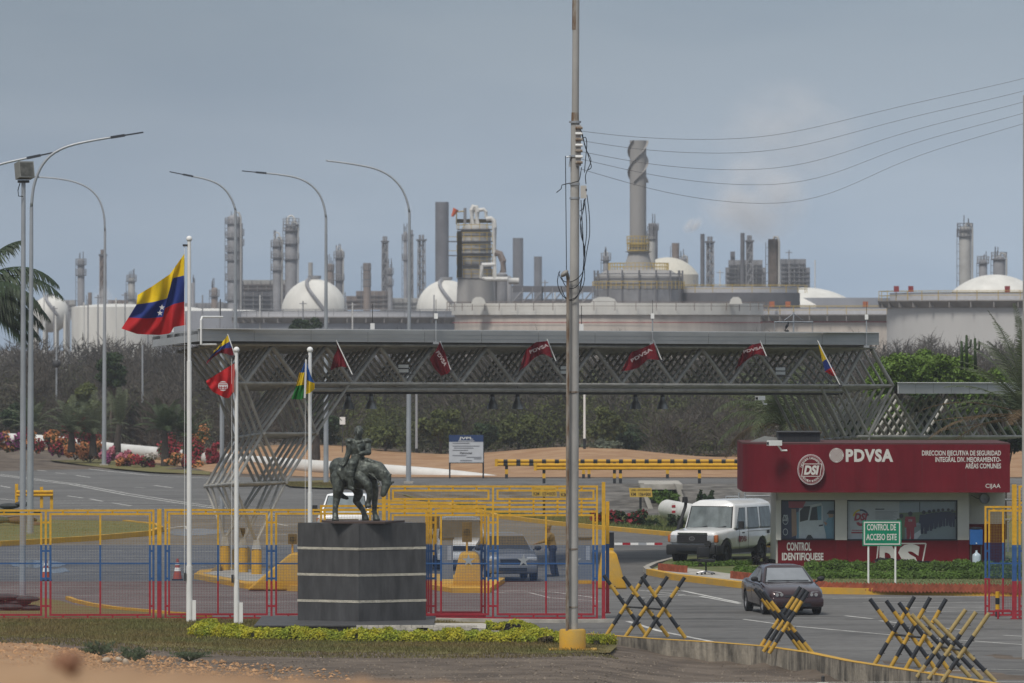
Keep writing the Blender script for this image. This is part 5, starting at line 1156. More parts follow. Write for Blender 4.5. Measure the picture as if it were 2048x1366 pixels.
    for ya in S_['ax']:
        for sx in (-1, 1):
            r_ = S_['wr']; b_ = MB(); b_.lathe([(r_ * .58, -tw / 2), (r_ * .93, -tw / 2), (r_, -tw * .36), (r_, tw * .36), (r_ * .93, tw / 2), (r_ * .58, tw / 2)], (0, 0, 0), 26)
            wq = b_.part('wheel', M_tyre, o, smooth=True, local=True); wq.rotation_euler = (0, sx * PI / 2, 0); wq.location = (sx * (W2 - tw / 2 - .015), ya, r_)
            b_ = MB(); b_.lathe([(0, tw * .30), (r_ * .16, tw * .32), (r_ * .2, tw * .2), (r_ * .48, tw * .16), (r_ * .6, tw * .42), (r_ * .6, -tw * .4)], (0, 0, 0), 20)
            for k in range(5): a_ = 2 * PI * k / 5; b_.box((r_ * .38 * math.cos(a_), r_ * .38 * math.sin(a_), tw * .3), (r_ * .36, r_ * .13, .02), a_)
            rq = b_.part('rim', rimm, wq, smooth=True, local=True)
    return o, body, cab
def lbox(c, s, m, nm, par, rot=None, bev=0): 
    b = MB(); b.box(c, s, M=rot)
    if bev: return bake(b, nm, m, par, [('BEVEL', dict(width=bev, segments=2))])
    return b.part(nm, m, par, local=True)
M_wcar = mat('white_car_paint', (.84, .85, .85), .22, 0, .04, 3, spec=.5, coat=.6); M_maroon = mat('maroon_car_paint', (.038, .015, .017), .24, .35, .08, 3, spec=.5, coat=.7); M_silver = mat('silver_car_paint', (.17, .18, .20), .28, .5, .05, 3, coat=.5)
M_glass = mat('car_glass', (.15, .175, .18), .06, 0, .35, 2.5, spec=.6, stretch=(1, 1, .6)); M_glassd = mat('dark_car_glass', (.018, .02, .024), .05, 0, .1, spec=.5); M_glassf = mat('film_car_glass', (.20, .215, .23), .1, 0, .2, 1.5, spec=.55)
# ---- white high-roof off-roader beside the booth
SUV = dict(L=5.0, W=1.80, wr=.41, ax=(-1.62, 1.36), tw=.24, st=[(-2.38, .86, .62, 1.02, .03), (-2.30, .92, .55, 1.08, .05), (-1.62, .97, .50, 1.12, .06), (-1.02, 1.0, .48, 1.17, .04), (0, 1.0, .48, 1.17, .02), (1.4, 1.0, .50, 1.17, .02), (2.44, .98, .58, 1.17, .02), (2.5, .95, .62, 1.15, .02)],
           gh=(1.12, 1.93, -1.05, -.72, 2.40, 2.49, .885, .77), crown=.14, bev=.09, win=[(.055, .27, .115, .27), (.34, .60, .34, .60), (.655, .93, .655, .92)])
sp_ = G(1418, 1131); suvp = V((P(1442, 0, 241.8).x, 241.8, 0))
o, body, cab = car('offroad_car', 'white high-roof off-road car with black snorkel parked beside the booth', 'car', suvp, math.radians(-24), SUV, M_wcar, M_glass, M_drim); o.scale = (1.07, 1.07, 1.07)
lbox((0, -2.41, .86), (1.02, .06, .27), M_trim, 'grille', o)
gr_ = o.children[-1]
for k in range(4): lbox((0, -2.446, .77 + .06 * k), (.98, .012, .018), M_dark, 'grille_bar', gr_)
lbox((0, -2.415, 1.035), (1.0, .05, .05), mat('hood_edge_dark', (.05, .06, .05), .5), 'hood_guard', o)
b = MB()
for r0_, sx_ in (((.085), 1.0), ((.05), .55)):
    pts = [V((r0_ * sx_ * 1.15 * math.cos(2 * PI * i / 20), -2.458, .875 + r0_ * .8 * math.sin(2 * PI * i / 20))) for i in range(20)]; pin = [V((r0_ * .75 * sx_ * 1.15 * math.cos(2 * PI * i / 20), -2.458, .875 + r0_ * .62 * math.sin(2 * PI * i / 20))) for i in range(20)]
    b.add(pts + pin, [(i, (i + 1) % 20, 20 + (i + 1) % 20, 20 + i) for i in range(20)])
b.part('badge', M_rim, gr_, local=True)
for sx in (-1, 1):
    lbox((sx * .635, -2.42, .86), (.24, .07, .25), M_lampg, 'headlight', o, bev=.03); lbox((sx * .80, -2.34, .87), (.13, .12, .24), M_amber, 'indicator', o, bev=.03)
lbox((0, -2.48, .53), (1.70, .22, .30), M_trim, 'front_bumper', o, bev=.05); bp_ = o.children[-1]; lbox((0, -2.634, .53), (.95, .012, .08), M_black, 'bumper_slot', bp_)
for sx in (-1, 1): lbox((sx * .83, -2.2, .5), (.12, .55, .3), M_trim, 'bumper_end', o, bev=.04)
lbox((0, .1, .43), (1.55, 3.2, .12), M_dark, 'chassis', o); lbox((0, 2.55, .6), (1.6, .14, .16), M_trim, 'rear_bumper', o)
b = MB(); b.tube([(-.90, -1.75, 1.0), (-.95, -1.35, 1.12), (-.96, -1.12, 1.35), (-.90, -.82, 1.86), (-.90, -.80, 1.98)], .055, 8); b.part('snorkel', M_trim, o, True, True); b = MB(); b.cyl((-.90, -.86, 1.98), (-.90, -.86, 2.16), .10, .085, 10); b.part('snorkel_head', M_trim, o, True, True)
for sx in (-1, 1):
    b = MB(); b.tube([(sx * .88, -.86, 1.12), (sx * 1.02, -.88, 1.2)], .02, 6); b.box((sx * 1.06, -.88, 1.28), (.17, .10, .24)); b.part('mirror', M_trim, o, local=True)
    lbox((sx * .902, -.28, 1.02), (.012, .18, .035), M_trim, 'door_handle', o); lbox((sx * .903, -.62, .75), (.004, .012, .85), M_dark, 'door_seam', o); lbox((sx * .903, .14, .8), (.004, .012, .75), M_dark, 'door_seam', o); lbox((sx * .903, 1.15, 1.06), (.006, 2.2, .025), mat('grey_seam', (.4, .4, .4), .5), 'body_crease', o)  # crease is a plain grey strip along each side
lbox((.903, 1.86, 1.0), (.012, .2, .1), M_trim, 'fuel_flap', o)
for sy, nm in ((-1, 'spotlight'),): b = MB(); b.cyl((.62, -2.66, .72), (.62, -2.58, .72), .10, .10, 14); b.part(nm, M_trim, o, True, True)
for k in (-.35, .3):
    b = MB(); b.tube([(k - .25, -1.08, 1.18), (k + .1, -1.055, 1.2), (k + .3, -1.03, 1.24)], .012, 5); b.part('wiper', M_black, o, local=True)
for sx in (-.36, .36): lbox((sx, -.2, 1.2), (.42, .14, .7), M_trim, 'seat', o, bev=.05)
M_pred = mat('decal_red', (.22, .02, .03), .5)
Mx = Matrix.Translation((.912, -.28, .82)) @ Matrix.Rotation(PI / 2, 4, 'Z'); text('PDVSA', (0, 0, 0), .5, .19, M_pred, o, 'lettering', .03, M=Mx)
b = MB(); b.face([V((.912, -.63 + .09 * math.cos(2 * PI * i / 16), .82 + .11 * math.sin(2 * PI * i / 16))) for i in range(16)]); b.part('round_decal', M_pred, o, local=True)
# ---- maroon sedan
SED = dict(L=4.3, W=1.70, wr=.30, ax=(-1.30, 1.17), tw=.19, st=[(-2.12, .80, .24, .60, .02), (-2.02, .91, .20, .68, .03), (-1.75, .97, .19, .76, .04), (-1.3, 1.0, .19, .82, .055), (-.92, 1.0, .19, .885, .04), (0, 1.0, .19, .90, .01), (1.0, 1.0, .20, .92, .02), (1.75, .98, .22, .93, .03), (2.08, .92, .28, .88, .02), (2.15, .84, .32, .74, .02)],
           gh=(.88, 1.33, -1.0, -.30, .72, 1.50, .775, .55), crown=.055, bev=.07, win=[(.13, .44, .32, .46), (.47, .80, .50, .78)])
sedp = V((P(1564, 0, 199.6).x, 199.6, 0))
o, body, cab = car('sedan', 'maroon four-door sedan driving out past the striped barricades', 'car', sedp, math.radians(9), SED, M_maroon, M_glassf)
for sx in (-1, 1):
    b = MB(); b.prism([V((sx * .34, -2.10, .55)), V((sx * .44, -2.08, .66)), V((sx * .66, -2.02, .68)), V((sx * .755, -1.90, .64)), V((sx * .73, -1.95, .52)), V((sx * .5, -2.08, .505))], (0, -.015, .0), (0, .06, .01)); hl = b.part('headlight', M_lampg, o, True, True)
    for k, r_ in ((.43, .045), (.56, .05)): b = MB(); b.cyl((sx * k, -2.135, .585), (sx * k, -2.08, .585), r_, r_, 12); b.part('lamp_bowl', mat('lamp_bowl', (.55, .57, .58), .1, .7, .1), hl, True, True)
    b = MB(); b.tube([(sx * .80, -.82, .9), (sx * .88, -.83, .94)], .03, 6); b.ball((sx * .96, -.83, .99), (.11, .07, .075), 10, 7); b.part('mirror', M_trim, o, 'all', True)
    lbox((sx * .853, -.1, .80), (.012, .16, .03), M_trim, 'door_handle', o); lbox((sx * .853, -.78, .55), (.004, .01, .6), M_dark, 'door_seam', o); lbox((sx * .853, .22, .55), (.004, .01, .6), M_dark, 'door_seam', o)
b = MB(); b.prism([V((-.33, -2.125, .52)), V((.33, -2.125, .52)), V((.30, -2.09, .62)), V((-.30, -2.09, .62))], (0, -.012, 0), (0, .03, 0)); b.part('grille', M_black, o, local=True)
lbox((0, -2.10, .37), (1.56, .16, .27), M_maroon, 'front_bumper', o, bev=.06); bp_ = o.children[-1]; lbox((0, -2.184, .30), (.8, .012, .10), M_black, 'air_intake', bp_); lbox((0, -2.186, .41), (.42, .008, .11), mat('plate_dark', (.05, .045, .045), .5), 'number_plate', bp_)
for k in (-.3, .25):
    b = MB(); b.tube([(k - .3, -.93, .945), (k, -.95, .955), (k + .33, -.94, .95)], .012, 5); b.part('wiper', M_black, o, local=True)
rod_ = MB(); rod_.tube([(.72, -.6, 1.1), (.52, -.55, 1.7)], .006, 5); rod_.part('aerial', M_trim, o, local=True)
lbox((0, 0, .22), (1.4, 3.6, .1), M_dark, 'chassis', o)
# ---- white pickup behind the statue
PIC = dict(L=5.4, W=2.0, wr=.40, ax=(-1.75, 1.65), tw=.26, st=[(-2.6, .88, .55, 1.05, .03), (-2.5, .94, .48, 1.12, .04), (-1.75, .98, .45, 1.17, .05), (-1.0, 1.0, .45, 1.2, .04), (.8, 1.0, .45, 1.2, .01), (2.5, .98, .5, 1.2, .01), (2.65, .95, .55, 1.15, .01)],
           gh=(1.16, 1.86, -1.05, -.35, .75, .95, .93, .74), crown=.06, bev=.08, win=[(.12, .52, .34, .52), (.58, .92, .6, .9)])
o, body, cab = car('pickup', 'white pickup waiting behind the bronze horse, seen over the fence', 'car', V((P(693, 0, 264).x, 265, 0)), math.radians(-3), PIC, M_wcar, M_glass)
lbox((0, -2.62, .82), (1.25, .06, .34), M_trim, 'grille', o); lbox((0, -2.66, .46), (1.9, .2, .26), M_galv, 'front_bumper', o, bev=.04)
for sx in (-1, 1):
    lbox((sx * .79, -2.58, .85), (.26, .08, .30), M_lampg, 'headlight', o, bev=.03); lbox((sx * .9, -2.545, .97), (.1, .1, .12), M_amber, 'indicator', o); b = MB(); b.tube([(sx * .95, -.85, 1.2), (sx * 1.12, -.87, 1.26)], .025, 6); b.box((sx * 1.16, -.87, 1.33), (.2, .1, .26)); b.part('mirror', M_trim, o, local=True)
# ---- vehicles in the control lane
VAN = dict(L=4.6, W=1.80, wr=.36, ax=(-1.4, 1.35), tw=.22, st=[(-2.2, .86, .40, .88, .03), (-2.1, .93, .34, .96, .04), (-1.4, .98, .32, 1.02, .05), (-.9, 1.0, .32, 1.05, .04), (.5, 1.0, .32, 1.06, .01), (2.2, .98, .36, 1.06, .01), (2.3, .94, .42, 1.0, .01)],
           gh=(1.02, 1.68, -1.0, -.35, 1.9, 2.22, .85, .70), crown=.06, bev=.08, win=[(.12, .4, .25, .4), (.44, .68, .44, .66), (.72, .92, .72, .88)])
M_glasst = mat('tan_car_glass', (.26, .245, .22), .12, 0, .2, 2, spec=.5)  # pale tan glass for the estate car
o, body, cab = car('estate_car', 'white estate car with pale windscreen queuing behind the sliding gate', 'car', V((P(920, 0, 236).x, 237, 0)), math.radians(2), VAN, M_wcar, M_glasst)
lbox((0, -2.2, .74), (1.0, .05, .16), M_trim, 'grille', o); lbox((0, -2.2, .46), (1.66, .14, .22), M_wcar, 'front_bumper', o, bev=.04)
for sx in (-1, 1): lbox((sx * .68, -2.16, .78), (.3, .08, .16), M_lampg, 'headlight', o, bev=.03); b = MB(); b.ball((sx * 1.0, -.8, 1.1), (.11, .06, .08), 8, 6); b.tube([(sx * .86, -.8, 1.04), (sx * .97, -.8, 1.09)], .02, 5); b.part('mirror', M_trim, o, 'all', True)
XOV = dict(L=4.2, W=1.76, wr=.33, ax=(-1.28, 1.25), tw=.21, st=[(-2.05, .80, .34, .74, .03), (-1.95, .92, .26, .84, .05), (-1.3, .99, .24, .93, .06), (-.85, 1.0, .24, .99, .05), (.4, 1.0, .25, 1.0, .01), (1.9, .97, .28, 1.0, .01), (2.08, .90, .36, .92, .01)],
           gh=(.96, 1.46, -1.0, -.30, 1.35, 1.95, .80, .58), crown=.06, bev=.07, win=[(.14, .42, .30, .42), (.46, .74, .46, .70)])
o, body, cab = car('hatchback', 'silver car with dark windscreen stopped at the control behind the gate', 'car', V((P(1010, 0, 224).x, 226, 0)), math.radians(7), XOV, M_silver, M_glassd)
lbox((0, -2.06, .66), (.8, .05, .14), M_black, 'grille', o); lbox((0, -2.05, .42), (1.56, .14, .26), M_silver, 'front_bumper', o, bev=.05); lbox((0, -2.126, .40), (.9, .012, .12), M_black, 'air_intake', o.children[-1])
for sx in (-1, 1):
    lbox((sx * .62, -1.99, .73), (.34, .12, .13), M_lampg, 'headlight', o, bev=.03); b = MB(); b.ball((sx * .97, -.78, 1.05), (.12, .06, .08), 8, 6); b.tube([(sx * .8, -.78, .99), (sx * .94, -.78, 1.04)], .02, 5); b.part('mirror', M_trim, o, 'all', True)
CRV = dict(XOV)
# ---- guard leaning towards the silver car
GP = V((P(1104, 0, 229).x, 229, 0)); o = thing('person', 'guard in tan shirt and dark trousers leaning towards the silver car', 'person', GP)
M_skin = mat('skin', (.20, .11, .07), .6, var=.1); M_shirt = mat('tan_shirt', (.20, .14, .075), .9, var=.15, scale=8); M_trou = mat('dark_trousers', (.02, .025, .045), .9, var=.2, scale=8)
b = MB(); J = {'pel': (0.02, 0, .92), 'ches': (-.06, 0, 1.30), 'neck': (-.10, 0, 1.46), 'head': (-.13, -.01, 1.60), 'shL': (-.06, -.19, 1.38), 'elL': (-.26, -.24, 1.16), 'waL': (-.47, -.2, 1.10), 'shR': (-.06, .19, 1.38), 'elR': (-.02, .24, 1.10), 'waR': (-.18, .26, .92), 'hipL': (.02, -.1, .9), 'knL': (-.03, -.12, .5), 'anL': (.03, -.12, .08), 'hipR': (.02, .1, .9), 'knR': (.06, .13, .5), 'anR': (.16, .13, .08)}
J = {k: V(v_) for k, v_ in J.items()}
b.ball(J['head'], (.10, .078, .125), 12, 8); b.cap(J['neck'], J['head'] - V((0, 0, .08)), .058, .055); b.ball(J['head'] + V((-.10, 0, -.01)), (.022, .016, .024), 8, 5); b.ball(J['head'] + V((-.075, 0, -.085)), (.035, .03, .03), 8, 5)
for sy in (-1, 1): b.ball(J['head'] + V((0.01, sy * .078, -.005)), (.025, .012, .032), 8, 5); b.ball(J['head'] + V((-.088, sy * .032, .025)), (.012, .016, .01), 6, 5)
b.cap(J['ches'], J['pel'], .12, .12); 
for sd_ in ('L', 'R'):
    b.cap(J['sh' + sd_], J['el' + sd_], .05, .042); b.cap(J['el' + sd_], J['wa' + sd_], .04, .028); b.cap(J['hip' + sd_], J['kn' + sd_], .085, .06); b.cap(J['kn' + sd_], J['an' + sd_], .058, .04); b.cap(J['an' + sd_], J['an' + sd_] + V((-.16, 0, -.045)), .04, .032)
    d_ = (J['wa' + sd_] - J['el' + sd_]).normalized(); side = V((0, 1, 0)); wp = J['wa' + sd_] + d_ * .05; b.ball(wp, (.045, .04, .03), 8, 6)
    for k in range(4): f0_ = wp + side * (-.03 + .02 * k) + d_ * .03; f1_ = f0_ + d_ * (.04, .045, .043, .034)[k]; b.cap(f0_, f1_, .0095, .009, 6); b.cap(f1_, f1_ + d_ * .02 - V((0, 0, .025)), .009, .008, 6)
    b.cap(wp - side * .04, wp - side * .05 + d_ * .04 - V((0, 0, .015)), .011, .009, 6)
solid(b, 'body', M_skin, o, .0125, 2)
b = MB(); b.cap(J['ches'] + V((0, -.1, 0)), J['ches'] + V((0, .1, 0)), .135, .135); b.cap(J['ches'], J['pel'], .15, .15); b.cap(J['ches'] + V((-.02, -.16, .07)), J['ches'] + V((-.02, .16, .07)), .075, .075)
for sd_ in ('L', 'R'): b.cap(J['sh' + sd_], J['el' + sd_], .068, .058); b.cap(J['el' + sd_], J['el' + sd_].lerp(J['wa' + sd_], .75), .056, .046)
solid(b, 'shirt', M_shirt, o, .016, 3)
b = MB(); b.cap(J['pel'] + V((0, -.06, 0)), J['pel'] + V((0, .06, 0)), .15, .15)
for sd_ in ('L', 'R'): b.cap(J['hip' + sd_], J['kn' + sd_], .105, .08); b.cap(J['kn' + sd_], J['an' + sd_] + V((0, 0, .03)), .078, .068)
solid(b, 'trousers', M_trou, o, .016, 3)
b = MB(); b.ball(J['head'] + V((.015, 0, .06)), (.105, .088, .075), 12, 7); b.box(J['head'] + V((-.13, 0, .06)), (.11, .13, .014)); solid(b, 'cap', mat('khaki_cap', (.22, .15, .06), .9), o, .012, 2)
for sd_ in ('L', 'R'):
    b = MB(); a_ = J['an' + sd_]; b.cap(a_ + V((.03, 0, -.03)), a_ + V((-.17, 0, -.045)), .052, .04, 10); b.cap(a_ + V((0, 0, .06)), a_, .05, .05, 10); solid(b, 'boot', M_black, o, .012, 1)
# ================================================================== STREET FURNITURE
# utility pole with its cables
UD = 176.0; ub = V((P(1145, 0, UD).x, UD, 0)); ut = P(1152.5, -60, UD); uk = P(1150.5, 245, UD)
M_polec = mat('weathered_pole', (.33, .32, .30), .8, .1, var=0, col2=(.42, .41, .385), scale=1.2, bump=.15, stretch=(2, 2, .5), detail=9)
o = thing('utility_pole', 'tall weathered grey utility pole with yellow foot and hanging cables', 'utility pole', ub); UP = o
for a, c, r0, r1 in ((ub + V((0, 0, .4)), ub.lerp(uk, .42), .135, .135), (ub.lerp(uk, .42), uk, .128, .112), (uk, ut, .092, .085)):
    b = MB(); b.cyl(a, c, r0, r1, 14); b.part('pole_section', M_polec, o, True)
b = MB(); b.lathe([(0, .53), (.30, .53), (.335, .49), (.335, .03), (0, .03)], ub, 24); b.part('foot_block', M_yconc, o, True); b = MB(); b.box(ub + V((0, 0, .01)), (1.22, .9, .06)); b.part('foot_slab', M_yconc, o)
b = MB(); b.cyl(P(1151.5, 0, UD), P(1151, 60, UD), .088, .088, 12); b.part('rust_patch', M_rust, o, True); b = MB(); b.cyl(P(1150.4, 225, UD), P(1150.2, 243, UD), .094, .1, 12); b.part('rust_patch', M_rust, o, True)
for y, r in ((244, .15), (312, .14), (368, .13), (396, .13)): b = MB(); pc = P(1150.2 - (y - 245) * .006, y, UD); b.cyl(pc - V((0, 0, .025)), pc + V((0, 0, .025)), r, r, 14); b.part('band', M_galv, o, True)
bar(P(1152, 250, UD - .15), P(1162, 332, UD - .11), mat('rack_steel', (.35, .33, .31), .6, .2, .3, 8), 'insulator_rack', o)
for k in range(7): b = MB(); pc = P(1158, 256 + k * 11.5, UD - .17); b.cyl(pc - V((.09, 0, 0)), pc + V((.09, 0, 0)), .035, .035, 8); b.part('insulator', M_white if k % 2 else M_rust, o, True)
b = MB(); b.tube([P(1133, 314, UD - .1), P(1141, 313, UD - .1), P(1139, 334, UD - .1)], .03, 6); b.part('bracket', M_galv, o)
jb = P(1167, 384, UD - .1); bar(jb + V((-.075, -.08, -.16)), jb + V((.075, .08, .16)), mat('box_enamel', (.48, .46, .42), .5, var=.1), 'junction_box', o); bar(jb + V((.05, -.085, .02)), jb + V((.085, -.07, .08)), M_dark, 'latch', o)
cab = [[(1160, 258), (1164, 262), (1168, 285), (1172, 300), (1184, 320), (1176, 338), (1170, 350), (1172, 368)], [(1160, 280), (1172, 272), (1174, 288), (1170, 330), (1169, 345)], [(1163, 268), (1180, 322), (1184, 336), (1176, 340)], [(1171, 396), (1167, 420), (1161, 440), (1161, 470), (1172, 500), (1168, 520), (1166, 550), (1160, 572)],
       [(1174, 390), (1179, 430), (1180, 470), (1172, 510), (1168, 545), (1152, 562), (1130, 568), (1120, 560), (1117, 545)], [(1169, 398), (1173, 430), (1174, 470), (1166, 520), (1172, 560), (1160, 588), (1146, 604), (1133, 605), (1122, 590), (1113, 570), (1112, 552), (1120, 542)], [(1160, 430), (1164, 470), (1170, 510), (1164, 560), (1150, 580), (1132, 578), (1124, 560), (1122, 548)], [(1162, 400), (1166, 470), (1168, 530), (1158, 595), (1140, 608), (1128, 596), (1122, 572)],
       [(1163, 335), (1160, 355), (1158, 362), (1140, 367)], [(1160, 422), (1166, 418), (1168, 400)]]
for pts in cab:
    q = resample(pts, 26); 
    for _ in range(3): q = [q[0]] + [(q[i - 1] + q[i] * 2 + q[i + 1]) / 4 for i in range(1, len(q) - 1)] + [q[-1]]
    b = MB(); b.tube([P(p.x, p.y, UD - .16 - .04 * math.sin(i * .4)) for i, p in enumerate(q)], .011, 5); b.part('cable', M_black, o, 'all')
rod(P(1131, 312, UD - .12), P(1133, 546, UD - .12), .01, M_black, 'drop_cable', o); b = MB(); b.tube([P(1140, 366, UD - .1), P(1124, 370, UD - .1), P(1122, 378, UD - .1), P(1113, 385, UD - .1)], .012, 5); b.part('cable', M_black, o)
# rusty lamp pipe strapped in front
o = thing('lamp_pipe', 'thin rusty pipe with a small cowl lamp strapped beside the utility pole', 'lamp', V((P(1134.5, 0, UD - .25).x, UD - .25, .1))); b = MB(); b.cyl(V((P(1134.5, 0, UD).x, UD - .25, .1)), P(1136, 556, UD - .25), .048, .042, 10); b.part('pipe', M_rust, o, True)
b = MB(); b.tube([P(1136, 557, UD - .25), P(1135, 549, UD - .28), P(1128, 546, UD - .3)], .05, 8); b.ball(P(1129, 547, UD - .32), (.12, .1, .065), 10, 7, Quaternion((.94, 0, -.33, 0))); b.part('cowl', mat('cowl_grey', (.26, .25, .23), .6, .2, .2), o, 'all')
for y in (784, 1098, 1214): b = MB(); pc = P(1146 - (y - 784) * .004, y, UD); b.cyl(pc - V((0, 0, .02)), pc + V((0, 0, .02)), .15, .15, 12); b.part('strap', M_rust, o)
# overhead wires to the right
for k, (ya, ym, ye, pm_) in enumerate(((262, 281, 158, 1420), (281, 309, 183, 1440), (303, 343, 204, 1470), (318, 374, 226, 1500), (338, 412, 246, 1510))):
    pts = [(1162, ya), (pm_ - 170, ya + (ym - ya) * .72), (pm_, ym), (pm_ + 130, ym - 5), (1800, ye + (ym - ye) * .44), (2060, ye - 2), (2250, ye - 60)]
    q = resample(pts, 40)
    for _ in range(14): q = [q[0]] + [(q[i - 1] + q[i] * 2 + q[i + 1]) / 4 for i in range(1, len(q) - 1)] + [q[-1]]
    b = MB(); b.tube([P(p.x, p.y, UD - .1 + 20 * i / 40) for i, p in enumerate(q)], .006, 5)
    b.obj('overhead_wire', mat('wire_grey', (.24, .24, .25), .5, .3), ('topmost', 'second highest', 'middle', 'second lowest', 'lowest')[k] + ' of five sagging wires right of the utility pole', 'wire', 'overhead wires', smooth='all')
# street lamps
M_lamphead = mat('lamp_head', (.05, .055, .065), .5, .2)
def street_lamp(px, ybase, arm, label, head=True, D=None, r=.11):
    D = D or gD(ybase); base = V((P(px, 0, D).x, D, 0)); q = resample(arm, 24)
    for _ in range(4): q = [q[0]] + [(q[i - 1] + q[i] * 2 + q[i + 1]) / 4 for i in range(1, len(q) - 1)] + [q[-1]]
    o = thing('street_lamp', label, 'street lamp', base, group='tall curved street lamps'); top = P(q[0].x, q[0].y, D)
    b = MB(); b.cyl(base, base.lerp(top, .5), r * 1.25, r, 12); b.part('lower_pole', M_galv, o, True); b = MB(); b.cyl(base.lerp(top, .5), top, r * .92, r * .62, 12); b.part('upper_pole', M_galv, o, True)
    pts = [P(p.x, p.y, D) for p in q]; b = MB(); b.tube(pts, r * .55, 8, r * .38); b.part('arm', M_galv, o, 'all')
    if head:
        e = pts[-1]; d_ = (pts[-1] - pts[-3]).normalized(); up_ = V((0, 0, 1)); b = MB(); Mr = Matrix((d_, V((0, 1, 0)), d_.cross(V((0, 1, 0))))).transposed()
        b.box(e + d_ * .15, (.55, .24, .10), M=Mr); h_ = b.part('lamp_head', M_lamphead, o); b = MB(); b.box(e + d_ * .78, (.75, .28, .05), M=Mr); b.part('led_panel', M_lamphead, h_)
    b = MB(); b.box(base + V((0, 0, .06)), (.5, .5, .12)); b.part('base_plate', M_conc, o); return o
street_lamp(60, 1075, [(63, 414), (66, 372), (82, 330), (105, 305), (140, 290), (190, 280), (228, 274)], 'nearest curved street lamp, arm reaching right, beside the floodlight mast')
street_lamp(-62, 1070, [(-60, 440), (-58, 400), (-48, 360), (-20, 336), (0, 328), (50, 317), (60, 315)], 'street lamp whose arm enters from the left picture edge')
street_lamp(208, 932, [(210, 462), (209, 430), (200, 398), (180, 376), (150, 363), (110, 356), (74, 354)], 'curved street lamp beside the flower bed, arm reaching left')
street_lamp(470, 966, [(471, 420), (465, 400), (452, 380), (436, 367), (412, 358), (382, 352)], 'curved street lamp above the canopy left of the white sphere')
street_lamp(652, 970, [(652, 435), (649, 412), (640, 388), (622, 368), (596, 355), (560, 349), (528, 346)], 'curved street lamp rising over the white sphere')
street_lamp(817, 967, [(819, 425), (815, 400), (802, 372), (780, 350), (750, 336), (700, 327), (652, 321)], 'curved street lamp without a lamp head, middle of the row', head=False)
# floodlight mast
D_ = gD(1190); base = V((P(45, 0, D_).x, D_, 0)); o = thing('floodlight_mast', 'grey mast with a boxy floodlight behind the left fence', 'floodlight', base); top = P(47, 362, D_)
b = MB(); b.cyl(base, base.lerp(top, .5), .10, .085, 12); b.part('lower_pole', M_galv, o, True); b = MB(); b.cyl(base.lerp(top, .5), top, .08, .065, 12); b.part('upper_pole', M_galv, o, True)
c = P(49, 341, D_); Mr = Matrix.Rotation(math.radians(28), 3, 'Z') @ Matrix.Rotation(math.radians(-12), 3, 'X'); b = MB(); b.box(c, (.5, .34, .5), M=Mr); hd = b.part('floodlight', mat('flood_grey', (.24, .24, .22), .5, .3), o); b = MB(); b.box(c + Mr @ V((.0, -.175, 0)), (.42, .02, .42), M=Mr); b.part('lens', mat('flood_lens', (.10, .10, .09), .15, var=.5, scale=5), hd); b = MB(); b.tube([P(40, 366, D_ - .2), P(36, 380, D_ - .2), P(37, 392, D_ - .2), P(46, 393, D_ - .1)], .015, 5); b.part('cable', M_black, o)
b = MB(); b.box(P(47, 363, D_), (.35, .2, .08)); b.part('bracket', M_dark, o)
# distant thin poles
def thin_pole(px, y0, y1, D, r, label, m=M_galv, foot=0):
    a = P(px, y1, D); o = thing('lighting_pole', label, 'pole', a, group='distant thin poles'); b = MB(); b.cyl(a, P(px, y0, D), r, r * .8, 8); b.part('shaft', m, o, True)
    if foot: b = MB(); b.cyl(a + V((0, 0, -.01)), P(px, y1 - foot, D), r * 1.08, r * 1.06, 8); b.part('black_foot', M_black, o, True)
thin_pole(833, 780, 905, 440, .085, 'thin grey pole right of the headless street lamp', M_galv, 8); thin_pole(1169, 783, 905, 450, .085, 'thin pale pole with black foot right of the utility pole', M_white, 28); thin_pole(285, 690, 870, 470, .075, 'thin grey pole among the dry brush left of the canopy'); thin_pole(113, 690, 860, 480, .07, 'thin grey pole among the dry brush at far left')
p = P(113, 728, 479.5); b = MB(); b.ball(p, (.28, .2, .26), 9, 6); b.obj('pole_lantern', M_dark, 'dark lantern on the thin pole at far left', 'lantern', smooth='all')
# right edge pole
o = thing('edge_pole', 'grey pole grazing the right picture edge', 'pole', V((P(2050, 0, 171).x, 171, -.3))); b = MB(); b.cyl(V((P(2050, 0, 171).x, 171, -.3)), P(2050, 640, 171), .075, .07, 10); b.part('lower_shaft', M_polec, o, True); b = MB(); b.cyl(P(2050, 640, 171), P(2050, 190, 171), .055, .05, 10); b.part('upper_shaft', M_polec, o, True)
# concrete islands, piers, impact noses
def wedge(label, pts, D, depth, group='yellow concrete island noses'):
    b = MB(); b.prism([P(x, y, D) for x, y in pts], (0, 0, 0), (0, depth, 0)); me = b
    o = thing('island_nose', label, 'barrier', P(sum(p[0] for p in pts) / len(pts), max(p[1] for p in pts), D), group=group); r_ = bake(b, 'block', M_yconc, o, [('BEVEL', dict(width=.1, segments=3, limit_method='ANGLE'))], smooth=True)
    r_.data.transform(Matrix.Translation(-o.location)); return o
DW = gD(1182)
w1 = wedge('long sloping yellow concrete nose left of the pedestal', [(495, 1180), (500, 1174), (575, 1112), (585, 1107), (660, 1107), (672, 1182)], DW, 1.5)
wedge('tapered yellow concrete block behind the sliding gate', [(902, 1181), (918, 1112), (924, 1106), (950, 1106), (957, 1112), (973, 1181)], gD(1181), 1.6)
wedge('tapered yellow concrete block right of the gate post', [(1192, 1178), (1204, 1108), (1210, 1104), (1228, 1104), (1234, 1110), (1246, 1152), (1254, 1178)], gD(1178), 1.6)
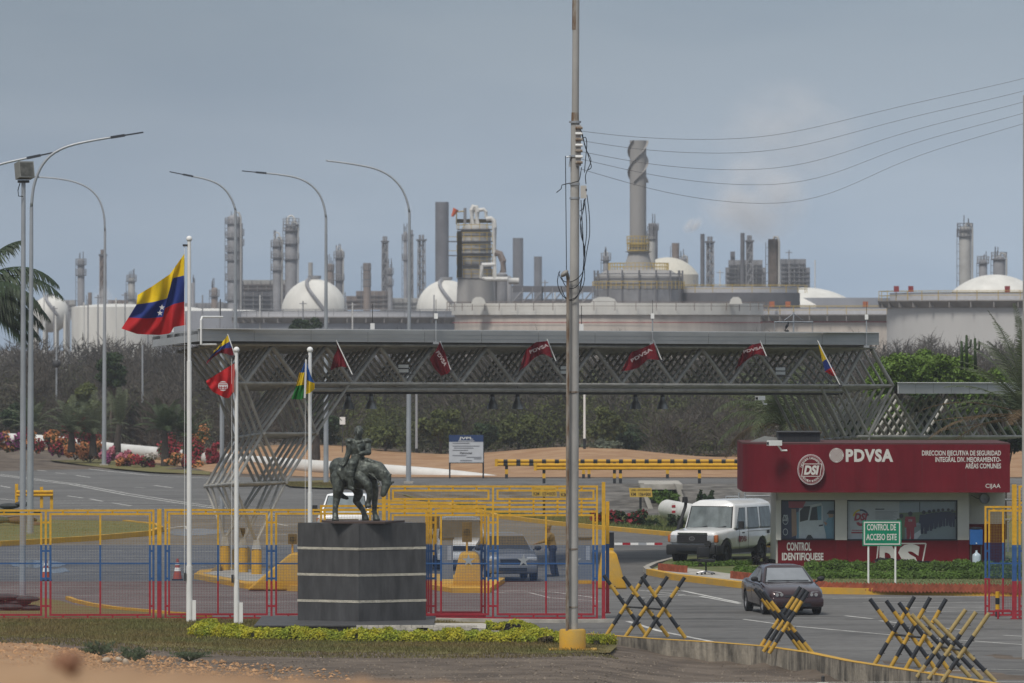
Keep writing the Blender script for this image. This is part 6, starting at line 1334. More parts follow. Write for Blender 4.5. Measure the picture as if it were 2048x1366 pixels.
b = MB(); pts = [G(388, 1158), G(440, 1168), G(490, 1178), G(660, 1186), G(700, 1150), G(480, 1142), G(400, 1150)]; b.prism(pts, (0, 0, 0), (0, 0, .17)); b.obj('traffic_island', M_yconc, kind='structure')
b = MB(); pts = [G(406, 1157), G(450, 1165), G(492, 1173), G(560, 1175), G(600, 1148), G(480, 1145)]; b.prism(pts, (0, 0, .171), (0, 0, .18)); b.obj('traffic_island_paving', M_conc, kind='structure')
b = MB(); pts = [G(838, 1176), G(905, 1186), G(980, 1186), G(1010, 1165), G(860, 1156)]; b.prism(pts, (0, 0, 0), (0, 0, .15)); b.obj('traffic_island', M_yconc, kind='structure')
b = MB(); b.prism([P(410, 1152, 229), P(436, 1128, 229), P(440, 1128, 229), P(440, 1155, 229)], (0, 0, 0), (0, .8, 0)); b.obj('ramp_block', mat('tan_concrete', (.30, .23, .12), .9, var=.2), 'small tan concrete ramp left of the yellow piers', 'block')
b = MB(); b.prism([P(462, 1150, 231), P(462, 1100, 231), P(495, 1094, 231), P(500, 1100, 231), P(500, 1152, 231)], (0, 0, 0), (0, .6, 0)); b.obj('pier_block', mat('dull_yellow_concrete', (.38, .25, .05), .9, var=.2), 'square yellow block behind the round yellow piers', 'block')  # block in a duller yellow than the other concrete
# sign boxes on the islands
def sign_box(px, y0, y1, D, wpx, hpx, label, col=(.10, .07, .04)):
    a = P(px, y1, D); c = P(px, y0, D); o = thing('sign_box', label, 'sign box', a, group='brown signal boxes on the lane islands'); rod(a, c, .03, M_yellow, 'post', o); w_, h_ = wpx * D / F, hpx * D / F
    bar(c + V((-w_ / 2, -.08, -h_ / 2)), c + V((w_ / 2, .08, h_ / 2)), mat('brown_sheet', col, .7, var=.2), 'box', o); b = MB(); b.cyl(c + V((0, -.085, 0)), c + V((0, -.10, 0)), w_ * .33, w_ * .33, 14); b.part('lens', M_black, o, True)
sign_box(585, 1078, 1110, DW + .6, 18, 20, 'brown signal box on the sloping nose beside the pedestal'); sign_box(934, 1064, 1107, gD(1181) + .6, 20, 40, 'tall brown signal box on the tapered block behind the gate', (.12, .085, .03)); sign_box(482, 1065, 1090, 232, 16, 18, 'brown signal box among the feet of the canopy')
sign_box(868, 1045, 1110, 233, 22, 24, 'brown signal box in the queue lane left of the white estate car', (.13, .09, .03))
for px, lb in ((893, 'grey access cabinet left of the tapered block behind the gate'), (1170, 'grey access cabinet right of the utility pole behind the gate')):
    D_ = gD(1168); o = thing('access_cabinet', lb, 'cabinet', V((P(px, 0, D_).x, D_, 0)), group='grey access cabinets'); bar(P(px - 13, 1078, D_), P(px + 13, 1160, D_) + V((0, .4, 0)), mat('cabinet_grey', (.16, .18, .21), .5, var=.1), 'case', o); bar(P(px + 2, 1092, D_ - .01), P(px + 10, 1120, D_ - .005), mat('cabinet_panel', (.3, .33, .38), .4), 'panel', o); bar(P(px - 15, 1075, D_ - .03), P(px + 15, 1078, D_) + V((0, .45, 0)), M_dark, 'lid', o); bar(P(px - 13, 1160, D_ - .02), P(px + 13, 1168, D_) + V((0, .42, 0)), M_yconc, 'plinth', o)
# boom barrier
D_ = 226; o = thing('boom_barrier', 'boom barrier with black housing and red-white arm right of the gate', 'barrier', V((P(1223, 0, D_).x, D_, 0))); bar(P(1217.5, 1065, D_), P(1228, 1096, D_) + V((0, .3, 0)), M_black, 'housing', o); bar(P(1218.5, 1096, D_), P(1227, 1159, D_) + V((0, .28, 0)), M_yellow, 'pillar', o)
for k in range(6): bar(P(1229 + 16 * k, 1085.5, D_), P(1244.8 + 16 * k, 1090, D_) + V((0, .05, 0)), M_white if k % 2 == 0 else (M_red if k in (1, 5) else M_galv), 'arm_segment', o)
# traffic cones
def cone(px, py, label, m):
    p = G(px, py); o = thing('traffic_cone', label, 'traffic cone', p, group='traffic cones'); b = MB(); b.box(p + V((0, 0, .025)), (.36, .36, .05)); b.part('base', M_black, o); b = MB(); b.lathe([(.15, .05), (.10, .32), (.075, .45), (.035, .70), (0, .71)], p, 16); b.part('body', m, o, True)
    for a, c in ((.30, .42), (.5, .58)): b = MB(); r_ = lambda z: .15 + (z - .05) / .65 * (.035 - .15) + .004; b.lathe([(r_(a), a), (r_(c), c)], p, 16); b.part('band', M_white, o, True)
M_cone = mat('cone_orange', (.33, .065, .035), .7, var=.2)
cone(92, 1162, 'faded orange traffic cone behind the left fence panel', M_cone); cone(355, 1161, 'faded orange traffic cone beside the tallest flagpole', M_cone)
# sandbags
M_sack = mat('dark_sack', (.045, .05, .052), .85, var=.4, scale=5, bump=.3); M_sackg = mat('green_sack', (.05, .075, .05), .85, var=.3, scale=5)
def sandbags(label, spots, D):
    o = thing('sandbag_pile', label, 'sandbags', P(spots[0][0], max(s[1] for s in spots) + 6, D))
    for k, (x, y, wd, ht, m) in enumerate(spots):
        b = MB(); c = P(x, y, D + R.uniform(-.15, .15)); b.ball(c, (wd * D / F / 2, .24, ht * D / F / 2), 14, 8); r_ = bake(b, 'sandbag', m, o, [], local=True); r_.data.transform(Matrix.Translation(-o.location)); r_.data.polygons.foreach_set('use_smooth', [True] * len(r_.data.polygons))
sandbags('dark sandbags heaped behind the fence at the left picture edge', [(20, 1214, 60, 14, M_sack), (62, 1216, 44, 13, M_sack), (-8, 1206, 50, 13, M_sack), (35, 1205, 56, 14, M_sack), (55, 1198, 50, 13, M_sack), (8, 1194, 66, 14, M_sack), (60, 1220, 36, 9, M_sack), (-30, 1196, 44, 14, M_sack), (5, 1220, 50, 9, M_sack)], 200.5)
sandbags('low sandbag wall by the yellow guardrail on the left median', [(18, 1012, 44, 12, M_sack), (45, 1008, 34, 11, M_sack), (12, 1024, 60, 14, M_sackg), (62, 1024, 40, 12, M_sack), (-10, 1040, 60, 16, M_sackg), (40, 1040, 70, 16, mat('tan_sack', (.13, .08, .05), .9, var=.3)), (20, 1056, 60, 12, M_sackg), (-20, 1056, 50, 12, M_sackg), (70, 1050, 30, 14, MATS['tan_sack'])], 284)
# guardrails
def guardrail(label, x0, x1, yr, D, posts, mrail, mpost, ybase, beam=.31, flare=True):
    o = thing('guardrail', label, 'guardrail', P((x0 + x1) / 2, ybase, D)); z = P(0, yr, D).z; a, c = P(x0, 0, D).x, P(x1, 0, D).x; n = max(1, int((c - a) / 4))
    prof = [(-.155, .02), (-.11, -.04), (-.06, -.04), (-.02, .02), (.02, .02), (.06, -.04), (.11, -.04), (.155, .02)]
    for k in range(n):
        xa, xb = a + (c - a) * k / n, a + (c - a) * (k + 1) / n + .04; b = MB(); vs = [(x, D + dy + (.003 if k % 2 else 0), z + dz * beam / .31) for x in (xa, xb) for dz, dy in prof] + [(x, D + dy + .012, z + dz * beam / .31) for x in (xa, xb) for dz, dy in prof]
        b.add(vs, [(i, i + 1, 9 + i, 8 + i) for i in range(7)] + [(16 + i, 24 + i, 25 + i, 17 + i) for i in range(7)] + [(0, 8, 24, 16), (7, 23, 31, 15)]); b.part('beam', mrail, o)
    if flare: b = MB(); b.cyl((a - .02, D + .05, z - .2), (a - .02, D + .05, z + .2), .10, .10, 10); b.part('end_shoe', M_yellow, o, True)
    for x, yt, yb in posts: bar(P(x - 3, yt, D + .08), P(x + 3, yb, D + .08) + V((0, .12, 0)), mpost, 'post', o)
STRIPE = bpy.data.materials.new('rail_stripes'); STRIPE.use_nodes = True; t = STRIPE.node_tree; bs = t.nodes['Principled BSDF']; bs.inputs['Roughness'].default_value = .5
g_ = t.nodes.new('ShaderNodeNewGeometry'); sx_ = t.nodes.new('ShaderNodeSeparateXYZ'); md_ = t.nodes.new('ShaderNodeMath'); md_.operation = 'PINGPONG'; md_.inputs[1].default_value = .35; gt_ = t.nodes.new('ShaderNodeMath'); gt_.operation = 'GREATER_THAN'; gt_.inputs[1].default_value = .235; mxx = t.nodes.new('ShaderNodeMixRGB'); mxx.inputs['Color1'].default_value = YEL + (1,); mxx.inputs['Color2'].default_value = BLK + (1,)
t.links.new(g_.outputs['Position'], sx_.inputs[0]); t.links.new(sx_.outputs['X'], md_.inputs[0]); t.links.new(md_.outputs[0], gt_.inputs[0]); t.links.new(gt_.outputs[0], mxx.inputs['Fac']); t.links.new(mxx.outputs['Color'], bs.inputs['Base Color'])
M_pst = banded('guard_post_bands', 'Z', [(0.0, BLK), (.27, YEL), (.52, BLK), (2.0, BLK)], .6); M_pst2 = banded('guard_post_bands_far', 'Z', [(0.0, BLK), (.24, YEL), (.5, BLK), (2.0, BLK)], .6)
guardrail('far guardrail with black stripes behind the road at right', 994, 1540, 925.5, 382, [(1013, 928, 957.5), (1167, 928, 957), (1178, 928, 957), (1335, 928, 957), (1500, 928, 957)], STRIPE, M_pst2, 957, .36)
guardrail('near plain yellow guardrail before the striped one', 1072, 1540, 933.5, 369.5, [(1088, 925, 968), (1229, 925, 968), (1241, 925, 968), (1399, 925, 968)], M_yellow, M_pst, 968, .34)
guardrail('short yellow guardrail on the left median', 33, 104, 987, 316, [(33, 968, 1014), (83, 974, 1016), (103, 980, 1020)], M_yellow, M_yellow, 1018, .28, False)
# project sign board
D_ = gD(957); o = thing('project_board', 'blue and white project board on black posts by the far road', 'sign', G(932, 957)); bar(P(898, 870, D_), P(966.5, 925, D_) + V((0, .03, 0)), mat('board_white', (.50, .51, .53), .5, var=.06), 'panel', o); bar(P(898, 870, D_ - .01), P(966.5, 883.5, D_ - .005), mat('board_blue', (.025, .05, .13), .5), 'header', o)
for x in (899.5, 966.5): bar(P(x - 1.6, 871, D_ + .035), P(x + 1.6, 957.5, D_ + .035) + V((0, .06, 0)), M_black, 'post', o)
bar(P(898, 925, D_ - .012), P(967, 926.5, D_), M_black, 'frame', o); u = D_ / F; tx = mat('print_black', (.05, .05, .06), .6); text('JVPL', P(932, 877, D_ - .014), 29 * u, 6.5 * u, M_letter, o, bold=.04)
bar(P(917, 881.2, D_ - .014), P(949, 882.6, D_ - .012), M_letter, 'text_line', o); text('Palmichal', P(932, 906, D_ - .014), 24 * u, 4 * u, tx, o, bold=.02)
for x0_, x1_, y in ((905, 939, 886.5), (905, 959, 892), (908, 947, 896), (905, 936, 900.5), (905, 933, 911), (933, 963, 914.5), (948, 963, 917.5), (920, 944, 921)): bar(P(x0_, y - .7, D_ - .014), P(x1_, y + .7, D_ - .012), mat('print_grey', (.2, .2, .22), .6), 'text_line', o)
# kilometre signs
def kmsign(px, py, ybase, D, label, l1, l2, wpx=46):
    u = D / F; o = thing('kilometre_sign', label, 'sign', P(px, ybase, D), group='yellow kilometre signs'); b = MB(); q = [P(px - wpx / 2 - 1, py - 9, D), P(px + wpx / 2 - 2, py - 9, D), P(px + wpx / 2, py + 9, D), P(px - wpx / 2 + 1, py + 9, D)]; b.prism(q, (0, 0, 0), (0, .04, 0)); b.part('panel', mat('km_yellow', (.50, .33, .06), .6, var=.12), o)
    rod(P(px - 1, ybase, D + .06), P(px - 1, py, D + .06), .06, M_black, 'post', o); text(l1, P(px, py - 4.5, D - .008), (wpx - 8) * u, 4 * u, M_black, o); text(l2, P(px, py + 3.5, D - .008), (wpx - 6) * u, 7 * u, M_black, o, bold=.015)
kmsign(1282, 985, 1026, 343, 'yellow sign reading KM 106+000 before the culvert', 'JOSE - SAN JOAQUIN', 'KM  106+000'); kmsign(1089, 984, 1028, 340, 'yellow sign reading KM 15+000 seen above the gate', 'JOSE - ANACO', 'KM  15+000', 50); kmsign(1139, 986, 1028, 341, 'yellow kilometre sign mostly hidden behind the utility pole', 'JOSE', 'KM  105', 40)
o = thing('small_notice', 'small white notice on a thin post before the brush', 'sign', P(685, 905, 455)); bar(P(679.5, 834, 455), P(690.5, 849, 455) + V((0, .03, 0)), M_white, 'panel', o); rod(P(685, 905, 455.1), P(685, 836, 455.1), .035, M_dark, 'post', o)
o = thing('marker_plate', 'red and white striped marker plate by the big pipe', 'marker', P(1348, 1033, 318)); bar(P(1343.5, 1006, 318), P(1351, 1026, 318) + V((0, .03, 0)), M_white, 'plate', o); bar(P(1343.5, 1010, 317.98), P(1351, 1015, 317.99), M_red, 'stripe', o); bar(P(1343.5, 1021, 317.98), P(1351, 1026, 317.99), M_red, 'stripe', o); rod(P(1348, 1036, 318.05), P(1348, 1012, 318.05), .03, M_white, 'post', o)
# pipelines and culvert
M_pipe = mat('white_pipe_coating', (.60, .59, .56), .6, var=.1, scale=1.0, stretch=(1, 1, 2))
b = MB(); q = [P(-80, 874, 446), P(120, 884, 444), P(215, 898, 440), P(330, 908, 432), P(420, 918, 420), P(520, 926, 406), P(640, 935, 396), P(760, 942, 393), P(880, 951, 391), P(960, 960, 390), P(1040, 972, 389)]
sm = [V((p.x, p.y, 0)) for p in q]; pts = []
for a, c in zip(q, q[1:]): pts += [a.lerp(c, k / 6) for k in range(6)]
for _ in range(4): pts = [pts[0]] + [(pts[i - 1] + pts[i] * 2 + pts[i + 1]) / 4 for i in range(1, len(pts) - 1)] + [pts[-1]]
o = thing('pipeline', 'long white pipeline running along the far roadside', 'pipeline', q[5] - V((0, 0, .4))); b.tube(pts, .40, 14); b.part('pipe', M_pipe, o, 'all')
for px, py, D in ((720, 946, 392.5), (675, 944, 394), (300, 912, 434)): bar(P(px - 3, py - 16, D - .5), P(px + 3, py + 12, D - .3), M_conc, 'support', o)
o = thing('ditch_pipe', 'thick pale pipe emerging from the ditch by the culvert', 'pipe', P(1370, 1030, 335)); b = MB(); pa, pb = P(1335, 1018, 342), P(1440, 1038, 318); b.cyl(pa, pb, .46, .46, 20, False); b.part('pipe', M_pipe, o, True); b = MB(); d_ = (pa - pb).normalized(); b.ball(pa, .46, 16, 10); b.part('end_cap', M_pipe, o, 'all')
o = thing('culvert', 'concrete culvert under the far road embankment', 'culvert', P(1320, 1020, 360)); bar(P(1283, 968.5, 358), P(1365, 979, 358) + V((0, 9, 0)), M_conc, 'lintel', o); bar(P(1300, 979, 364), P(1350, 1016, 364) + V((0, .2, 0)), M_black, 'throat_shade', o)  # black plate stands in for the dark inside the culvert
for pts_ in ([(1278, 966), (1288, 966), (1310, 1028), (1300, 1028)], [(1350, 968), (1358, 968), (1372, 1006), (1362, 1006)]): b = MB(); b.prism([P(x, y, 356.5) for x, y in pts_], (0, 0, 0), (0, 3, 0)); b.part('wing_wall', M_conc, o)
bar(P(1296, 979, 359), P(1304, 1020, 359) + V((0, 5, 0)), M_conc, 'side_wall', o); bar(P(1352, 979, 359), P(1358, 1010, 359) + V((0, 5, 0)), M_conc, 'side_wall', o)
# chain-link fence bits behind the off-roader
o = thing('pipe_fence', 'pale pipe-frame fence behind the white off-road car', 'fence', P(1500, 1030, 262))
for x in (1452, 1478, 1490, 1550): rod(P(x, 1040, 262), P(x, 985 if x > 1470 else 992, 262), .03, M_galv, 'post', o)
for y, x0_, x1_ in ((993, 1452, 1478), (992, 1490, 1550), (1018, 1452, 1550)): rod(P(x0_, y, 262), P(x1_, y, 262), .025, M_galv, 'rail', o)
b = MB(); x = P(1490, 0, 262).x
for k in range(22): b.bb((x + k * .055, 262, P(0, 1040, 262).z), (x + k * .055 + .005, 262.005, P(0, 992, 262).z))
for k in range(16): z = P(0, 1038, 262).z + k * .055; b.bb((x, 262, z), (x + 1.2, 262.005, z + .005))
w_ = b.part('wire_mesh', M_galv, o); w_['kind'] = 'stuff'
o = thing('pipe_fence', 'pale pipe-frame fence with slanting arms behind the right gate', 'fence', P(2000, 1120, 250))
for x in (1986, 2016, 2046): rod(P(x, 1120, 250), P(x, 1045, 250), .04, M_galv, 'post', o); rod(P(x, 1045, 250), P(x + 18, 1024, 250), .035, M_galv, 'outrigger', o)
for y in (998, 1038): rod(P(1960, y, 250), P(2080, y + 3, 250), .035, M_galv, 'rail', o)
# striped bollard
p = G(1998, 1236); o = thing('bollard', 'yellow and black bollard behind the narrow right gate', 'bollard', p)
for k in range(4): b = MB(); b.cyl(p + V((0, .6, .18 * k)), p + V((0, .6, .18 * k + .178)), .06, .06, 12); b.part('band', M_black if k % 2 == 0 else M_yellow, o, True)
# office chair on the kerb
p = G(1412, 1150, .14); o = thing('office_chair', 'black swivel office chair standing on the booth kerb', 'chair', p, .4)
for k in range(5): a = 2 * PI * k / 5; b = MB(); b.tube([(0, 0, .12), (.28 * math.cos(a), .28 * math.sin(a), .07)], .025, 6); b.part('base_arm', mat('chair_chrome', (.4, .4, .41), .3, .7), o, local=True); b = MB(); b.ball((.29 * math.cos(a), .29 * math.sin(a), .035), .035, 8, 5); b.part('castor', M_black, o, 'all', True)
b = MB(); b.cyl((0, 0, .1), (0, 0, .42), .03, .03, 8); b.part('column', M_black, o, local=True); lbox((0, 0, .47), (.48, .46, .09), M_trim, 'seat', o, bev=.03); lbox((0, .22, .72), (.44, .07, .34), M_trim, 'backrest', o, bev=.03)
for sx in (-.26, .26): b = MB(); b.tube([(sx, .05, .45), (sx * 1.08, .05, .62), (sx * 1.08, -.15, .63)], .02, 6); b.part('armrest', M_trim, o, local=True)
# barricades: crossed striped pipes in threes
def hedgehog(label, cross, faded=False):
    """cross = three lists of pipe end pairs ((x,y)->(x,y)) in picture terms at their distances"""
    my = (0.34, 0.25, 0.09) if faded else (.45, .265, .03)
    M_st = banded('pipe_bands_faded' if faded else 'pipe_bands', 'Z', [(0.0, my), (.17, BLK), (.34, my), (.50, BLK), (.66, my), (.84, BLK if not faded else my), (1.01, BLK)], .55, 'Generated')
    D0 = cross[1][2]; o = thing('barricade', label, 'barricade', V((P(sum(q[0][0][0] for q in cross) / 3, 0, D0).x, D0, 0)), group='striped pipe barricades'); mids = []
    for (a0, a1), (b0, b1), D in cross:
        pa0, pa1, pb0, pb1 = P(*a0, D + .05), P(*a1, D + .05), P(*b0, D - .05), P(*b1, D - .05)
        for q in (pa1, pb1): q.z = 0.02
        rod(pa1, pa0, .05, M_st, 'pipe', o, 12); rod(pb1, pb0, .05, M_st, 'pipe', o, 12); mids.append((pa0 + pa1 + pb0 + pb1) / 4)
        for t_ in (.2, .4, .6, .8):
            c = pa1.lerp(pa0, t_); b = MB(); b.cyl(c, c + V((.09, -.02, .02)), .012, .012, 6); b.part('lug', M_dark, o)
            c = pb1.lerp(pb0, t_); b = MB(); b.cyl(c, c + V((.09, -.03, .0)), .012, .012, 6); b.part('lug', M_dark, o)
    rod(mids[0] + V((0, 0, -.05)), mids[2] + V((0, 0, -.05)), .025, M_dark, 'tie_bar', o)
def Z(x, y, ox): return (ox + x / 3.364, 960 + y / 3.364)
def xs_(lst, ox, Ds): return [((Z(a[0], a[1], ox), Z(a[2], a[3], ox)), (Z(c[0], c[1], ox), Z(c[2], c[3], ox)), D) for (a, c), D in zip(lst, Ds)]
hedgehog('yellow and black pipe barricade at left, beside the utility pole', xs_([((25, 640, 310, 1040), (310, 635, 45, 1045)), ((155, 650, 460, 1055), (455, 650, 170, 1065)), ((280, 650, 575, 1060), (570, 655, 295, 1075))], 1200, [gD(1271), gD(1275), gD(1278)]))
hedgehog('yellow and black pipe barricade standing before the maroon sedan', xs_([((1040, 730, 1350, 1150), (1350, 720, 1065, 1150)), ((1068, 740, 1385, 1162), (1378, 733, 1100, 1157)), ((1095, 752, 1430, 1175), (1400, 748, 1138, 1160))], 1200, [gD(1302), gD(1305), gD(1308)]))
hedgehog('yellow and black pipe barricade with dark tips near the right corner', xs_([((645, 800, 985, 1245), (945, 785, 665, 1265)), ((755, 812, 1085, 1258), (1052, 790, 780, 1278)), ((840, 825, 1180, 1268), (1158, 800, 880, 1290))], 1548, [gD(1336), gD(1339), gD(1343)]))
hedgehog('faded khaki and black pipe barricade nearest the right corner', xs_([((925, 905, 1320, 1328), (1290, 872, 962, 1330)), ((1000, 918, 1400, 1342), (1360, 888, 1040, 1345)), ((1075, 935, 1490, 1358), (1448, 897, 1130, 1362))], 1548, [gD(1356), gD(1360), gD(1365)]), True)
# three small grey stubs in the near verge
for px, py, lb in ((1363, 1300, 'short dark pipe stub in a pale footing at the lawn tip'), (1646, 1352, 'short dark pipe stub beside the weathered kerb'),):
    p = G(px, py, -.2); p.z = gz(p.x, p.y) + .02; o = thing('pipe_stub', lb, 'stub', p); b = MB(); b.cyl(p - V((0, 0, .2)), p + V((0, 0, .12)), .04, .04, 10); b.ball(p + V((0, 0, .12)), .045, 8, 5); b.part('stub', M_dark, o, True); b = MB(); b.ball(p - V((0, 0, .07)), (.22, .18, .08), 12, 6); b.part('footing', M_conc, o, 'all')
# ================================================================== VEGETATION
NR = np.random.RandomState(21)
def leaves(ell, n, size, up=.35, asp=.55, seed=None, shell=.55):
    """n leaf faces (quads) spread through ellipsoids [(c, (rx,ry,rz)), ...]; returns verts, faces"""
    rr = np.random.RandomState(seed) if seed is not None else NR
    c = np.array([list(e[0]) for e in ell]); r = np.array([list(e[1]) for e in ell]); wgt = (r[:, 0] * r[:, 1] * r[:, 2]) ** .8; idx = rr.choice(len(ell), n, p=wgt / wgt.sum())
    d = rr.normal(size=(n, 3)); d /= np.linalg.norm(d, axis=1)[:, None]; rad = (shell + (1 - shell) * rr.rand(n)) * (rr.rand(n) ** .2)
    p = c[idx] + d * r[idx] * rad[:, None]
    nrm = d * .8 + rr.normal(size=(n, 3)) * .7 + np.array([0, 0, up]); nrm /= np.linalg.norm(nrm, axis=1)[:, None]
    t = np.cross(nrm, rr.normal(size=(n, 3))); t /= np.linalg.norm(t, axis=1)[:, None]; b_ = np.cross(nrm, t); s = size * rr.uniform(.55, 1.35, n)[:, None]
    v = np.empty((n, 4, 3)); v[:, 0] = p - t * s; v[:, 1] = p + b_ * s * asp; v[:, 2] = p + t * s; v[:, 3] = p - b_ * s * asp
    return v.reshape(-1, 3), np.arange(n * 4).reshape(-1, 4)
def clumps(c, rx, ry, rz, n, k, seed, flat=.75):
    rr = random.Random(seed); out = []
    for _ in range(n):
        while True:
            q = V((rr.uniform(-1, 1), rr.uniform(-1, 1), rr.uniform(-1, 1)))
            if .25 < q.length < 1: break
        r_ = k * rr.uniform(.7, 1.25); out.append((V(c) + V((q.x * rx, q.y * ry, q.z * rz)), (r_, r_, r_ * flat)))
    return out
M_leafg = mat('leaf_bright_green', (.115, .185, .03), .6, var=.3, scale=.8, island=.35, trans=.25); M_leafd = mat('leaf_dark_green', (.030, .052, .018), .65, var=.3, scale=1.0, island=.35, trans=.2); M_olive = mat('leaf_olive', (.085, .10, .028), .7, var=.3, scale=.5, island=.35, trans=.2)
M_gold = mat('leaf_golden', (.46, .42, .03), .6, var=0, col2=(.26, .31, .03), scale=2.2, island=.35, trans=.3); M_hedge = mat('leaf_hedge', (.085, .15, .022), .6, var=.35, scale=1.5, island=.35, trans=.25); M_purp = mat('leaf_purple', (.022, .02, .022), .6, var=.3, scale=2, island=.4, trans=.1)
M_bark = mat('bark', (.10, .085, .07), .95, var=.3, scale=5, bump=.5); M_twig = mat('dry_twigs', (.082, .072, .06), .9, var=0, col2=(.042, .037, .031), scale=.25, island=.4, detail=7)
def tree(name, label, base, top, ell, n, size, m, seed, group=None, cat='tree', trunk=.12):
    o = thing(name, label, cat, base, group=group); base = V(base); rr = random.Random(seed); b = MB(); cc = V(top)
    b.tube([base, base.lerp(cc, .4) + V((rr.uniform(-.15, .15), 0, 0)), base.lerp(cc, .75)], trunk, 8, trunk * .5)
    for e in ell[:9]: b.tube([base.lerp(cc, rr.uniform(.35, .7)), (base.lerp(cc, .7) + e[0]) / 2 + V((0, 0, .1)), e[0]], trunk * .4, 5, trunk * .12)
    b.part('trunk', M_bark, o, 'all'); v, f = leaves(ell, n, size, seed=seed); np_obj('crown', v, f, m, o); return o
def shrub(label, px, py, D, wpx, hpx, m, seed, n=1600, size=.09, group=None, flowers=None, name='shrub', fn=.10, z0=None):
    u = D / F; c = P(px, py, D); w_, h_ = wpx * u / 2, hpx * u; base = c - V((0, 0, 0)); o = thing(name, label, 'shrub', base, group=group); rr = random.Random(seed)
    ell = [(base + V((rr.uniform(-.75, .75) * w_, rr.uniform(-.6, .6) * min(w_, 1.2), h_ * rr.uniform(.2, .8) * (1 if name != 'flowering_bush' else rr.uniform(.7, 1.25)))), (w_ * rr.uniform(.2, .42),) * 2 + (h_ * rr.uniform(.14, .3),)) for _ in range(13)]
    b = MB()
    for e in ell[:6]: b.tube([base, base.lerp(e[0], .5) + V((rr.uniform(-.1, .1), 0, .05)), e[0]], .03, 4, .01)
    b.part('stem', M_bark, o); v, f = leaves(ell, n, size, seed=seed, shell=.35); np_obj('foliage', v, f, m, o)
    for k, fm in enumerate(flowers or []):
        v, f = leaves([(e[0] + V((0, -.12, h_ * .04)), tuple(q * 1.04 for q in e[1])) for e in ell[k::len(flowers)]], int(n * fn), size * 1.25, seed=seed + 5 + k, shell=.85, asp=.9); np_obj('flowers', v, f, fm, o, kind='stuff')
    return o
def hedge(name, label, path, wd, h, n, size, m, seed, zoff=0.0, group=None, lump=.25):
    pts = [V(p) for p in path]; rr = np.random.RandomState(seed); seg = np.array([(c - a).length for a, c in zip(pts, pts[1:])]); k = rr.choice(len(seg), n, p=seg / seg.sum()); t = rr.rand(n)
    a = np.array([list(p) for p in pts]); p = a[k] + (a[k + 1] - a[k]) * t[:, None]; d = (a[k + 1] - a[k]); d /= np.linalg.norm(d, axis=1)[:, None]; nn = np.stack([-d[:, 1], d[:, 0], np.zeros(n)], 1)
    s = p[:, 0] * 1.0; hh = h * (1 + lump * (np.sin(s * 3.1) * .4 + np.sin(s * 7.7 + 1) * .35 + np.sin(s * 17.3) * .25)); q = rr.rand(n)
    off = rr.uniform(-1, 1, n); ang = rr.rand(n) * PI; rad = rr.uniform(.7, 1.05, n)
    off = np.cos(ang) * rad; zz = np.abs(np.sin(ang)) ** .6 * rad * rr.uniform(.55, 1.0, n) ** .5
    p = p + nn * (off * wd / 2)[:, None]; p[:, 2] += zoff + zz * hh
    nrm = nn * off[:, None] + np.array([0, 0, .8]) + rr.normal(size=(n, 3)) * .7; nrm /= np.linalg.norm(nrm, axis=1)[:, None]; tt = np.cross(nrm, rr.normal(size=(n, 3))); tt /= np.linalg.norm(tt, axis=1)[:, None]; bb_ = np.cross(nrm, tt); sz = size * rr.uniform(.6, 1.4, n)[:, None]
    v = np.empty((n, 4, 3)); v[:, 0] = p - tt * sz; v[:, 1] = p + bb_ * sz * .6; v[:, 2] = p + tt * sz; v[:, 3] = p - bb_ * sz * .6
    o = thing(name, label, 'hedge', tuple(pts[len(pts) // 2]), group=group); np_obj('foliage', v.reshape(-1, 3), np.arange(n * 4).reshape(-1, 4), m, o)
    b = MB(); b.strip(pts, wd * .7, zoff, zoff + h * .55); b.part('woody_core', mat('hedge_core', (.03, .03, .015), .95), o); return o
hedge('golden_hedge', 'low golden-green hedge in front of the statue base', [G(398, 1272), G(520, 1280), G(720, 1284), G(900, 1285), G(1070, 1286), G(1150, 1288)], .75, .34, 34000, .036, M_gold, 1)
hedge('golden_hedge', 'short golden hedge tuft curling behind the dark shrub', [G(972, 1262), G(1030, 1263), G(1062, 1272), G(1070, 1282)], .5, .30, 7000, .036, M_gold, 2)
hedge('golden_hedge', 'sparse golden hedge tail beside the yellow pole foot', [G(1160, 1288), G(1195, 1290), G(1226, 1289)], .4, .24, 3500, .036, M_gold, 3)
hedge('golden_hedge', 'golden hedge end curling back at the left flagpoles', [G(398, 1272), G(404, 1262), G(425, 1257)], .45, .28, 3000, .036, M_gold, 13)
shrub('dark leafless-looking shrub at the right hedge bend', 1025, 1270, G(1025, 1272).y, 34, 24, M_purp, 3, 900, .03); shrub('dark sprouting shrub among the golden hedge beside the utility pole', 1100, 1287, G(1100, 1288).y, 60, 16, mat('leaf_redbrown', (.06, .045, .02), .7, island=.4), 4, 900, .035)
for k, (px, py, h) in enumerate(((398, 1258, 22), (1022, 1250, 16), (1190, 1268, 26), (1216, 1268, 20))):
    b = MB(); base = G(px, py + 24); 
    for j in range(5): b.tube([base, base + V((R.uniform(-.1, .1), 0, h * .008)), base + V((R.uniform(-.22, .22), R.uniform(-.1, .1), h * .0145))], .006, 4, .003)
    o = thing('sapling', ('thin sprig at the left end of the golden hedge', 'thin sprig above the right hedge bend', 'tall sprig left of the yellow pole foot', 'tall sprig at the very tip of the golden hedge')[k], 'sapling', base, group='sprigs in the hedge'); b.part('stem', M_bark, o); v, f = leaves([(base + V((0, 0, h * .009)), (.16, .1, h * .006))], 130, .028, seed=k); np_obj('foliage', v, f, M_gold, o)
hz1 = gD(1157, .15)
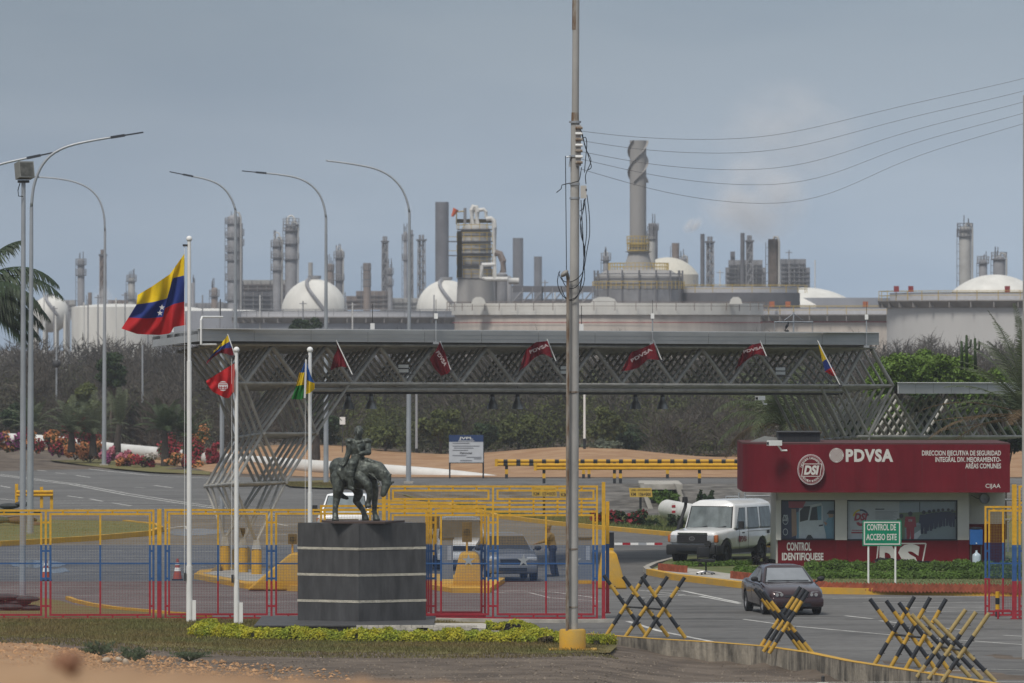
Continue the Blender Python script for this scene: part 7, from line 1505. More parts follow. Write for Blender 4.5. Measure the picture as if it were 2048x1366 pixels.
hedge('clipped_hedge', 'front row of the clipped green hedge before the booth', [V((P(1604, 0, hz1).x, hz1 + .4, 0)), V((P(1750, 0, hz1).x, hz1, 0)), V((P(2120, 0, hz1).x, hz1 - .4, 0))], .7, .30, 26000, .04, M_hedge, 5, .12); hedge('clipped_hedge', 'rear row of the clipped green hedge against the booth wall', [V((P(1610, 0, 230).x, 230.4, 0)), V((P(1750, 0, 230).x, 230.2, 0)), V((P(2120, 0, 230).x, 230, 0))], .6, .36, 20000, .04, M_hedge, 6, .12)
hedge('clipped_hedge', 'small bright hedge behind the office chair', [G(1352, 1141), G(1400, 1142), G(1440, 1141), G(1505, 1138)], .5, .2, 9000, .04, M_hedge, 7, .12); hedge('clipped_hedge', 'short clipped hedge behind the maroon sedan', [G(1478, 1156), G(1530, 1158), G(1580, 1160)], .6, .30, 9000, .04, M_hedge, 8, .12)
shrub('dark purple shrub before the white wall emblem', 1830, 1139, 232, 180, 26, M_purp, 9, 5000, .04); shrub('dark shrub between the off-road car and the booth', 1528, 1140, 236, 56, 34, M_purp, 10, 2600, .045); shrub('dark shrub behind the narrow right gate', 1990, 1141, 234, 44, 24, M_purp, 12, 1500, .04)
# weeds on the rubble
M_weed = mat('leaf_weed', (.075, .095, .05), .8, var=.2, island=.3)
for k, (px, py, wpx, lb) in enumerate(((196, 1312, 95, 'feathery grey-green weed on the rubble, left of two'), (268, 1323, 80, 'feathery grey-green weed on the rubble, right of two'), (380, 1322, 100, 'low grey-green weed patch below the flagpoles'))):
    base = G(px, py); base.z = gz(base.x, base.y); b = MB()
    for j in range(46):
        a = R.uniform(0, 6.28); l = R.uniform(.3, 1) * wpx / 2 * base.y / F; d_ = V((math.cos(a), math.sin(a) * .7, 0)) * l; e = base + d_ + V((0, 0, R.uniform(.05, .3) if k < 2 else .12)); b.tube([base, base + d_ * .5 + V((0, 0, .1)), e], .007, 3, .003)
        for q in range(7): c = base.lerp(e, .35 + .65 * q / 7) + V((0, 0, .04)); b.face([c, c + V((R.uniform(-.04, .04), R.uniform(-.02, .02), .05)), c + V((R.uniform(-.08, .08), 0, .09))])
    b.obj('weed', M_weed, lb, 'weed', 'weeds on the near ground', base=tuple(base))
# palms -------------------------------------------------------------------------------------------------------------
M_frond = mat('palm_frond', (.05, .075, .03), .6, var=.2, scale=.8, island=.3, trans=.2); M_frondg = mat('palm_frond_grey', (.105, .125, .07), .65, var=.2, scale=.8, island=.3, trans=.2); M_frondb = mat('palm_frond_brown', (.15, .10, .055), .8, var=.25, scale=1, island=.3, trans=.15); M_trunkp = mat('palm_trunk', (.055, .045, .038), .95, var=.35, scale=4, bump=.6)
M_frondl = mat('palm_frond_light', (.10, .125, .06), .6, var=.2, scale=.8, island=.3, trans=.25)
def frond(parent, base, az, el, length, droop, m, seed, nl=34, lw=.035, ll=.45, hang=.3, name='frond'):
    rr = random.Random(seed); b = MB(); pts = []; d_ = V((math.cos(az) * math.cos(el), math.sin(az) * math.cos(el), math.sin(el))); p = V(base); n = 14; seg = length / n
    for i in range(n + 1):
        pts.append(p.copy()); p = p + d_ * seg; d_ = (d_ + V((0, 0, -droop / n * (0.4 + 1.2 * i / n)))).normalized()
    b.tube(pts, .028, 4, .006)
    for k in range(nl):
        t_ = .12 + .88 * k / nl; i = min(n - 1, int(t_ * n)); f_ = t_ * n - i; c = pts[i].lerp(pts[i + 1], f_); ax = (pts[i + 1] - pts[i]).normalized(); side = ax.cross(V((0, 0, 1)))
        if side.length < .1: side = V((1, 0, 0))
        side.normalize(); up_ = side.cross(ax); L_ = ll * (math.sin(PI * min(1, .18 + t_ * .80)) ** .6) * rr.uniform(.85, 1.1)
        for sg in (-1, 1):
            dl = (side * sg + ax * .75 + up_ * .18 + V((0, 0, -hang * rr.uniform(.5, 1.4)))).normalized(); mid = c + dl * L_ * .5; tip = c + dl * L_ + V((0, 0, -hang * L_ * .5)); wv = ax * lw * .5
            b.add([c - wv * .6, c + wv * .6, mid + wv, tip, mid - wv], [(0, 1, 2, 4), (4, 2, 3)])
    return b.part(name, m, parent)
def palm(label, base, h, n, fl, droop, m, seed, tr=.16, ll=.42, lw=.035, elr=(-.1, 1.35), group=None, lean=0.0, dead=0, nl=34, hang=.3, azs=None):
    rr = random.Random(seed); base = V(base); o = thing('palm_tree', label, 'palm', base, group=group); b = MB(); pts = [base + V((lean * (k / 6) ** 2 * h, 0, h * k / 6)) for k in range(7)]; b.tube(pts, [tr * (1.25 - .08 * k + .06 * (k % 2)) for k in range(7)], 10)
    b.part('trunk', M_trunkp, o, True); top = pts[-1]
    for k in range(n):
        az = (2 * PI * k * .382 + rr.uniform(-.2, .2)) if azs is None else rr.uniform(*azs); el = elr[0] + (elr[1] - elr[0]) * ((k + .5) / n) ** .8
        frond(o, top, az, el, fl * rr.uniform(.85, 1.1), droop, M_frondb if k < dead else m, seed * 31 + k, nl, lw, ll, hang)
    return o
GP_ = 'young palms along the left roadside'
for k, (px, yb, yc, fl, n, lb, ln) in enumerate(((143, 905, 866, 2.6, 20, 'bushy young palm behind the flowers, second from the left', 0), (186, 912, 870, 2.7, 20, 'bushy young palm left of the roadside lamp', 0), (62, 900, 858, 2.4, 16, 'pale young palm half hidden by the near lamp poles', 0), (330, 935, 862, 2.1, 22, 'young palm with long trunk near the tallest flagpole', 0), (372, 930, 875, 1.9, 16, 'small palm right behind the tallest flagpole', 0), (632, 920, 835, 1.6, 14, 'palm with thick dark trunk behind the canopy support', 0))):
    D = 424 if k < 3 else (415 if k < 5 else 398); u = D / F; base = P(px, yb, D); palm(lb, base, (yb - yc) * u, n, fl, 1.3, M_frondg if k in (0, 2, 1) else M_frond, 40 + k, .2, .5, .045, (.25, 1.4), GP_, ln, nl=30)
D = 421; base = P(234, 905, D); palm('thin palm with leaning trunk and upright fronds right of the roadside lamp', base, 55 * D / F, 7, 2.2, .5, M_frondg, 60, .2, .45, .045, (1.0, 1.5), GP_, .10, nl=30)
# big coconut palm entering from the left edge
D = 290; u = D / F
palm('large coconut palm whose dark fronds hang in from the left edge', P(-64, 1040, D) * 1.0, (1040 - 575) * u, 0, 3, 1, M_frond, 70, .2); COCO = bpy.data.objects[-1] if False else None
coco = [o_ for o_ in SC.objects if o_.get('label', '').startswith('large coconut')][0]; top = P(-64, 575, D)
M_coco = mat('coconut_frond', (.032, .055, .022), .5, var=.25, scale=.8, island=.3, trans=.2)
for k, (az, el, fl, dr) in enumerate(((-.1, .42, 4.0, 1.6), (.2, .1, 3.6, 1.5), (-.4, .0, 3.2, 1.3), (.1, -.35, 3.4, .9), (-.2, -.6, 3.2, .6), (.3, 1.0, 2.9, 1.2), (2.6, .5, 3.6, 1.6), (3.6, .2, 3.6, 1.6), (1.6, .7, 3.3, 1.4), (-1.4, .2, 3.3, 1.4), (.0, .62, 3.9, 1.9), (.35, -.1, 3.5, 1.2), (-.3, -.25, 3.4, 1.1), (.15, -.5, 3.3, .8), (-.5, .3, 3.7, 1.7), (.45, -.4, 3.2, .9))): frond(coco, top, az, el, fl * 1.08, dr, M_coco, 700 + k, 58, .085, .9, .75)
# palm at the right edge and palm behind the canopy support
D = 248; pr = palm('tall dry palm leaning in at the right picture edge', P(2066, 1130, D), (1130 - 835) * D / F, 44, 3.8, 1.0, M_frondl, 80, .2, .55, .04, (-.1, 1.45), None, 0, 8, 44, .25)
for k, (el, fl, dr) in enumerate(((.35, 4.2, .9), (.05, 3.6, .25), (-.1, 3.4, .1))): frond(pr, P(2066, 835, D), PI + .15 * k - .1, el, fl, dr, M_frondb, 810 + k, 34, .025, .24, .2)
palm('drooping palm behind the right canopy support', P(1565, 1082, 268), (1082 - 850) * 268 / F, 26, 3.3, 1.9, M_frondl, 90, .18, .55, .04, (.0, 1.3), None, 0, 2, 40, .5)
# green trees right -------------------------------------------------------------------------------------------------
GT = 'green trees behind the lower canopy'
for k, (px, y0, y1, w_, lb) in enumerate(((1795, 700, 790, 85, 'round green tree just right of the canopy end'), (1868, 688, 790, 95, 'highest green tree behind the lower canopy'), (1925, 706, 800, 80, 'green tree between the highest one and the right palm'), (1755, 722, 800, 50, 'small green tree tucked behind the canopy end'), (1845, 725, 800, 70, 'lighter green tree low before the highest one'), (1990, 735, 830, 110, 'green tree hidden behind the right palm'))):
    D = 284 + 4 * (k % 3); u = D / F; c = P(px, (y0 + y1) / 2, D); ell = clumps(c, w_ * u * .42, 1.3, (y1 - y0) * u * .38, 26, .42, 100 + k); tree('broadleaf_tree', lb, V((c.x, D, 0)), c, ell, 7000, .085, M_leafg, 100 + k, GT)
for k, (px, D) in enumerate(((1700, 270), (1770, 272), (1850, 270), (1930, 272), (2010, 270))):
    u = D / F; c = P(px, 850, D); tree('broadleaf_tree', ('leafy tree behind the truss above the round booth sign', 'leafy tree behind the truss above the booth lettering', 'leafy tree behind the lower truss middle', 'leafy tree behind the lower truss right part', 'leafy tree at the right end of the booth')[k], V((c.x, D, 0)), c, clumps(c, .9, .8, 1.1, 16, .4, 130 + k), 3600, .085, M_leafg if k % 2 else M_leafd, 130 + k, 'leafy trees behind the booth roof')
# cacti
for k, (px, y0, y1, lb) in enumerate(((1934, 672, 705, 'tallest columnar cactus over the green trees at right'), (1951, 678, 702, 'shorter columnar cactus right of the tallest one'), (1924, 684, 700, 'smallest columnar cactus left of the tallest one'))):
    a, c = P(px, 740, 290), P(px - 1, y0, 290); b = MB(); b.tube([a, a.lerp(c, .6), c], .07, 8, .05); b.ball(c, .05, 8, 5); d_ = a.lerp(c, .65); b.tube([d_, d_ + V((.16, 0, .05)), d_ + V((.18, 0, .35))], .05, 7, .04); b.obj('cactus', M_leafd, lb, 'cactus', 'cacti', base=tuple(a), smooth='all')
# bare trees --------------------------------------------------------------------------------------------------------
def bare_tree(label, base, h, seed, spread=.55, r=.11, group='bare trees above the canopy', m=M_twig, depth=6):
    rr = random.Random(seed); b = MB()
    def grow(p, d_, l, r_, k):
        e = p + d_ * l; b.cyl(p, e, r_, r_ * .65, 4 if k > 2 else 3, False)
        if k == 0: return
        for _ in range(3 if k > 1 else 4):
            nd = (d_ + V((rr.gauss(0, spread), rr.gauss(0, spread), rr.gauss(.06, spread * .5)))).normalized(); grow(p.lerp(e, rr.uniform(.55, 1)), nd, l * rr.uniform(.6, .85), max(.006, r_ * .58), k - 1)
    for s_ in range(3): grow(V(base) + V((rr.uniform(-.2, .2), 0, 0)), V((rr.uniform(-.35, .35), rr.uniform(-.2, .2), 1)).normalized(), h * .26, r, depth - 1)
    b.obj('bare_tree', m, label, 'tree', group, base=tuple(base))
for k, (px, yt, D, lb) in enumerate(((935, 622, 500, 'leafless grey tree above the canopy left of the utility pole'), (985, 632, 505, 'smaller leafless tree right beside the one left of the pole'), (1325, 604, 490, 'tallest leafless tree above the canopy right of the pole'), (1385, 622, 500, 'leafless tree just right of the tallest one'), (1440, 630, 505, 'leafless tree third from the tallest one'), (1490, 640, 510, 'low leafless tree above the right part of the canopy'), (2000, 655, 300, 'leafless tree before the right tank'), (1905, 678, 300, 'small leafless bush between cacti and tank'), (1780, 672, 300, 'small leafless bush above the canopy right end'))):
    base = V((P(px, 0, D).x, D, 0 if D > 400 else 3.5)); bare_tree(lb, base, P(0, yt, D).z - base.z, 200 + k, .5, .10 if D > 400 else .05)
c = P(612, 650, 560); tree('evergreen_tree', 'dark evergreen tree poking above the canopy before the white sphere', V((c.x, 560, 0)), c, clumps(c + V((0, 0, -.3)), 1.25, 1.0, 1.0, 18, .45, 77), 3500, .12, M_leafd, 77)
# dry thicket: one mass of brush -------------------------------------------------------------------------------------
def brush(n_b, n_t, seed, pxr, dr, hr, name, m, label, ln=.75, wd=.022, leafy=False, dens=None):
    rr = np.random.RandomState(seed); allv = []
    for k in range(n_b):
        D = rr.uniform(*dr); px = rr.uniform(*pxr); x = (px - CX) * D / F; h = rr.uniform(*hr) * (.75 if D < 480 else 1); r_ = rr.uniform(1.2, 2.6); z0 = gz(x, D); n = n_t
        d = rr.normal(size=(n, 3)); d /= np.linalg.norm(d, axis=1)[:, None]; q = d * rr.rand(n)[:, None] ** .45
        p = np.stack([x + q[:, 0] * r_, D + q[:, 1] * r_ * .8, z0 + h * .5 + q[:, 2] * h * .5], 1); p[:, 2] = np.maximum(p[:, 2], z0)
        if leafy:
            t = rr.normal(size=(n, 3)); t /= np.linalg.norm(t, axis=1)[:, None]; b_ = np.cross(t, rr.normal(size=(n, 3))); b_ /= np.linalg.norm(b_, axis=1)[:, None]; s = ln * rr.uniform(.6, 1.3, n)[:, None]
            v = np.stack([p - t * s, p + b_ * s * .6, p + t * s], 1)
        else:
            t = np.stack([q[:, 0] + rr.normal(0, .5, n), q[:, 1] * .6 + rr.normal(0, .4, n), np.abs(rr.normal(.7, .5, n))], 1); t /= np.linalg.norm(t, axis=1)[:, None]; s = ln * rr.uniform(.5, 1.5, n)[:, None]; w_ = np.cross(t, np.array([0, -1.0, 0]) + rr.normal(0, .4, (n, 3))); w_ /= np.linalg.norm(w_, axis=1)[:, None] + 1e-6
            v = np.stack([p - w_ * wd, p + w_ * wd, p + t * s], 1)
        allv.append(v.reshape(-1, 3))
    v = np.concatenate(allv); return np_obj(name, v, np.arange(len(v)).reshape(-1, 3), m, kind='stuff', label=label, cat='brush')
brush(170, 520, 9, (-150, 2150), (640, 780), (6.0, 7.6), 'far_brush', M_twig, 'far belt of dry brushwood before the tanks', 1.0, .045)
brush(430, 620, 1, (-150, 2150), (462, 640), (3.2, 6.8), 'dry_brush', M_twig, 'mass of dry grey-brown brushwood behind the far road', .85, .03)
brush(420, 420, 2, (-150, 2150), (466, 640), (2.4, 5.8), 'dull_undergrowth', mat('leaf_dull', (.058, .068, .026), .8, var=0, col2=(.068, .062, .043), scale=.12, island=.4, detail=6), 'dull olive undergrowth mixed through the dry brush', .16, leafy=True)
brush(150, 620, 4, (620, 1500), (464, 530), (2.4, 5.6), 'olive_thicket', M_olive, 'leafy olive-green thicket under the middle of the canopy', .13, leafy=True)
OB = 'olive trees in the brush seen under the canopy'
for k, (px, y0, y1, w_, m, lb) in enumerate(((880, 800, 905, 110, M_olive, 'wide olive tree under the canopy behind the project board'), (965, 840, 905, 60, M_leafd, 'dark low tree left of the project board'), (1035, 815, 910, 90, M_olive, 'olive tree between the third and fourth bell lamps'), (1095, 800, 905, 60, M_leafd, 'dark tree directly left of the utility pole'), (1215, 800, 905, 100, M_olive, 'olive tree right of the utility pole under the canopy'), (1262, 850, 905, 60, M_leafd, 'dark gap-filling tree right of the pole'), (1350, 830, 900, 90, M_olive, 'olive tree under the rightmost bell lamps'), (1425, 850, 905, 70, M_twig, 'greyish tree left of the red booth'), (770, 850, 905, 70, M_olive, 'low olive tree left of the headless street lamp'), (655, 815, 905, 60, M_leafd, 'dark tree behind the small white notice'),
        (225, 690, 800, 60, M_leafd, 'dark round tree in the brush left of the big flag'), (290, 800, 880, 70, M_leafd, 'dark tree behind the leaning palm'), (170, 760, 860, 60, M_olive, 'olive tree behind the bushy palms'), (40, 800, 870, 70, M_leafd, 'dark tree at the left edge behind the flowers'))):
    D = 460 + 3 * (k % 4); u = D / F; c = P(px, y0 * .55 + y1 * .45, D); tree('olive_tree', lb, V((c.x, D, 0)), c, clumps(c, w_ * u * .42, 1.2, (y1 - y0) * u * .34, 22, .55, 150 + k, .65), 4200, .13, m, 150 + k, OB)
# bougainvillea bed -------------------------------------------------------------------------------------------------
M_fo, M_fp, M_frd, M_fwh, M_fpk = mat('petal_orange', (.55, .23, .09), .7, var=.2, island=.25, trans=.3), mat('petal_magenta', (.30, .07, .20), .7, var=.2, island=.3, trans=.3), mat('petal_red', (.32, .035, .05), .7, var=.2, island=.3, trans=.3), mat('petal_white', (.55, .5, .45), .7, island=.2, trans=.3), mat('petal_pink', (.55, .19, .24), .7, island=.3, trans=.3)
GB = 'flowering bushes along the left road'
for k, (px, py, w_, h_, fl, lb) in enumerate(((15, 905, 70, 46, [M_fo, M_fp], 'flowering bush cut by the left edge, magenta and orange'), (60, 908, 60, 52, [M_fo, M_frd], 'orange and red flowering bush behind the near lamp poles'), (105, 912, 70, 60, [M_frd, M_fo], 'tall reddish flowering bush left of the palms'), (118, 915, 40, 30, [M_fp], 'small magenta flowering bush before the palms'), (150, 920, 60, 44, [M_fo, M_fo], 'orange flowering bush below the second palm'), (178, 926, 56, 46, [M_fo, M_fo], 'brightest orange flowering bush left of the lamp'), (215, 930, 36, 38, [M_fpk, M_fp], 'pink flowering bush at the foot of the lamp'), (248, 934, 46, 34, [M_fpk, M_fo], 'pink flowering bush right of the lamp'), (290, 936, 60, 32, [M_frd, M_fwh], 'low red and white flowering bush before the pipe'), (345, 925, 70, 70, [M_frd, M_frd], 'dark red flowering bush behind the long-trunked palm'), (395, 930, 60, 80, [M_frd, M_fo], 'tall red flowering bush beside the tallest flagpole'), (370, 940, 80, 30, [M_fo, M_frd], 'low mixed flowering bush right of the palm trunk'), (160, 895, 90, 60, [M_frd, M_frd], 'dark red flowering bush between the two bushy palms'), (425, 935, 36, 50, [M_frd, M_frd], 'slim red flowering bush left of the canopy support'))):
    shrub(lb, px, py, gD(max(py, 926)) - (0 if py > 915 else -4), w_, h_, M_olive, 300 + k, 3600, .062, GB, fl, 'flowering_bush', .11)
# ditch bushes
GD = 'bushes by the ditch'
for k, (px, py, w_, h_, D, lb, fl) in enumerate(((1232, 1058, 40, 40, 292, 'red-dotted round bush right of the gate post', [M_frd]), (1272, 1056, 54, 38, 292, 'round bush in the ditch grass below the kilometre sign', [M_frd]), (1305, 1060, 40, 22, 290, 'small low bush between the round bush and the off-road car', None), (1345, 1064, 44, 36, 290, 'dense dark bush behind the snorkel of the off-road car', None), (1412, 1012, 36, 34, 335, 'leafy bush growing at the embankment foot', None), (1330, 1012, 70, 34, 345, 'green creeper over the culvert mouth', None), (1195, 1052, 30, 30, 293, 'bush seen through the gate mesh by the utility pole', [M_frd]))): shrub(lb, px, py, D, w_, h_, M_leafd if k != 5 else M_hedge, 330 + k, 1800, .075, GD, fl, 'bush', .03)
for px, py, w_, lb in ((1190, 908, 70, 'grey-green scrub above the striped guardrail'), (1215, 903, 60, 'round pale scrub right of the pale thin pole')): shrub(lb, px, py, 452, w_, 26, mat('leaf_greygreen', (.11, .125, .085), .8, island=.3), 350 + px, 1300, .12, 'scrub')
# ================================================================== REFINERY SKYLINE
M_tankw = mat('tank_white', (.64, .625, .58), .6, var=.12, scale=.5, stretch=(1, 1, .16), detail=8); M_tankp = mat('tank_pinkish', (.52, .465, .41), .7, var=.16, scale=.6, stretch=(1, 1, .2), detail=8); M_tankg = mat('tank_grey', (.30, .31, .34), .6, var=.16, scale=.15, stretch=(1, 1, .3), detail=8); M_girder = mat('girder_grey', (.26, .245, .23), .7, var=.2, scale=.5)  # girders in a mid grey, darker than the shells
M_plant = mat('plant_grey', (.25, .25, .262), .7, .1, var=.25, scale=.35, detail=8); M_plantd = mat('plant_dark', (.14, .14, .152), .7, .1, var=.25, scale=.3, detail=8); M_plantl = mat('plant_light', (.36, .355, .34), .6, .1, var=.2, scale=.3, detail=8); M_plantb = mat('plant_brown', (.22, .18, .16), .7, var=.25, scale=.35, detail=8); M_handr = mat('handrail_yellow', (.45, .32, .08), .6, var=.2); M_pipew = mat('pipe_white', (.62, .61, .58), .5, var=.08); M_concs = mat('stack_concrete', (.30, .29, .28), .85, var=.18, scale=.25, stretch=(1, 1, .3), detail=8); M_burn = mat('stack_soot', (.035, .033, .033), .85, var=0, col2=(.17, .14, .12), scale=.22, detail=7)
def GP2(px, D): return V((P(px, 0, D).x, D, 0))
def tank(label, px, rpx, yrim, D, m, rail=None, girder=True, dome=0.0, droop=0, group='storage tanks', posts=2.4, name='storage_tank', domem=None, red=None):
    c = GP2(px, D); r = rpx * D / F; z = P(0, yrim, D).z; o = thing(name, label, 'tank', c, group=group); n = 72
    b = MB(); b.lathe([(r, 0), (r, z)], c, n); b.part('shell', m, o, True)
    if girder:
        b = MB(); b.lathe([(r, z - .9), (r + .2, z - .85), (r + 1.1, z - .12), (r + 1.1, z), (r - .3, z)], c, n); b.part('wind_girder', M_girder, o)
        for k in range(40): a = 2 * PI * k / 40; b = MB(); b.box(c + V(((r + .5) * math.cos(a), (r + .5) * math.sin(a), z - .5)), (1.0, .12, .7), a); b.part('bracket', M_girder, o) if math.sin(a) < .15 else None
    b = MB(); b.lathe([(r * .98, z - .02), (r * .98, z + .85), (r * .985, z + .85)], c, n); b.part('rim_band', mat('rim_lavender', (.46, .46, .48), .6, var=.08), o) if rail else None
    if rail:
        b = MB(); N = int(2 * PI * r / posts); rr_ = r + .95
        for k in range(N):
            a = 2 * PI * k / N
            if math.sin(a) < .1: b.box(c + V((rr_ * math.cos(a), rr_ * math.sin(a), z + .55)), (.07, .07, 1.1), a)
        for h_ in (.55, 1.08): b.lathe([(rr_, z + h_ - .03), (rr_, z + h_ + .03)], c, n)
        b.part('railing', rail, o)
    if dome:
        R_ = (r * r + dome * dome) / (2 * dome); b = MB(); a1 = math.asin(min(1, r / R_)); b.lathe([(R_ * math.sin(a1 * k / 10), z + dome - R_ + R_ * math.cos(a1 * k / 10)) for k in range(11)][::-1], c, n); b.part('dome_roof', domem or M_tankw, o, 'all')
    return o, c, r, z
o, c, r, z = tank('big pale tank with yellow railing at the right edge', 2062, 288, 601, 820, mat('tank_offwhite', (.50, .49, .475), .65, var=.07, scale=.15, stretch=(1, 1, .2)), M_handr)
for px in (1793, 1822, 2015): bar(P(px - 5, 572, 812), P(px + 5, 584, 812) + V((0, .6, 0)), mat('foam_box_red', (.25, .03, .03), .6), 'foam_box', o)
o, c, r, z = tank('pinkish grey tank partly behind the big right tank', 1760, 240, 629, 905, M_tankp, M_handr)
for px in (1544, 1576, 1731): bar(P(px - 5, 603, 897), P(px + 5, 614, 897) + V((0, .6, 0)), mat('foam_box_orange', (.4, .12, .05), .6), 'foam_box', o)
b = MB(); b.lathe([(r + .05, P(0, 645, 905).z), (r + .05, P(0, 643, 905).z)], c, 72); b.part('red_pipe', M_red, o)
o, c, r, z = tank('very wide cream tank behind the middle of the canopy', 1215, 306, 622, 860, M_tankp, M_plantb, girder=False)
b = MB(); b.lathe([(r + .06, z - .5), (r + .35, z - .5), (r + .35, z + .9), (r + .1, z + .9)], c, 72); b.part('top_band', M_tankw, o)
b = MB(); b.lathe([(r + .25, P(0, 646, 860).z), (r + .25, P(0, 644.5, 860).z)], c, 72); b.part('red_pipe', M_red, o)
for px, w_ in ((957, 15), (1208, 28), (1472, 13)):
    b = MB(); q = P(px, 608, 846); b.prism([q + V((-w_ * .06, 0, 0)), q + V((-w_ * .045, 0, .6)), q + V((-w_ * .02, 0, .85)), q + V((w_ * .02, 0, .85)), q + V((w_ * .045, 0, .6)), q + V((w_ * .06, 0, 0))], (0, 0, 0), (0, 1.5, 0)); b.part('vent_hood', M_tankw, o)
o, c, r, z = tank('long lavender-grey tank behind the left part of the canopy', 700, 222, 634, 1010, M_tankg, M_plant)
tank('white tank behind the flagpole at far left', 235, 92, 614, 1080, M_tankw, None, False, .5); tank('white tank standing behind the first one at far left', 330, 80, 618, 1120, M_tankw, None, False, .5)
tank('grey tank behind the lamp posts left of the white sphere', 420, 100, 622, 1060, M_tankg, None, False, .4)
tank('pale flat tank far behind the right girdered tanks', 1690, 120, 596, 1000, M_tankg, None, False, 0)
tank('white tank with shallow dome far right behind the big tank', 1990, 86, 583, 990, M_tankw, None, False, 2.4)
tank('cream cone-roofed tank right of the tall concrete stack', 1335, 62, 549, 1180, mat('tank_cream', (.56, .52, .44), .6, var=.08), None, False, 2.9, domem=mat('tank_cream_roof', (.58, .55, .47), .6))
tank('white domed tank right of the sooty stack', 1612, 104, 610, 1000, M_tankw, None, False, 2.5); tank('dark low tank below the sooty stack', 1470, 130, 586, 960, M_plantd, M_handr, False)
def sphere(label, px, py, rpx, D, stair=True):
    c = P(px, py, D); r = rpx * D / F; o = thing('sphere_tank', label, 'tank', V((c.x, D, 0)), group='white spherical tanks'); b = MB(); b.ball(c, r, 40, 24); b.part('shell', M_tankw, o, 'all')
    for k in range(10): a = 2 * PI * k / 10; b = MB(); b.cyl(V((c.x + r * .96 * math.cos(a), D + r * .96 * math.sin(a), 0)), V((c.x + r * .96 * math.cos(a), D + r * .96 * math.sin(a), c.z)), .25, .25, 6); b.part('leg', M_tankw, o)
    if stair:
        pts = []
        for k in range(24): t_ = k / 23; th = math.radians(14 + 80 * t_); a = math.radians(-128 + 62 * t_); pts.append(c + V((math.sin(th) * math.cos(a), math.sin(th) * math.sin(a), math.cos(th))) * (r * 1.03))
        b = MB(); b.tube(pts, .30, 5); b.part('spiral_stair', M_plant, o)
    b = MB(); b.lathe([(r * .16, r * 1.0), (r * .2, r * 1.02), (r * .2, r * 1.10), (r * .19, r * 1.10)], c, 12); b.part('top_platform', M_plant, o); return o
sphere('white spherical tank behind the second street lamp from the middle', 629, 624, 66, 1050); sphere('white spherical tank left of the big distillation column', 893, 620, 60, 1040); sphere('smaller grey-white spherical tank at the far left behind the palm', 102, 628, 37, 1150)
def tower(label, px, wpx, y0, y1, D, m=M_plant, plats=(), pw=1.5, pipe=True, rail=M_plant, name='process_column', group='refinery columns and stacks', taper=1.0, ladder=True, dome=True, extra=None, rp=None, gooseneck=False, seed=0):
    u = D / F; c = GP2(px, D); r = wpx * u / 2; zt, zb_ = P(0, y0, D).z, 0.0; rr = random.Random(seed + int(px)); o = thing(name, label, 'tower', c, group=group); b = MB()
    pr = [(r, 0), (r * taper, zt - (r * .6 if dome else 0))] + ([(r * taper * .85, zt - r * .25), (r * taper * .5, zt - r * .05), (0, zt)] if dome else [(0, zt - .01)]); b.lathe(pr, c, 18); b.part('shell', m, o, True)
    for y in plats:
        z_ = P(0, y, D).z; rp_ = r * pw; a0 = rr.uniform(0, 6.28); b = MB(); b.lathe([(r * .9, z_ - .15), (rp_, z_ - .15), (rp_, z_), (r * .9, z_)], c, 16); b.part('platform', M_plantd, o)
        b = MB()
        for k in range(14): a = 2 * PI * k / 14; b.box(c + V((rp_ * math.cos(a), rp_ * math.sin(a), z_ + .55)), (.08, .08, 1.1))
        for h_ in (.55, 1.1): b.lathe([(rp_, z_ + h_ - .04), (rp_, z_ + h_ + .04)], c, 16)
        b.part('handrail', rail, o)
    if ladder:
        b = MB(); x = c.x - r * 1.12
        for sx in (-.25, .25): b.bb((x + sx - .05, D - r * .4, 2), (x + sx + .05, D - r * .4 + .1, zt - .5))
        k = 2.0
        while k < zt - .5: b.bb((x - .25, D - r * .4, k), (x + .25, D - r * .4 + .06, k + .08)); k += 1.2
        b.part('ladder', M_plantd, o)
    if pipe: b = MB(); pts = [c + V((r * 1.18, -r * .5, 1)), c + V((r * 1.18, -r * .5, zt - r * .5)), c + V((r * .9, -r * .3, zt + r * .35)), c + V((r * .3, 0, zt + r * .45)), c + V((0, 0, zt - .2))]; b.tube(pts, max(.18, r * .16), 6); b.part('riser_pipe', M_plantl, o, True)
    if gooseneck: b = MB(); q = c + V((0, 0, zt)); b.tube([q + V((r * .6 * math.cos(PI - k * PI / 8) , 0, r * .8 + r * .75 * math.sin(k * PI / 8))) for k in range(9)] + [q + V((r * .6, 0, -r))], r * .16, 6); b.tube([q + V((-r * .6, 0, r * .8)), q + V((-r * .6, 0, 0))], r * .16, 6); b.part('overhead_pipe', M_pipew, o, True)
    b = MB()
    for k in range(4): x = rr.uniform(-.8, .8) * r; h_ = rr.uniform(.5, 1.8); b.bb((c.x + x - .07, D - .1, zt - .6), (c.x + x + .07, D + .04, zt + h_))
    b.part('top_fitting', M_plantd, o) if dome else None
    return o, c, r, zt
tower('tall grey column with many platforms left of the canopy lamps', 467, 25, 430, 660, 1300, M_plant, (447, 475, 503, 520, 560, 600), 1.25, True, seed=1); tower('slim column attached to the tall platformed one', 481, 9, 445, 660, 1310, M_plantd, (470, 490), 1.6, False)
tower('medium grey column with platforms right of the tall one', 554, 17, 478, 640, 1300, M_plant, (492, 515, 540), 1.4, gooseneck=True); tower('stout column with overhead pipe loop left of the white sphere', 582, 24, 450, 640, 1300, M_plant, (449, 461, 487, 518), 1.35, gooseneck=True)
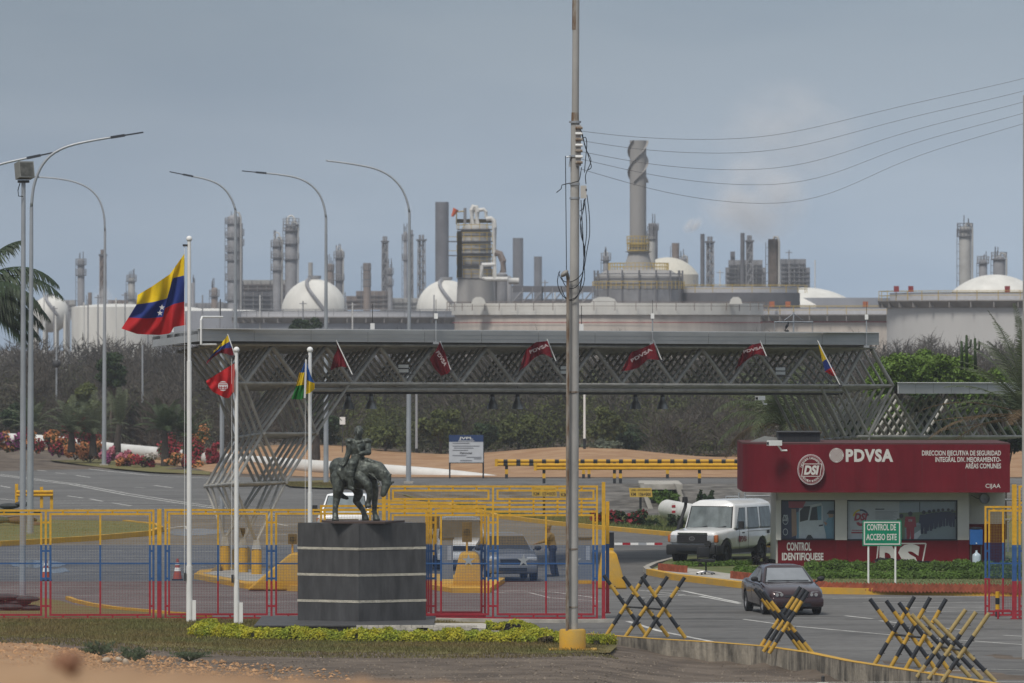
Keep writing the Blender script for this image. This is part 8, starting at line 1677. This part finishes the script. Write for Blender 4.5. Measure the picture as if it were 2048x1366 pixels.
tower('short stack rising just behind the white sphere', 621, 9, 525, 620, 1250, M_plantl, (), 1, False, dome=False, ladder=False); tower('dark column with platform right of the white sphere', 678, 14, 503, 620, 1300, M_plantd, (515, 560), 1.5, gooseneck=True); tower('shorter braced column next to the dark platformed one', 660, 14, 527, 620, 1305, M_plantb, (540, 570), 1.2, False)
tower('brown banded stack on the grey plant building', 734, 15, 526, 620, 1300, M_plantb, (540, 558, 572), 1.06, False, dome=False); tower('small column right of the lattice masts', 780, 10, 535, 620, 1320, M_plant, (548, 570), 1.4, False)
tower('dark tall stack left of the big distillation column', 884, 27, 404, 620, 1500, M_plantd, (), 1, False, dome=False, ladder=False, name='smoke_stack')
tower('hazy dark stack right of the big column', 1036, 21, 476, 620, 1900, M_plantd, (), 1, False, dome=False, ladder=False, name='smoke_stack'); tower('faint short stack far right of the big column', 1076, 16, 513, 620, 2100, M_plantd, (), 1, False, dome=False, ladder=False, name='smoke_stack')
tower('grey column at far left between lamp and flag', 162, 14, 517, 640, 1350, M_plant, (529, 550), 1.5, False, seed=3); tower('small stack beside the far left column', 180, 8, 585, 640, 1350, M_plantb, (), 1, False, dome=False); tower('squat light column left of the big flag', 263, 14, 556, 640, 1250, M_plantl, (562, 598), 1.4, False); tower('small brown column left of the lamp-lined columns', 429, 13, 575, 640, 1250, M_plantb, (592,), 1.5, False); tower('thin small column just right of the tallest flagpole', 386, 8, 565, 640, 1260, M_plant, (), 1, False)
tower('slim column in front of the tall concrete stack', 1303, 15, 472, 640, 960, M_plantl, (478,), 1.25, False, ladder=True); tower('dark column behind the slim one beside the concrete stack', 1307, 17, 446, 560, 1200, M_plantd, (460,), 1.2, False); tower('pot-like small column left of the concrete stack', 1212, 12, 512, 620, 1100, M_plant, (520,), 1.6, False, gooseneck=True)
tower('light brown small chimney right of the concrete stack', 1351, 13, 486, 600, 1250, M_plantb, (), 1, False, dome=False, taper=1.15); tower('grey vessel beside the light brown chimney', 1365, 16, 515, 600, 1260, M_plant, (525,), 1.3, True)
tower('sooty black-topped stack in the right half', 1546, 20, 478, 620, 1000, M_burn, (), 1, True, dome=False, ladder=True, name='smoke_stack')
tower('tall dark-topped column at far right', 1930, 24, 452, 620, 1150, M_plantl, (460, 472), 1.3, True, rail=M_plantd); tower('small column right of the tall far right one', 1966, 17, 520, 620, 1150, M_plant, (526,), 1.4, False); tower('stout column nearest the right edge', 1998, 24, 512, 620, 1140, M_plant, (518,), 1.3, True)
tower('thin far stack among the lattice masts', 811, 8, 463, 620, 1400, M_plant, (480, 520), 1.5, False)
# concrete stack with helical strakes
o, c, r, zt = tower('tall concrete stack with spiral fins, tallest of all', 1276, 33, 281, 520, 960, M_concs, (), 1, False, dome=False, ladder=False, name='smoke_stack')
for ph in range(3):
    b = MB(); pts = []; z0_ = P(0, 366, 960).z
    for k in range(30): t_ = k / 29; a = ph * 2 * PI / 3 + 4.2 * t_; pts.append((a, z0_ + (zt - z0_) * t_))
    vs = []
    for a, z_ in pts: vs += [c + V((r * math.cos(a), r * math.sin(a), z_)), c + V((r * 1.28 * math.cos(a), r * 1.28 * math.sin(a), z_)), c + V((r * 1.28 * math.cos(a + .06), r * 1.28 * math.sin(a + .06), z_ + .1))]
    b.add(vs, [(3 * k, 3 * k + 1, 3 * k + 4, 3 * k + 3) for k in range(29)] + [(3 * k + 1, 3 * k + 2, 3 * k + 5, 3 * k + 4) for k in range(29)]); b.part('spiral_fin', M_concs, o)
for y, pw in ((487, 1.35), (500, 1.3)):
    z_ = P(0, y, 960).z; b = MB(); b.lathe([(r, z_ - .15), (r * pw, z_ - .15), (r * pw, z_), (r, z_)], c, 24)
    for k in range(20): a = 2 * PI * k / 20; b.box(c + V((r * pw * math.cos(a), r * pw * math.sin(a), z_ + .5)), (.07, .07, 1.0))
    for h_ in (.5, 1.0): b.lathe([(r * pw, z_ + h_ - .04), (r * pw, z_ + h_ + .04)], c, 24)
    b.part('gallery', M_handr, o)
# furnace below it
D = 955; u = D / F; c = GP2(1277, D); o = thing('furnace', 'octagonal grey furnace with railed decks below the concrete stack', 'furnace', c)
b = MB(); b.lathe([(26 * u * 1.05, P(0, 503, D).z), (20 * u, P(0, 506, D).z), (30 * u, P(0, 538, D).z), (66 * u, P(0, 541, D).z), (86 * u, P(0, 553, D).z), (86 * u, P(0, 578, D).z)], c, 16); b.part('hood', M_concs, o, True); b = MB(); b.lathe([(88 * u, P(0, 579, D).z), (88 * u, P(0, 612, D).z), (88 * u, 0)], c, 16); b.part('casing', M_plant, o)
b = MB()
for k in range(16): a = 2 * PI * k / 16; b.bb(c + V((88 * u * math.cos(a) - .12, 88 * u * math.sin(a) - .12, P(0, 612, D).z)), c + V((88 * u * math.cos(a) + .12, 88 * u * math.sin(a) + .12, P(0, 541, D).z)))
for y in (548, 558, 568): b.lathe([(87 * u, P(0, y, D).z - .06), (87 * u, P(0, y, D).z + .06)], c, 16)
b.part('frame', M_plantd, o)
for y, rr_ in ((541, 60), (578, 92)):
    z_ = P(0, y, D).z; b = MB()
    for k in range(48): a = 2 * PI * k / 48; b.box(c + V((rr_ * u * math.cos(a), rr_ * u * math.sin(a), z_ + .5)), (.07, .07, 1.0))
    for h_ in (.5, 1.0): b.lathe([(rr_ * u, z_ + h_ - .04), (rr_ * u, z_ + h_ + .04)], c, 32)
    b.part('railing', M_handr, o)
# big distillation column with pipes and windsock
o, c, r, zt = tower('big banded distillation column with pipes and yellow railings', 951, 62, 446, 640, 930, M_plantl, (458, 482, 506, 530, 556), 1.2, False, rail=M_handr, ladder=False)
u = 930 / F
b = MB(); b.lathe([(38 * u, P(0, 607, 930).z), (36 * u, P(0, 560, 930).z), (31.5 * u, P(0, 530, 930).z)], c, 24); b.part('skirt', M_concs, o, True)
for y in (470, 498, 512, 528, 552): z_ = P(0, y, 930).z; b = MB(); b.lathe([(r * 1.02, z_ - .2), (r * 1.05, z_), (r * 1.02, z_ + .2)], c, 24); b.part('ring', M_plant, o)
def col(pts, rad, m, nm='pipe'): b = MB(); b.tube([P(x, y, 924) for x, y in pts], rad, 8); b.part(nm, m, o, True)
col([(944, 448), (944, 420), (947, 413), (952, 414), (954, 424), (954, 448)], .35, M_pipew); col([(957, 420), (968, 419), (972, 424), (972, 436)], .25, M_pipew); col([(972, 438), (982, 437), (988, 442), (989, 455), (989, 560)], .32, M_pipew); col([(930, 446), (930, 416)], .2, M_plant); col([(913, 448), (913, 424), (932, 422)], .1, M_handr); col([(963, 530), (963, 555), (972, 558), (1015, 558)], .3, M_pipew); col([(963, 530), (990, 529)], .28, M_pipew); col([(990, 505), (1000, 508), (1006, 522), (1006, 545)], .45, M_plantb)
bar(P(912, 438, 924), P(985, 446, 924), M_handr, 'top_gallery', o); bar(P(914, 462, 924.5), P(924, 555, 924.5), M_handr, 'side_ladder', o)
for y in (482, 510): bar(P(896, y, 926), P(918, y + 2, 926) + V((0, 2, 0)), M_plantd, 'side_platform', o); bar(P(897, y - 9, 926), P(917, y - 8, 926), M_handr, 'side_rail', o)
b = MB(); b.cyl(P(904.5, 433, 923), P(912, 418, 923), .16, .42, 10); b.obj('windsock', mat('windsock_orange', (.55, .10, .03), .8), 'orange windsock on top of the big distillation column', 'windsock', smooth=True)
# vessel block right of the big column
o = thing('vessel_block', 'cluster of grey vessels and dark pipe rack right of the big column', 'plant', GP2(1000, 940))
for px, w_, y0 in ((985, 16, 548), (1004, 22, 545), (1018, 12, 552)): b = MB(); c = GP2(px, 940); q = w_ * 940 / F / 2; b.lathe([(q, 0), (q, P(0, y0 + 4, 940).z), (q * .5, P(0, y0, 940).z), (0, P(0, y0 - 1, 940).z)], c, 14); b.part('vessel', M_plant, o, True)
b = MB(); b.cyl(P(1017, 562, 935), P(1038, 562, 935), .42, .42, 12); b.part('drum', M_pipew, o, True)
bar(P(1020, 572, 945), P(1190, 584, 945) + V((0, 5, 0)), M_plantd, 'pipe_rack', o); bar(P(1020, 598, 945), P(1190, 606, 945) + V((0, 5, 0)), M_plantd, 'lower_rack', o)
for k in range(9): bar(P(1024 + 20 * k, 575, 944.5), P(1026 + 20 * k, 640, 944.5), M_plant, 'column', o)
for k in range(8): rod(P(1026 + 20 * k, 604, 944.3), P(1043 + 20 * k, 584, 944.3), .1, M_plant, 'brace', o)
def block(label, D, boxes, cat='plant building', name='plant_building', m=M_plant):
    o = thing(name, label, cat, GP2(sum(b_[0] + b_[2] for b_ in boxes) / 2 / len(boxes), D))
    for x0_, y0, x1_, y1, mm in boxes: bar(P(x0_, y0, D), P(x1_, y1, D) + V((0, 4, 0)), mm or m, 'volume', o)
    rr = random.Random(int(boxes[0][0]))
    for x0_, y0, x1_, y1, mm in boxes:
        n = int((x1_ - x0_) / 9)
        for k in range(1, n): bar(P(x0_ + 9 * k, y0 + 1, D - .25), P(x0_ + 9 * k + 1.0, y1, D - .06), M_plantd if k % 2 else M_plantl, 'frame_post', o)
        for k in range(1, max(2, int((y1 - y0) / 9))): bar(P(x0_, y0 + 9 * k, D - .36), P(x1_, y0 + 9 * k + 1.2, D - .12), M_plantd, 'deck', o)
    return o
block('open-deck plant structure between the tall columns and white sphere', 1320, [(476, 560, 572, 568, M_plantl), (478, 568, 570, 582, M_plantb), (470, 582, 575, 640, M_plantd)]); block('low grey-pink plant hall left of the lattice masts', 1320, [(712, 582, 785, 620, M_plantb), (692, 592, 712, 620, M_plantb)]); block('grey blocky plant building left of the sooty stack', 1350, [(1458, 520, 1525, 600, None), (1452, 535, 1532, 600, None), (1462, 503, 1470, 521, M_plantd)]); block('grey blocky plant building right of the sooty stack', 1360, [(1562, 518, 1612, 600, None), (1570, 535, 1620, 600, None)])
block('small plant clutter at the far left horizon', 1300, [(215, 600, 290, 625, M_plantb), (70, 600, 150, 640, M_plantl)]); block('low plant clutter behind the flagpole', 1300, [(330, 606, 470, 640, M_plant)]); block('low plant clutter between the sphere and lattice masts', 1340, [(760, 596, 880, 625, M_plantl)]); block('low grey plant skyline right of the furnace', 1300, [(1365, 578, 1600, 600, M_plantl)])
def lattice(label, px, wpx, y0, y1, D, m=M_plant, stackp=None, taper=.75, r=.09):
    u = D / F; c = GP2(px, D); w0, zt = wpx * u / 2, P(0, y0, D).z; o = thing('lattice_mast', label, 'mast', c, group='lattice masts'); b = MB(); n = 12; zs_ = [zt * k / n for k in range(n + 1)]
    def cr(k): w_ = w0 * (1 + (taper - 1) * k / n); return [c + V((sx * w_, sy * w_, zs_[k])) for sx, sy in ((-1, -1), (1, -1), (1, 1), (-1, 1))]
    for k in range(n):
        A, B = cr(k), cr(k + 1)
        for i in range(4): b.cyl(A[i], B[i], r * 1.3, None, 4, False); b.cyl(A[i], B[(i + 1) % 4], r, None, 3, False); b.cyl(A[(i + 1) % 4], B[i], r, None, 3, False); b.cyl(B[i], B[(i + 1) % 4], r, None, 3, False)
    b.part('lattice', m, o)
    for sx in (-.35, .3): b = MB(); b.cyl(c + V((sx * w0, 0, 0)), c + V((sx * w0, 0, zt + 1.0)), .28, .22, 8); b.part('flare_riser', m, o, True)
    if stackp: b = MB(); q = GP2(stackp[0], D); b.cyl(q, P(stackp[0], stackp[1], D), stackp[2], stackp[2] * .9, 8); b.part('stack', M_plantd, o, True)
    b = MB(); b.box(c + V((0, 0, zt)), (w0 * 2.2, w0 * 2.2, .3)); b.part('top_deck', M_plantd, o)
lattice('twin-topped lattice mast left of the headless street lamp', 770, 15, 483, 620, 1350); lattice('lattice mast right beside the headless street lamp', 843, 19, 480, 620, 1350); lattice('lattice mast behind the headless street lamp', 822, 10, 470, 620, 1360); lattice('reddish lattice tower behind the roadside lamp at far left', 206, 15, 510, 640, 1300, M_plantb); lattice('lattice mast with smoking stack right of the concrete stack', 1420, 18, 484, 600, 1250, stackp=(1405, 468, .42)); lattice('lattice mast with stack before the grey building', 1499, 16, 482, 600, 1250, stackp=(1485, 466, .42))
# service poles and pipe clutter
ORD = 'first second third fourth fifth sixth seventh eighth ninth tenth eleventh twelfth thirteenth fourteenth fifteenth sixteenth seventeenth eighteenth nineteenth twentieth twenty-first twenty-second twenty-third twenty-fourth twenty-fifth'.split()
for k, (px, y0, D) in enumerate(((88, 575, 1000), (108, 612, 900), (137, 600, 950), (168, 605, 900), (176, 598, 920), (196, 590, 900), (232, 596, 950), (250, 585, 980), (296, 600, 900), (345, 570, 1000), (405, 590, 980), (440, 600, 940), (520, 590, 1000), (606, 602, 900), (690, 585, 1000), (705, 605, 950), (868, 590, 1000), (1090, 560, 1000), (1110, 575, 980), (1190, 590, 900), (1388, 560, 1000), (1440, 540, 1100), (1525, 550, 1100), (1578, 500, 1150), (1630, 520, 1150))):
    o = thing('service_pole', 'thin service pole, ' + ORD[k] + ' from the left in the plant skyline', 'pole', GP2(px, D), group='thin service poles of the plant'); rod(GP2(px, D), P(px, y0, D), .09, M_plant if k % 3 else M_pipew, 'shaft', o, 6)
    if k % 2: rod(P(px - 7, y0 + 5, D), P(px + 7, y0 + 5, D), .07, M_plant, 'crossarm', o, 6)
# steam
def steam(label, px, py, rx, ry, D, dens, seed, thr=.44, sc_=1.7, rot=0.0):
    u = D / F; c = P(px, py, D); b = MB(); b.ball((0, 0, 0), 1, 20, 12); m = bpy.data.materials.new('steam_%d' % seed); m.use_nodes = True; t = m.node_tree; t.nodes.clear(); lk = t.links.new; om = t.nodes.new('ShaderNodeOutputMaterial'); pv = t.nodes.new('ShaderNodeVolumePrincipled'); pv.inputs['Color'].default_value = (.99, .99, 1, 1); pv.inputs['Anisotropy'].default_value = -.35
    tcn = t.nodes.new('ShaderNodeTexCoord'); ln = t.nodes.new('ShaderNodeVectorMath'); ln.operation = 'LENGTH'; nn = t.nodes.new('ShaderNodeTexNoise'); nn.inputs['Scale'].default_value = sc_; nn.inputs['Detail'].default_value = 4; mpn = t.nodes.new('ShaderNodeMapping'); mpn.inputs['Location'].default_value = (seed * 3.1, seed * 1.7, 0)
    fo = t.nodes.new('ShaderNodeMapRange'); fo.inputs['From Min'].default_value = 1; fo.inputs['From Max'].default_value = .25; fo.interpolation_type = 'SMOOTHSTEP'; nr = t.nodes.new('ShaderNodeMapRange'); nr.inputs['From Min'].default_value = thr; nr.inputs['From Max'].default_value = thr + .28; mu = t.nodes.new('ShaderNodeMath'); mu.operation = 'MULTIPLY'; m2 = t.nodes.new('ShaderNodeMath'); m2.operation = 'MULTIPLY'; m2.inputs[1].default_value = dens
    lk(tcn.outputs['Object'], ln.inputs[0]); lk(ln.outputs['Value'], fo.inputs['Value']); lk(tcn.outputs['Object'], mpn.inputs['Vector']); lk(mpn.outputs['Vector'], nn.inputs['Vector']); lk(nn.outputs['Fac'], nr.inputs['Value']); lk(fo.outputs['Result'], mu.inputs[0]); lk(nr.outputs['Result'], mu.inputs[1]); lk(mu.outputs[0], m2.inputs[0]); lk(m2.outputs[0], pv.inputs['Density']); lk(pv.outputs['Volume'], om.inputs['Volume'])
    o = bpy.data.objects.new('steam_plume', b.mesh('steam_plume', m)); link(o); o.location = c; o.scale = (rx * u, min(rx, ry) * u, ry * u); o.rotation_euler = (0, rot, 0); tag(o, label, 'steam', kind='stuff')
steam('broad white steam cloud drifting above the sooty stack', 1510, 400, 130, 105, 1300, .2, 1, .36); steam('faint upper veil of the steam cloud', 1580, 270, 180, 140, 1350, .06, 2, .38); steam('small curl of steam from the lattice mast stack', 1386, 450, 28, 17, 1250, 1.0, 3, .36, 1.7, -.6); steam('tiny curl of steam over the second stack', 1478, 458, 14, 7, 1250, .3, 4, .36); steam('white steam puff behind the roadside lamp at far left', 206, 598, 26, 36, 1200, .35, 5, .38); steam('thin wisp of steam above the headless street lamp', 816, 420, 11, 20, 1300, .3, 6, .36)
# ------------------------------------------------------------------ haze: even, pale air round everything
hz = MB(); hz.bb((-1520, -320, -4.5), (1520, 3020, 95))
mh = bpy.data.materials.new('haze_air'); mh.use_nodes = True; t = mh.node_tree; t.nodes.clear()
o = t.nodes.new('ShaderNodeOutputMaterial'); pv = t.nodes.new('ShaderNodeVolumePrincipled')
pv.inputs['Color'].default_value = (0.80, 0.86, 0.95, 1); pv.inputs['Density'].default_value = 0.00015; pv.inputs['Anisotropy'].default_value = 0.0
t.links.new(pv.outputs['Volume'], o.inputs['Volume'])
hz.obj('haze', mh, kind='stuff', label='thin pale haze lying over the whole plant', cat='haze', base=(0, 0, 0))
bpy.data.scenes.remove(TMP)
